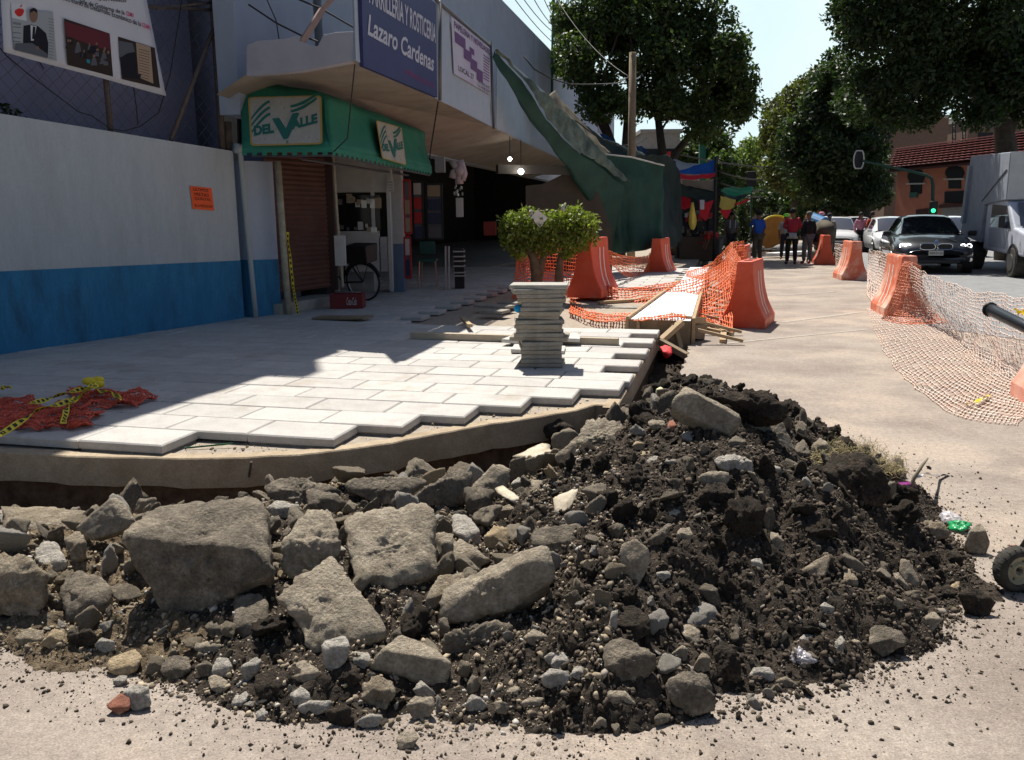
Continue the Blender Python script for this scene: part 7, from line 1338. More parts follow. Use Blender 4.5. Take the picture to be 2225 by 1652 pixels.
# ================================================================ trees
m_barkd = mat('dark_tree_bark', (.055, .045, .035), (.09, .075, .06), 8, .95, .6, 30)
m_t1 = mat('mid_green_leaf', (.040, .062, .020), (.068, .098, .028), 3, .5, island=.5, spec=.35); m_t2 = mat('deep_green_leaf', (.022, .038, .014), (.038, .060, .020), 3, .5, island=.5, spec=.35); m_t3 = mat('olive_leaf', (.065, .078, .024), (.11, .115, .036), 3, .55, island=.5); m_t4 = mat('light_green_leaf', (.11, .15, .045), (.15, .19, .06), 3, .55, island=.5)
for m_ in (m_t1, m_t2, m_t3, m_t4, m_ficus, m_leafd):
    n_ = m_.node_tree.nodes; L_ = m_.node_tree.links; b_ = n_['Principled BSDF']; t_ = n_.new('ShaderNodeBsdfTranslucent'); x_ = n_.new('ShaderNodeMixShader'); x_.inputs[0].default_value = .3
    src = b_.inputs['Base Color'].links[0].from_socket; g_ = n_.new('ShaderNodeMix'); g_.data_type = 'RGBA'; g_.blend_type = 'MULTIPLY'; g_.inputs[0].default_value = 1; L_.new(src, g_.inputs[6]); g_.inputs[7].default_value = (1.6, 1.9, .8, 1); L_.new(g_.outputs[2], t_.inputs[0])
    L_.new(b_.outputs[0], x_.inputs[1]); L_.new(t_.outputs[0], x_.inputs[2]); L_.new(x_.outputs[0], n_['Material Output'].inputs[0])
def tree(label, base, stems, C, y, n, ls, m, seed, rs_=1., ydepth=2.5, clumps=.9, surf=.8, name='leafy_tree', cat='tree', gap=-.3):
    rg = np.random.default_rng(seed); t = thing(name, label, cat, (base[0], base[1], 0)); cs = []; rad = []
    for (u, v, ru, rv) in C:
        for k in range(4):
            d = rg.normal(size=3); d /= np.linalg.norm(d); c = Y(u + d[0] * ru * .45, v + d[2] * rv * .45, y + d[1] * ydepth * .8); s = y / FOC; cs.append(c); rad.append([ru * s * .66, max(ru * s * .6, .5), rv * s * .66])
    rad = np.array(rad) * rs_ * 1.22; tr = MB()
    for st_ in stems:
        P = uy([(u, v, y) for u, v in st_[0]]); P[0][2] = min(P[0][2], 0.1) if st_[2] else P[0][2]; tr.tube(P, np.linspace(st_[1], st_[1] * .55, len(P)), 9)
    tips = [uy([(s[0][-1][0], s[0][-1][1], y)])[0] for s in stems]
    for i in range(0, len(cs), 2):
        a = min(tips, key=lambda q: np.linalg.norm(q - cs[i])); mid = (a + cs[i]) / 2 + rg.normal(size=3) * .25; tr.tube([a, mid, cs[i]], [stems[0][1] * .35, stems[0][1] * .2, .02], 6)
    tr.build('trunk', m_barkd, t, smooth=True); leafcloud('crown', cs, rad, n, ls, m, t, clumps=clumps, rng=rg, surf=surf, droop=.2, gap=gap); return t
tree('round dense tree with several dark stems rising behind the tarpaulins', Y(1350, 560, 33), [([(1345, 560), (1345, 400), (1335, 330), (1310, 260)], .26, 1), ([(1352, 400), (1358, 330), (1362, 250)], .2, 0), ([(1460, 560), (1450, 420), (1440, 340), (1430, 260)], .24, 1), ([(1450, 380), (1470, 330), (1520, 270)], .18, 0), ([(1345, 380), (1330, 320), (1290, 240)], .16, 0)],
     [(1290, 40, 80, 70), (1400, 20, 90, 80), (1500, 60, 85, 70), (1570, 130, 70, 65), (1250, 130, 60, 60), (1340, 130, 90, 80), (1450, 150, 90, 80), (1550, 220, 75, 60), (1605, 200, 50, 60), (1300, 215, 65, 45), (1400, 225, 60, 40), (1490, 240, 70, 45), (1570, 265, 55, 35), (1230, 60, 45, 50), (1360, -50, 120, 50), (1480, -30, 100, 50), (1520, 275, 50, 30)], 33, 120000, .17, m_t1, 1, clumps=1.15, gap=-.02)
tree('dark broad tree overhanging the road at the upper right', Y(2185, 600, 30), [([(2188, 600), (2188, 330), (2180, 270), (2150, 200)], .42, 1), ([(2185, 300), (2215, 220)], .25, 0), ([(2175, 260), (2080, 160), (1980, 110)], .22, 0)],
     [(1880, 60, 60, 70), (1960, 40, 90, 90), (2070, 60, 100, 90), (2180, 60, 100, 100), (1900, 160, 60, 60), (1980, 160, 80, 70), (2080, 170, 90, 60), (2180, 180, 80, 60), (1860, 230, 50, 45), (1930, 240, 60, 40), (2010, 245, 60, 35), (2120, 240, 60, 35), (2200, 235, 55, 40), (1950, -60, 120, 60), (2120, -60, 140, 70), (1840, 10, 45, 50), (2240, 130, 80, 100)], 30, 110000, .17, m_t2, 2, clumps=1.0, gap=-.16)
tree('tall dark green tree left of the tile roofed house', Y(1890, 560, 50), [([(1880, 540), (1878, 430), (1870, 330)], .4, 1)],
     [(1830, 190, 60, 50), (1800, 260, 60, 50), (1870, 270, 60, 60), (1900, 330, 45, 50), (1830, 340, 60, 50), (1780, 330, 50, 50), (1860, 410, 60, 40), (1790, 400, 60, 40), (1820, 150, 45, 40), (1900, 200, 50, 50), (1895, 395, 30, 40), (1765, 235, 45, 40), (1745, 290, 45, 45), (1730, 350, 40, 45)], 50, 60000, .25, m_t2, 3, ydepth=4)
tree('sunlit olive tree between the sky gap and the dark street trees', Y(1725, 560, 64), [([(1728, 540), (1728, 420), (1725, 330)], .35, 1)],
     [(1700, 260, 50, 40), (1740, 230, 50, 45), (1690, 320, 45, 40), (1740, 320, 50, 50), (1700, 390, 50, 40), (1745, 400, 45, 40), (1680, 370, 35, 30), (1765, 290, 40, 40), (1765, 185, 35, 35)], 64, 42000, .3, m_t3, 4, ydepth=4)
tree('pale distant tree in the middle of the street gap', Y(1630, 540, 100), [([(1628, 520), (1628, 400)], .4, 1)], [(1615, 350, 35, 30), (1640, 330, 30, 30), (1610, 400, 30, 30), (1645, 385, 30, 30), (1590, 370, 30, 25), (1640, 430, 40, 30)], 100, 12000, .45, m_t4, 5, ydepth=4)
tree('distant tree right of the green post behind the stalls', Y(1570, 540, 80), [([(1565, 520), (1565, 400)], .4, 1)], [(1545, 320, 45, 30), (1500, 330, 45, 28), (1575, 350, 35, 30), (1560, 400, 35, 30), (1600, 430, 35, 25)], 80, 14000, .4, m_t1, 6, ydepth=4)
tree('low dark tree shading the street behind the pedestrians', Y(1800, 540, 75), [([(1790, 540), (1790, 440)], .4, 1), ([(1840, 540), (1842, 440)], .3, 1)], [(1680, 440, 50, 25), (1740, 440, 55, 25), (1800, 430, 60, 25), (1860, 440, 50, 25), (1900, 430, 40, 30), (1910, 380, 30, 40)], 75, 34000, .34, m_t2, 7, ydepth=4)
for k, (u, v, w, h, y) in enumerate(((1583, 480, 24, 70, 36), (1530, 470, 20, 55, 37), (1610, 490, 24, 65, 38), (1700, 480, 20, 40, 46), (1735, 478, 24, 40, 48), (1668, 478, 20, 30, 50))):
    c = Y(u, v, y); s = y / FOC; t_ = thing('conifer_shrub', ['dark conical conifer behind the vested pedestrian', 'dark conifer behind the red hanging cloth', 'pointed conifer right of the vested pedestrian', 'small conifer behind the red jacketed person', 'leafy shrub behind the man in black', 'low shrub over the orange cable drum'][k], 'shrub', (c[0], y, 0))
    MB().tube([(c[0], y, 0), (c[0], y, c[2])], .06, 6).build('trunk', m_barkd, t_); leafcloud('crown', [c + [0, 0, -h * s * .5], c, c + [0, 0, h * s * .45]], [(w * s * 1.0, w * s, h * s * .5), (w * s * .75, w * s * .8, h * s * .45), (w * s * .35, w * s * .4, h * s * .4)], 2600, .12, m_t2 if k != 4 else m_t1, t_, surf=.6)
# ================================================================ orange house and far buildings
m_or = mat('terracotta_orange_render', (.32, .12, .075), (.36, .145, .09), 2, .9, .15, 20); m_tile = mat('pinkish_clay_tile', (.36, .17, .15), (.42, .22, .20), 4, .8, .2, 20); m_win = mat('dark_window_opening', (.012, .013, .016), rough=.3); m_dbr = mat('dark_brown_trim', (.05, .02, .018))
HP = Y(1943, 470, 70); HQ = Y(2200, 470, 58); HD = (HQ - HP)[:2]; HL = np.linalg.norm(HD); HD = HD / HL; HN = np.array([HD[1], -HD[0]])
def hp(u, v, o=0.): return PL(u, v, HP[:2] + HN * o, HD)
hs_ = thing('tile_roofed_house', 'terracotta house with arched windows and a pinkish clay tile roof', 'house', HP * [1, 1, 0])
eav = hp(1943, 373)[2]; ex = HP[:2] + HD * 40; mb = MB(); vwall(mb, HP[:2], ex, -.1, -.1, eav, eav, 9.); mb.build('wall', m_or, hs_)
ra, rb_, rc, rd_ = hp(1930, 368, .9), hp(2105, 351, .9), hp(2163, 291, -1.6), hp(1947, 323, -1.6); kx = (rb_ - ra) / np.linalg.norm(rb_ - ra); rb2 = ra + kx * 42; rc2 = rd_ + kx * 42
mb = MB(); nrow = 9
for i in range(nrow):
    t0, t1 = i / nrow, (i + 1) / nrow; lo0 = ra * (1 - t0) + rd_ * t0; hi0 = ra * (1 - t1) + rd_ * t1; V = []; m_ = 150
    P = np.zeros((2, m_ + 1, 3))
    for j in range(m_ + 1): o = np.array([*(HN * .22), .16]) ; w = .018 * (j % 2); P[0, j] = lo0 + kx * 42 * j / m_ + o + [0, 0, w]; P[1, j] = hi0 + kx * 42 * j / m_ + [0, 0, w]
    mb.grid(P[::-1] if False else P, .05)
mb.build('roof', m_tile, hs_); vm = MB(); vm.sheet([ra + [0, 0, -.1], rb2 + [0, 0, -.1], rc2 + [0, 0, -.1], rd_ + [0, 0, -.1]], (0, 0, -.15)); vm.build('roof_board', m_dbr, hs_)
def arch(u0, u1, v0, v1, vs):
    c = (u0 + u1) / 2; r = (u1 - u0) / 2; pts = [(c - r * math.cos(a), v0 + r * .9 - r * .9 * math.sin(a)) for a in np.linspace(0, math.pi, 13)] + [(u1 - r * .35, vs), (u1 - r * .35, v1), (u0 + r * .35, v1), (u0 + r * .35, vs)]
    P = np.array([hp(a, b, .05) for a, b in pts]); w = MB(); w.sheet(P, np.array([*(-HN * .12), 0])); f = w.build('window', m_win, hs_); MB().beam(hp(u0 - 1, vs, .12), hp(u1 + 1, vs - 1, .12), .15, .12).build('sill', m_conc, f)
arch(1971, 2009, 368, 421, 400); arch(2053, 2095, 359, 410, 390); arch(2140, 2190, 350, 405, 385)
for (u0, v0, u1, v1, m__, nm) in ((2052, 417, 2125, 441, m_win, 'wide_window'), (1990, 456, 2022, 480, m_dbr, 'door'), (2045, 451, 2110, 475, m_sgy, 'grille_window')):
    w = MB(); w.sheet([hp(u0, v0, .06), hp(u1, v0 - 4, .06), hp(u1, v1, .06), hp(u0, v1, .06)], np.array([*(-HN * .1), 0])); w.build(nm, m__, hs_)
w = MB(); w.beam(hp(2043, 449, .1), hp(2112, 444, .1), .3, .25); w.build('lintel', m_dbr, hs_)
tag(MB().box(hp(1985, 424, .1), (.9, .1, .4), rz=math.atan2(HD[1], HD[0])).build('street_plate', m_grn), 'small dark green street plate on the terracotta wall', 'sign')
def block(label, u0, u1, v0, y, m, d=10, name='far_building', rows=0, z0=0):
    a = Y(u0, v0, y); b = Y(u1, v0, y); t = thing(name, label, 'building', (a[0], y, 0)); MB().boxz(a[0], b[0], y, y + d, z0, a[2]).build('wall', m, t); MB().boxz(a[0] - .15, b[0] + .15, y - .15, y + d, a[2], a[2] + .3).build('parapet', m_conc, t)
    if rows:
        n = max(2, int((b[0] - a[0]) / 3.2))
        for i in range(n):
            for j in range(rows):
                x = a[0] + (i + .5) * (b[0] - a[0]) / n; z = a[2] - 1.9 - 3 * j
                if z > .8: f = MB().boxz(x - .75, x + .75, y - .06, y + .02, z - .7, z + .7).build('window', m_win, t); MB().boxz(x - .85, x + .85, y - .14, y - .06, z - .82, z - .72).build('sill', m_conc, f)
    return t
m_brick = mat('dull_brown_brick', (.17, .11, .08), (.22, .15, .11), 6, .9, .3, 10); m_och = mat('ochre_shop_wall', (.34, .15, .06), (.28, .13, .06), 3, .9)
block('brown brick block rising behind the tile roof', 1935, 2062, 258, 84, m_brick, rows=0); block('pale grey flats seen over the tile roof', 2062, 2105, 265, 96, m_conc, rows=3); block('reddish building behind the roof at the far right', 2105, 2260, 262, 90, m_brick, rows=1)
block('shaded ochre shopfronts under the street trees', 1770, 1945, 415, 88, m_och, rows=2); block('grey house seen through the stems of the round tree', 1395, 1478, 290, 70, m_conc, rows=2); block('low brown building closing the end of the street', 1560, 1790, 440, 150, m_brick, rows=2)
block('pink house behind the round tree', 1478, 1560, 330, 110, mat('dusty_pink_wall', (.40, .26, .24)), rows=2)
lt_ = thing('lattice_mast', 'dark lattice mast standing behind the tile roof', 'mast', Y(2085, 300, 75) * [1, 1, 0]); mb = MB()
for q in range(2):
    for k in range(6): mb.tube([Y(2073 + 22 * q + (-4 if k % 2 else 4), 325 - k * 9, 75), Y(2073 + 22 * q + (4 if k % 2 else -4), 316 - k * 9, 75)], .04, 5)
    for s in (-5, 5): mb.tube([Y(2073 + 22 * q + s, 480, 75), Y(2073 + 22 * q + s * .6, 265, 75)], .05, 5)
mb.build('lattice', m_pole, lt_)
# traffic lights
tl_ = thing('traffic_light', 'green pole with a long arm and a lit green signal before the terracotta house', 'traffic light', Y(2027, 540, 45) * [1, 1, 0]); m_gp = mat('dark_green_paint', (.02, .06, .04), rough=.5)
MB().tube(uy([(2026, 545, 45), (2027, 400, 45), (2024, 388, 45), (2013, 381, 45), (1985, 374, 45), (1930, 362, 45), (1874, 350, 45)]), [.11, .09, .08, .075, .07, .065, .06], 8).build('pole', m_gp, tl_, smooth=True)
hd_ = MB().box(Y(2028, 452, 44.8), (.36, .3, .68)).build('signal_head', m_blackp, tl_, bevel=.05); MB().ball(Y(2028, 458, 44.6), .11).build('green_lamp', mat('lit_green_lamp', (.05, .8, .35), emit=(.05, 1, .4), estr=1.1), hd_, smooth=True)
MB().tube([Y(1866, 347, 45) + [.26 * (1 if abs(math.sin(a)) < 2 else 1) * math.cos(a), 0, .44 * math.copysign(min(1, abs(math.sin(a)) * 1.25), math.sin(a))] for a in np.linspace(0, 2 * math.pi, 26, endpoint=False)], .035, 6, closed=True).build('backplate_rim', m_white, tl_, smooth=True); MB().box(Y(1866, 347, 45.2), (.46, .06, .85)).build('backplate', m_blackp, tl_, bevel=.15)
t2_ = thing('traffic_light', 'black oval signal hanging over the street beyond the emerald canopy', 'traffic light', Y(1630, 540, 50) * [1, 1, 0]); MB().box(Y(1632, 392, 50), (.55, .1, 1.0)).build('backplate', m_blackp, t2_, bevel=.2); MB().tube(uy([(1632, 402, 50.1), (1632, 545, 50.1)]), .06, 6).build('pole', m_gp, t2_)
# ================================================================ vehicles
def paint(nm, c, metal=.3, rough=.3): return mat(nm, c, rough=rough, metal=metal, spec=.5, coat=1.)
m_wsh = mat('car_glass', (.012, .014, .022), rough=.04, spec=1., coat=1.); m_chr = mat('chrome', (.7, .7, .7), rough=.15, metal=1.)
def car(name, label, L, Wd, H, body, top, m, bmw=False, group=None):
    """body: list of (y, zbottom, zbelt, ztop, halfwidth); y 0 rear .. L front; top: list of (y, zbase, zroof, halfbase, halfroof)"""
    t = thing(name, label, 'car', (0, 0, 0), 0, group); y = np.array([b[0] for b in body]); tt = np.linspace(0, 1, 42) * (len(body) - 1); B = np.array(body)
    S = cinterp(np.repeat(B[:, None, :], 2, 1), 44, 2)[:, 0]; sec = [(-.0, 0, 0), (.80, 0, 0), (.97, .10, 0), (1., .40, 0), (1., .70, 0), (.975, .93, 0), (.93, 1., .15), (.80, 1., .55), (.5, 1., .85), (0, 1., 1.)]
    V = []
    for (yy, zb, zl, zt, w) in S:
        row = []
        for (fx, fz, ft) in sec: row.append((fx * w, yy, zb + (zl - zb) * fz + (zt - zl) * ft))
        V.append(row + [(-a, b, c) for a, b, c in row[-2:0:-1]])
    V = np.array(V); a, b = V.shape[:2]; F = [(i * b + j, i * b + (j + 1) % b, (i + 1) * b + (j + 1) % b, (i + 1) * b + j) for i in range(a - 1) for j in range(b)] + [tuple(range(b)), tuple((a - 1) * b + j for j in range(b))[::-1]]
    mb = MB(); mb.add(V.reshape(-1, 3), [f[::-1] for f in F]); mb.build('body', m, t, smooth=True, local=True, center=False)
    T = cinterp(np.repeat(np.array(top)[:, None, :], 2, 1), 30, 2)[:, 0]; k = [0, .12, .5, .88, 1.]; rows = []
    for (yy, z0, z1, w0, w1) in T:
        r = [(w0 + (w1 - w0) * q, yy, z0 + (z1 - z0) * q) for q in k]; r += [(w1 * .75, yy, z1 + (z1 - z0) * .07), (w1 * .35, yy, z1 + (z1 - z0) * .10), (0, yy, z1 + (z1 - z0) * .11)]; rows.append(r + [(-a_, b_, c_) for a_, b_, c_ in r[-2::-1]])
    C = np.array(rows); mb = MB(); mb.grid(C, .0); mb.build('cabin', m, t, smooth=True, local=True, center=False)
    def pane(nm, P, off): 
        P = np.array(P); mb = MB(); mb.grid(P, 0.); o = mb.build(nm, m_wsh, t, smooth=True, local=True, center=False); return o
    n = len(T); ys = T[:, 0]
    iF = [i for i in range(n) if ys[i] >= top[-2][0]]; nn = C.shape[1]
    wf = C[iF][:, 4:nn - 4].copy(); wf[:, :, 1] += .012; wf[:, :, 2] += .008; wf[:, :, 0] *= .97; pane('windshield', wf, 0)
    iR = [i for i in range(n) if ys[i] <= top[1][0]]; wr = C[iR][:, 4:nn - 4].copy(); wr[:, :, 1] -= .012; wr[:, :, 2] += .008; pane('rear_window', wr[:, ::-1], 0)
    mids = (top[1][0] + top[-2][0]) / 2
    for (a0, a1) in ((top[1][0] + .05 - .25, mids - .05), (mids + .05, top[-2][0] + .30)):
        ii = [i for i in range(n) if a0 <= ys[i] <= a1]
        for s in (1, -1): w = C[ii][:, 1:4].copy(); w[..., 0] = (w[..., 0] + .012) * s; pane('side_window', w if s > 0 else w[:, ::-1], 0)
    for yy in (L * .175, L * .825):
        for s in (1, -1):
            w = thing('wheel', None, None); w.parent = t; rr_ = .33 if L > 4.2 else .30; hw = max(np.interp(yy, B[:, 0], B[:, 4]), .5) + .012
            def disc(nm, r, x0, x1, mm, n=26):
                mb = MB(); mb.tube([(s * x0, yy, rr_), (s * x1, yy, rr_)], r, n); mb.build(nm, mm, w, local=True, center=False, bevel=.015)
            disc('arch', rr_ + .055, hw - .25, hw - .004, m_blackp); disc('tyre', rr_, hw - .22, hw + .006, m_tyre); disc('rim', rr_ * .66, hw - .05, hw + .014, m_metal); sp_ = MB()
            for q in range(5): an = q * 1.2566; sp_.box((s * (hw + .016), yy + math.cos(an + .63) * rr_ * .42, rr_ + math.sin(an + .63) * rr_ * .42), (.008, .07, .12), ax=[[1, 0, 0], [0, -math.sin(an + .63), math.cos(an + .63)], [0, math.cos(an + .63), math.sin(an + .63)]])
            sp_.build('rim_opening', m_blackp, w, local=True, center=False)
    def fy(x, z):   # front surface y at x
        return L
    for s in (1, -1):
        mb = MB(); mb.box((s * (Wd / 2 + .08), top[-1][0] - .18, top[-1][1] + .04), (.2, .12, .13)); mb.build('mirror', m_blackp if bmw else m, t, local=True, center=False, bevel=.035)
    return t, B
WHITE = paint('white_car_paint', (.72, .73, .74), 0, .3); GREY = paint('graphite_car_paint', (.045, .048, .056), .6, .28)
bm_body = [(0, .42, .78, .95, .72), (.15, .28, .86, 1.04, .84), (.7, .22, .92, 1.08, .90), (1.6, .20, .93, 1.02, .905), (2.9, .20, .92, 1.0, .905), (3.35, .20, .88, 1.0, .905), (3.9, .22, .80, .93, .90), (4.35, .26, .68, .82, .85), (4.56, .30, .58, .70, .74), (4.63, .36, .52, .60, .62)]
bm_top = [(.42, 1.02, 1.06, .70, .60), (1.05, 1.0, 1.33, .76, .56), (1.8, .98, 1.39, .79, .57), (2.55, .97, 1.36, .79, .56), (3.42, .93, .97, .77, .70)]
sed, B = car('sedan_car', 'dark graphite sedan with ring headlights lit, driving toward the camera', 4.63, 1.81, 1.43, bm_body, bm_top, GREY, True)
def onfront(x, z, B, L):   # y on the nose at height z and offset x
    S = cinterp(np.repeat(B[:, None, :], 2, 1), 200, 2)[:, 0]
    for i in range(len(S) - 1, 0, -1):
        yy, zb, zl, zt, w = S[i]
        if abs(x) < w * .97 and z < zl + (zt - zl) * max(0, 1 - abs(x) / w) ** .6 and z > zb: return yy
    return L
mb = MB(); RG_ = .0
for s in (1, -1):
    hl = thing('headlight', None, None); hl.parent = sed; mb = MB(); P = []
    for (x, z) in ((.50, .62), (.50, .70), (.62, .755), (.80, .775), (.86, .72), (.84, .66), (.68, .61)): P.append((s * x, onfront(x, z, B, 4.63) + .015 - (x - .5) * .10, z))
    P = np.array(P); mb.sheet(P if s < 0 else P[::-1], (0, -.10, 0)); mb.build('lens', m_glassd, hl, local=True, center=False)
    for x in (.60, .74): c = np.array([s * x, onfront(x, .69, B, 4.63) + .035 - (x - .5) * .10, .685]); MB().tube([c + [.052 * math.cos(a), 0, .052 * math.sin(a)] for a in np.linspace(0, 6.283, 20, endpoint=False)], .009, 6, closed=True).build('light_ring', mat('lit_ring', (1, 1, 1), emit=(1, 1, 1), estr=5), hl, local=True, center=False)
    gx = .19 * s; pts = [(gx + .165 * math.copysign(abs(math.cos(a)) ** .6, math.cos(a)), .675 + .075 * math.copysign(abs(math.sin(a)) ** .7, math.sin(a))) for a in np.linspace(0, 6.283, 26, endpoint=False)]; gy = 4.60
    g_ = MB(); g_.sheet([(x, gy + .045 - abs(x) * .09, z) for x, z in pts], (0, -.06, 0)); gr = g_.build('grille', m_blackp, sed, local=True, center=False); MB().tube([(x, gy + .05 - abs(x) * .09, z) for x, z in pts], .011, 6, closed=True).build('chrome_ring', m_chr, gr, local=True, center=False)
    MB().tube([(s * .78, 4.42, .36), (s * .78, 4.50, .36)], .045, 12).build('fog_lamp', m_chr, sed, local=True, center=False); MB().beam((s * .5, 4.58, .34), (s * .78, 4.5, .345), .02, .02).build('bumper_trim', m_chr, sed, local=True, center=False)
MB().boxz(-.55, .55, 4.56, 4.63, .27, .36).build('air_intake', m_blackp, sed, local=True, center=False, bevel=.02)
mb = MB(); mb.tube([(0, 4.585, .80), (0, 4.60, .795)], .042, 16); mb.build('round_badge', mat('badge_blue', (.1, .2, .4), rough=.3), sed, local=True, center=False)
pl_ = MB().boxz(-.16, .16, 4.63, 4.66, .46, .58).build('number_plate', m_white, sed, local=True, center=False); V, F = textmesh('PXT-71-21', 0, .02); lo = V.min(0); hi = V.max(0)
mb = MB(); mb.add(np.stack([.135 - .27 * (V[:, 0] - lo[0]) / (hi[0] - lo[0]), np.full(len(V), 4.664), .485 + .055 * (V[:, 1] - lo[1]) / (hi[1] - lo[1])], 1), [f[::-1] for f in F] if False else F); mb.build('plate_lettering', m_blackp, pl_, local=True, center=False)
MB().tube([(-.35 + .17 * math.cos(a), 3.02 + .04 * math.sin(a), .99 + .11 * math.sin(a)) for a in np.linspace(.2, 2.9, 12)], .014, 6).build('steering_wheel', m_white, sed, local=True, center=False)
# place: nose at about D(2027,590) heading toward the camera along the street
def place(t, u, v, L, yaw, z=0.): p = G(u, v, z); t.location = (p[0] + math.sin(yaw) * L, p[1] + math.cos(yaw) * L, 0); t.rotation_euler = (0, 0, math.pi - yaw)
place(sed, 2031, 597, 4.63 * 1.12, R(18)); sed.scale = (1.12, 1.1, 1.1)
hb_body = [(0, .40, .85, .98, .74), (.15, .26, .92, 1.06, .82), (.8, .2, .95, 1.05, .85), (2.6, .2, .93, 1.0, .86), (3.2, .2, .86, .98, .86), (3.7, .24, .74, .88, .82), (3.95, .30, .62, .74, .72), (4.03, .36, .55, .64, .60)]
hb_top = [(.05, 1.02, 1.06, .70, .60), (.45, 1.0, 1.42, .76, .58), (1.3, .98, 1.47, .79, .60), (2.2, .97, 1.43, .79, .58), (3.2, .92, .97, .76, .70)]
hat, B2 = car('hatchback_car', 'white hatchback waiting behind the far barriers', 4.03, 1.72, 1.5, hb_body, hb_top, WHITE, group='white cars in the queue')
for s in (1, -1): 
    P = np.array([(s * x, onfront(x, z, B2, 4.03) + .02 - (x - .4) * .1, z) for x, z in ((.48, .66), (.52, .74), (.78, .80), (.80, .72), (.62, .66))]); MB().sheet(P if s < 0 else P[::-1], (0, -.08, 0)).build('headlight', m_glassd, hat, local=True, center=False)
MB().boxz(-.42, .42, 3.96, 4.045, .52, .60).build('grille', m_blackp, hat, local=True, center=False, bevel=.02); MB().boxz(-.16, .16, 4.04, 4.06, .44, .51).build('number_plate', m_metal, hat, local=True, center=False)
c2_ = dup(hat, label='white car half hidden behind the white hatchback'); c3_ = dup(hat, label='white car roof showing between the two women and the dark sedan'); c4_ = dup(hat, label='white car showing between the dark sedan and the truck')
place(hat, 1822, 549, 4.03, R(17)); place(c2_, 1868, 541, 4.03, R(14)); place(c3_, 1950, 556, 4.03, R(14)); place(c4_, 2098, 560, 4.03, R(12))
c5_ = dup(hat, label='distant pale car under the street trees'); place(c5_, 1800, 515, 4.03, R(16))
# ---------------------------------------------------------------- truck
tk = thing('box_truck', 'grey box truck with a battered white cab cut by the right edge', 'truck', (0, 0, 0)); m_tb = mat('truck_grey_paint', (.26, .29, .34), (.32, .35, .40), 3, .6, .1, 20, c3=(.18, .19, .21), s3=1.2, t3=.56, w3=.2); m_tf = mat('truck_pale_front', (.42, .43, .43), (.48, .49, .48), 3, .6); m_tw = mat('truck_cab_white', (.42, .45, .52), (.5, .53, .6), 3, .4, c3=(.25, .25, .26), s3=2, t3=.58, w3=.1)
# local: x to the truck's left seen side (camera side is +x after rotation), y forward
def tb(nm, P, t_, m, par=tk, **k): return MB().sheet(P, t_).build(nm, m, par, local=True, center=False, **k)
# profile polygons in (y forward, z) extruded over the width
def ext(nm, prof, x0, x1, m, par=tk, **k): return MB().sheet([(x0, a, b) for a, b in prof], (x1 - x0, 0, 0)).build(nm, m, par, local=True, center=False, **k)
ext('cargo_box', [(-3.9, .98), (-1.75, .80), (-1.60, 1.85), (.30, 1.95), (.30, 3.16), (-3.5, 3.30)], 0, 2.25, m_tb, bevel=.02)
ext('box_front_panel', [(.305, 1.97), (.325, 1.97), (.325, 3.14), (.305, 3.14)], .02, 2.23, m_tf); ext('side_channel', [(-3.72, 1.35), (-3.45, 1.32), (-3.25, 3.0), (-3.5, 3.02)], -.07, 0, m_tb); ext('side_strut', [(-1.9, 1.95), (-1.84, 1.95), (.2, 2.72), (.14, 2.74)], -.02, 0, m_wire)
ext('chassis', [(-3.7, .55), (1.6, .5), (1.6, .75), (-3.7, .85)], .5, 1.75, m_blackp)
cab = ext('cab', [(-1.55, .62), (1.95, .55), (2.02, .95), (1.85, 1.12), (1.0, 1.25), (.35, 1.88), (.15, 1.96), (-1.15, 1.96), (-1.5, 1.85)], .05, 2.0, m_tw, bevel=.05)
ext('door', [(-1.05, .72), (.45, .70), (.62, 1.2), (-1.05, 1.22)], .035, .06, m_tb, bevel=.01); ext('side_window', [(-1.0, 1.25), (.78, 1.22), (.3, 1.80), (-.95, 1.85)], .03, .06, m_wsh)
MB().add([(.18, 1.03, 1.27), (1.87, 1.03, 1.27), (1.80, .40, 1.87), (.25, .40, 1.87)], [(0, 1, 2, 3)]).build('windshield', m_wsh, tk, local=True, center=False).location = (0, .03, .02)
MB().boxz(.5, 1.0, .82, .87, 1.40, 1.50).build('windshield_card', m_white, tk, local=True, center=False)
for (yy, r_) in ((1.15, .38), (-2.6, .40)):
    w = thing('wheel', None, None); w.parent = tk; MB().tube([(.0, yy, r_), (.32, yy, r_)], r_, 26).build('tyre', m_tyre, w, local=True, center=False, bevel=.03); MB().tube([(-.02, yy, r_), (.1, yy, r_)], r_ * .55, 20).build('rim', m_metal, w, local=True, center=False)
ext('wheel_arch', [(1.15 + .47 * math.cos(a), .38 + .47 * math.sin(a)) for a in np.linspace(0, math.pi, 14)], .02, .045, m_blackp); MB().boxz(.1, 1.95, 1.98, 2.1, .42, .62).build('bumper', m_chr, tk, local=True, center=False, bevel=.03)
MB().boxz(-.22, -.08, .62, .72, 1.25, 1.55).build('mirror', m_blackp, tk, local=True, center=False, bevel=.02)
# x axis of the local frame must point away from the camera side (to the right), y toward the camera
tk.location = (12.95, 22.9, 0); tk.rotation_euler = (0, 0, math.pi - R(14)); tk.scale = (-1, 1, 1)
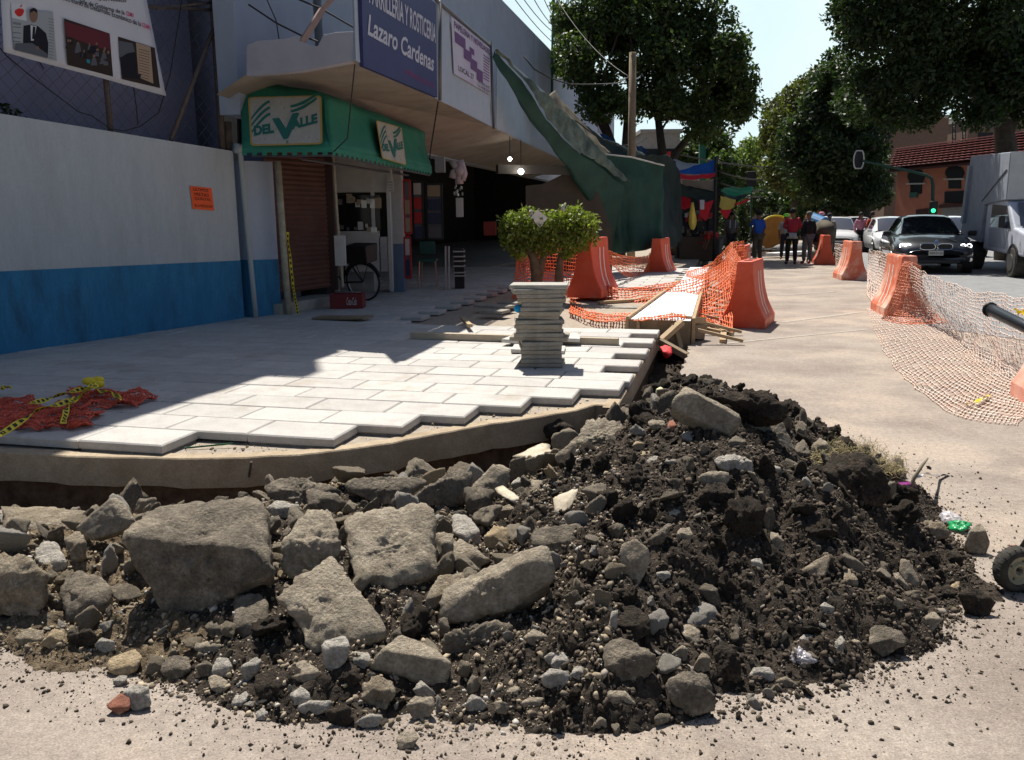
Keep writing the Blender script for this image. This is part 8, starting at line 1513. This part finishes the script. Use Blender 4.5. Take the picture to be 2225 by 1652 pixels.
# ================================================================ people
def skin_mesh(name, J, E, m, parent, sub=1):
    me = bpy.data.meshes.new(name); ks = list(J); me.from_pydata([J[k][:3] for k in ks], [(ks.index(a), ks.index(b)) for a, b in E], []); me.update(); o = bpy.data.objects.new(name, me); COL.objects.link(o)
    sk = o.modifiers.new('s', 'SKIN'); sk.use_smooth_shade = True; ss = o.modifiers.new('ss', 'SUBSURF'); ss.levels = ss.render_levels = sub
    for i, k in enumerate(ks): v = me.skin_vertices[0].data[i]; r = J[k][3]; v.radius = (r, r) if np.isscalar(r) else r; v.use_root = (i == 0)
    dg = bpy.context.evaluated_depsgraph_get(); m2 = bpy.data.meshes.new_from_object(o.evaluated_get(dg)); bpy.data.objects.remove(o); m2.materials.clear(); m2.materials.append(m); m2.name = name; o = bpy.data.objects.new(name, m2); COL.objects.link(o); o.parent = parent
    for p in m2.polygons: p.use_smooth = True
    return o
m_skin = mat('brown_skin', (.20, .10, .06), rough=.6); m_hair = mat('black_hair', (.012, .01, .009), rough=.7)
def cl(nm, c, c2=None): return mat(nm, c, c2, 12, .85)
def person(label, u, v, hgt, yaw, top, legs, hair=m_hair, arms='down', shoes=None, lean=0., hat_=None, vest=None, bagm=None, y=None, stance=.11, long_hair=False, bend=False, hem=None):
    p = G(u, v, 0) if y is None else Y(u, v, y); t = thing('person', label, 'person', (p[0], p[1], 0)); s = hgt / 1.7; W_ = stance
    pel = (0, 0, .93); ch_ = (0, .0, 1.25); nk = (0, .0, 1.46); hd = (0, .02, 1.60)
    if bend: pel = (0, -.05, .92); ch_ = (0, .34, 1.06); nk = (0, .52, 1.10); hd = (0, .64, 1.04)
    def sh(a): return (a[0], a[1], a[2])
    shL = (-.17, ch_[1] + (.09 if bend else 0), ch_[2] + (.0 if bend else .16)); shR = (.17, shL[1], shL[2])
    if arms == 'down': eL, hL, eR, hR = (-.24, shL[1] - .01, shL[2] - .28), (-.23, shL[1] + .05, shL[2] - .53), (.24, shL[1] - .01, shL[2] - .28), (.23, shL[1] + .05, shL[2] - .53)
    elif arms == 'face': eL, hL, eR, hR = (-.23, .16, 1.22), (-.09, .20, 1.47), (.24, -.02, 1.13), (.20, .05, .9)
    elif arms == 'front': eL, hL, eR, hR = (-.25, .05, 1.16), (-.10, .25, 1.12), (.25, .05, 1.16), (.10, .25, 1.12)
    else: eL, hL, eR, hR = (-.2, .42, .82), (-.15, .5, .60), (.2, .42, .82), (.15, .5, .62)
    J = {'pel': (*pel, .12), 'ch': (*ch_, (.15, .11)), 'nk': (*nk, .055), 'hd': (*hd, .085), 'tp': (hd[0], hd[1] + (.03 if bend else -.01), hd[2] + (.02 if bend else .08), .07), 'sL': (*shL, .055), 'eL': (*eL, .04), 'hL': (*hL, .028), 'sR': (*shR, .055), 'eR': (*eR, .04), 'hR': (*hR, .028),
         'fL': (hL[0], hL[1] + .02, hL[2] - .09, .022), 'fR': (hR[0], hR[1] + .02, hR[2] - .09, .022), 'pL': (-.09, pel[1], .88, .09), 'kL': (-W_, pel[1] + .04, .50, .06), 'aL': (-W_ - .01, pel[1] + 0, .09, .042), 'tL': (-W_ - .03, pel[1] + .14, .04, .036), 'pR': (.09, pel[1], .88, .09), 'kR': (W_, pel[1] + .04, .50, .06), 'aR': (W_ + .01, pel[1], .09, .042), 'tR': (W_ + .03, pel[1] + .14, .04, .036)}
    E = [('pel', 'ch'), ('ch', 'nk'), ('nk', 'hd'), ('hd', 'tp'), ('ch', 'sL'), ('sL', 'eL'), ('eL', 'hL'), ('hL', 'fL'), ('ch', 'sR'), ('sR', 'eR'), ('eR', 'hR'), ('hR', 'fR'), ('pel', 'pL'), ('pL', 'kL'), ('kL', 'aL'), ('aL', 'tL'), ('pel', 'pR'), ('pR', 'kR'), ('kR', 'aR'), ('aR', 'tR')]
    skin_mesh('body', J, E, m_skin, t)
    def sub(keys, grow, names, m, extra={}): 
        J2 = {k: (*J[k][:3], (J[k][3] + grow) if np.isscalar(J[k][3]) else tuple(x + grow for x in J[k][3])) for k in keys}; J2.update(extra); return skin_mesh(names, J2, [e for e in E if e[0] in J2 and e[1] in J2] + [e for e in [('pel', 'hem')] if 'hem' in J2], m, t)
    cuff = {}; up_ = ['ch', 'pel', 'sL', 'sR', 'eL', 'eR', 'hL', 'hR'] if top[1] else ['ch', 'pel', 'sL', 'sR', 'eL', 'eR']
    J['ch'] = (*ch_, (.165, .12)); J['pel'] = (*pel, (.155, .125)); sub(up_, .018, 'shirt', top[0], {'nk': (*[(a + b) / 2 for a, b in zip(ch_, nk)], .07)}); J['pel'] = (*pel, .12)
    sub(['pel', 'pL', 'pR', 'kL', 'kR', 'aL', 'aR'], .022, 'trousers', legs); 
    if shoes: 
        for q in ('L', 'R'): skin_mesh('shoe', {'a': (*J['a' + q][:2], .06, .055), 't': (J['t' + q][0], J['t' + q][1] + .03, .045, .046)}, [('a', 't')], shoes, t)
    hx = MB(); hx.ball((hd[0], hd[1] - .02, hd[2] + .055), (.098, .108, .092 if not long_hair else .12)); 
    if long_hair: hx.ball((hd[0], hd[1] - .07, hd[2] - .06), (.095, .06, .17))
    hx.build('hair', hair, t, smooth=True, local=True, center=False)
    if not bend: MB().ball((hd[0], hd[1] + .115, hd[2] + .005), (.014, .02, .02)).build('nose', m_skin, t, smooth=True, local=True, center=False)
    if hat_: hb = MB(); hb.ball((hd[0], hd[1] - .01, hd[2] + .085), (.112, .12, .08)); hb.ball((hd[0], hd[1] + .12, hd[2] + .06), (.07, .07, .012)); hb.build('cap', hat_, t, smooth=True, local=True, center=False)
    if hem: MB().tube([(0, 0, .98), (0, 0, .80)], [.175, .185], 18).build('shirt_hem', hem, t, smooth=True, local=True, center=False)
    if vest: skin_mesh('vest', {'ch': (*ch_, (.20, .15)), 'pel': (pel[0], pel[1], 1.0, (.18, .145))}, [('ch', 'pel')], vest, t); MB().box((.1, .165, 1.3), (.04, .01, .3)).build('vest_strip', m_white, t, local=True, center=False); MB().box((-.1, .165, 1.3), (.04, .01, .3)).build('vest_strip', m_white, t, local=True, center=False)
    if bagm: MB().box((.27, .0, .85), (.12, .28, .3)).build('shoulder_bag', bagm, t, local=True, center=False, bevel=.05)
    t.scale = (s, s, s); t.rotation_euler = (0, 0, yaw); return t
m_bl = cl('royal_blue_shirt', (.02, .09, .42)); m_rdj = cl('dark_red_jacket', (.30, .02, .035)); m_bk = cl('black_cloth', (.012, .012, .014)); m_gt = cl('grey_trousers', (.12, .12, .125)); m_kh = cl('olive_brown_trousers', (.10, .085, .06)); m_dk = cl('charcoal_cloth', (.03, .03, .035)); m_or2 = cl('orange_cloth', (.55, .10, .05)); m_pk = cl('pink_cloth', (.50, .22, .30)); m_tn = cl('khaki_cloth', (.24, .2, .14))
person('man in a royal blue shirt raising a hand to his face by the cable drum', 1645, 573, 1.74, R(25), (m_bl, False), m_kh, arms='face')
person('person in a dark red jacket with a striped shirt hem, seen from behind', 1718, 575, 1.80, R(-10), (m_rdj, True), m_bk, shoes=m_bk, hem=mat('black_white_stripes', (.02, .02, .02), (.7, .7, .7), 1, .8), arms='front')
person('grey haired person in a black jacket with a shoulder bag', 1753, 574, 1.70, R(15), (m_bk, True), m_gt, hair=mat('grey_hair', (.12, .11, .10)), shoes=mat('dark_pink_shoes', (.35, .06, .1)), bagm=m_bk)
person('person in a lime green cap half hidden behind the red jacket', 1704, 565, 1.62, R(160), (m_white, False), m_dk, hat_=mat('lime_cap', (.25, .7, .08)))
person('vested worker standing in the shade of the conifers', 1586, 565, 1.72, R(185), (m_gt, False), m_dk, vest=mat('dark_work_vest', (.035, .04, .04)))
person('worker in red bending forward over the pavement', 1560, 575, 1.66, R(95), (m_redp, False), m_gt, bend=True, arms='work', shoes=m_bk)
person('woman with long dark hair in a pink sleeved top walking between the cars', 1866, 548, 1.66, R(170), (m_pk, True), m_bk, long_hair=True, vest=None)
person('woman in an orange top and dark overall beside the dark sedan', 1890, 549, 1.68, R(195), (m_or2, False), m_bk, long_hair=True)
person('man in khaki standing behind the far barrier', 1797, 566, 1.64, R(170), (m_tn, False), m_tn, hair=m_dk)
person('person in a pink cap behind the blue barrel', 1780, 556, 1.68, R(190), (m_dk, False), m_dk, hat_=m_pk)
person('dark figure standing farthest back in the group of pedestrians', 1765, 548, 1.7, R(180), (m_dk, True), m_dk)
# cable drum, barrel and clutter around the pedestrians
dr = thing('cable_drum', 'big orange and black cable drum standing behind the man in blue', 'cable drum', G(1682, 552, 0)); c = G(1682, 552, 0); m_od = mat('orange_ply', (.42, .19, .045), (.34, .14, .03), 3, .8)
for k, (o, r, m_) in enumerate(((0, .80, m_od), (.55, .84, m_blackp))): MB().tube([c + [0, o, r], c + [0, o + .08, r]], r, 40).build('flange', m_, dr)
MB().tube([c + [0, .06, .8], c + [0, .58, .8]], .5, 24).build('core', m_woodd, dr); MB().tube([c + [0, -.012, .8] + np.array([.80 * math.cos(a), 0, .80 * math.sin(a)]) for a in np.linspace(0, 6.283, 40, endpoint=False)], .04, 6, closed=True).build('rim_band', m_tape, dr, smooth=True)
tag(MB().tube([Y(1762, 482, 31), Y(1788, 492, 30.6)], [.33, .33], 20).build('blue_barrel', mat('blue_plastic', (.02, .16, .38), rough=.4)), 'blue plastic barrel carried among the pedestrians', 'barrel')
cm = thing('concrete_mixer', 'dusty olive concrete mixer standing behind the far barrier', 'mixer', G(1785, 566, 0)); c = G(1785, 570, 0); MB().ball(c + [0, 0, .95], (.42, .45, .5), n=18, k=12).build('drum', m_kh, cm, smooth=True); MB().tube([c + [-.05, -.3, 1.0], c + [-.1, -.55, 1.25]], [.32, .24], 18).build('drum_mouth', m_kh, cm, smooth=True)
for sx in (-.4, .4): MB().tube([c + [sx, 0, .95], c + [sx * 1.1, .2, 0]], .03, 6).build('leg', m_steel, cm); MB().tube([c + [sx - .03, -.3, .2], c + [sx + .03, -.3, .2]], .2, 16).build('wheel', m_tyre, cm)
rr = np.random.default_rng(12)
for k in range(12):
    u = rr.uniform(1600, 1745); v = rr.uniform(545, 562); p = G(u, v, 0); L_ = rr.uniform(.4, 1.3); a = rr.uniform(-.6, .6); plank('site_board', 'scrap board in the pile of site debris behind the pedestrians', p + [0, 0, .08 + .05 * k % .3], p + [L_ * math.cos(a), L_ * math.sin(a), .15 + .3 * rr.random()], rr.uniform(.08, .3), .04, [m_wood, m_woodd, m_sgy, m_dark][k % 4], 'board', 'scrap boards in the site debris')
for k in range(3): p = G([1640, 1700, 1735][k], 556, 0); tag(MB().ball(p + [0, 0, .2], (.45, .3, .28)).build('sand_bag', m_sgy, smooth=True), ['grey sack behind the feet of the man in blue', 'grey sack behind the red jacketed person', 'grey sack right of the striped hem'][k], 'sack')
tag(MB().beam(G(1655, 560, .02) + [0, 0, .1], G(1760, 557, 0) + [0, 0, .16], .5, .12).build('pale_board', m_wk, bevel=.02), 'pale panel lying on the road behind the pedestrians', 'board')
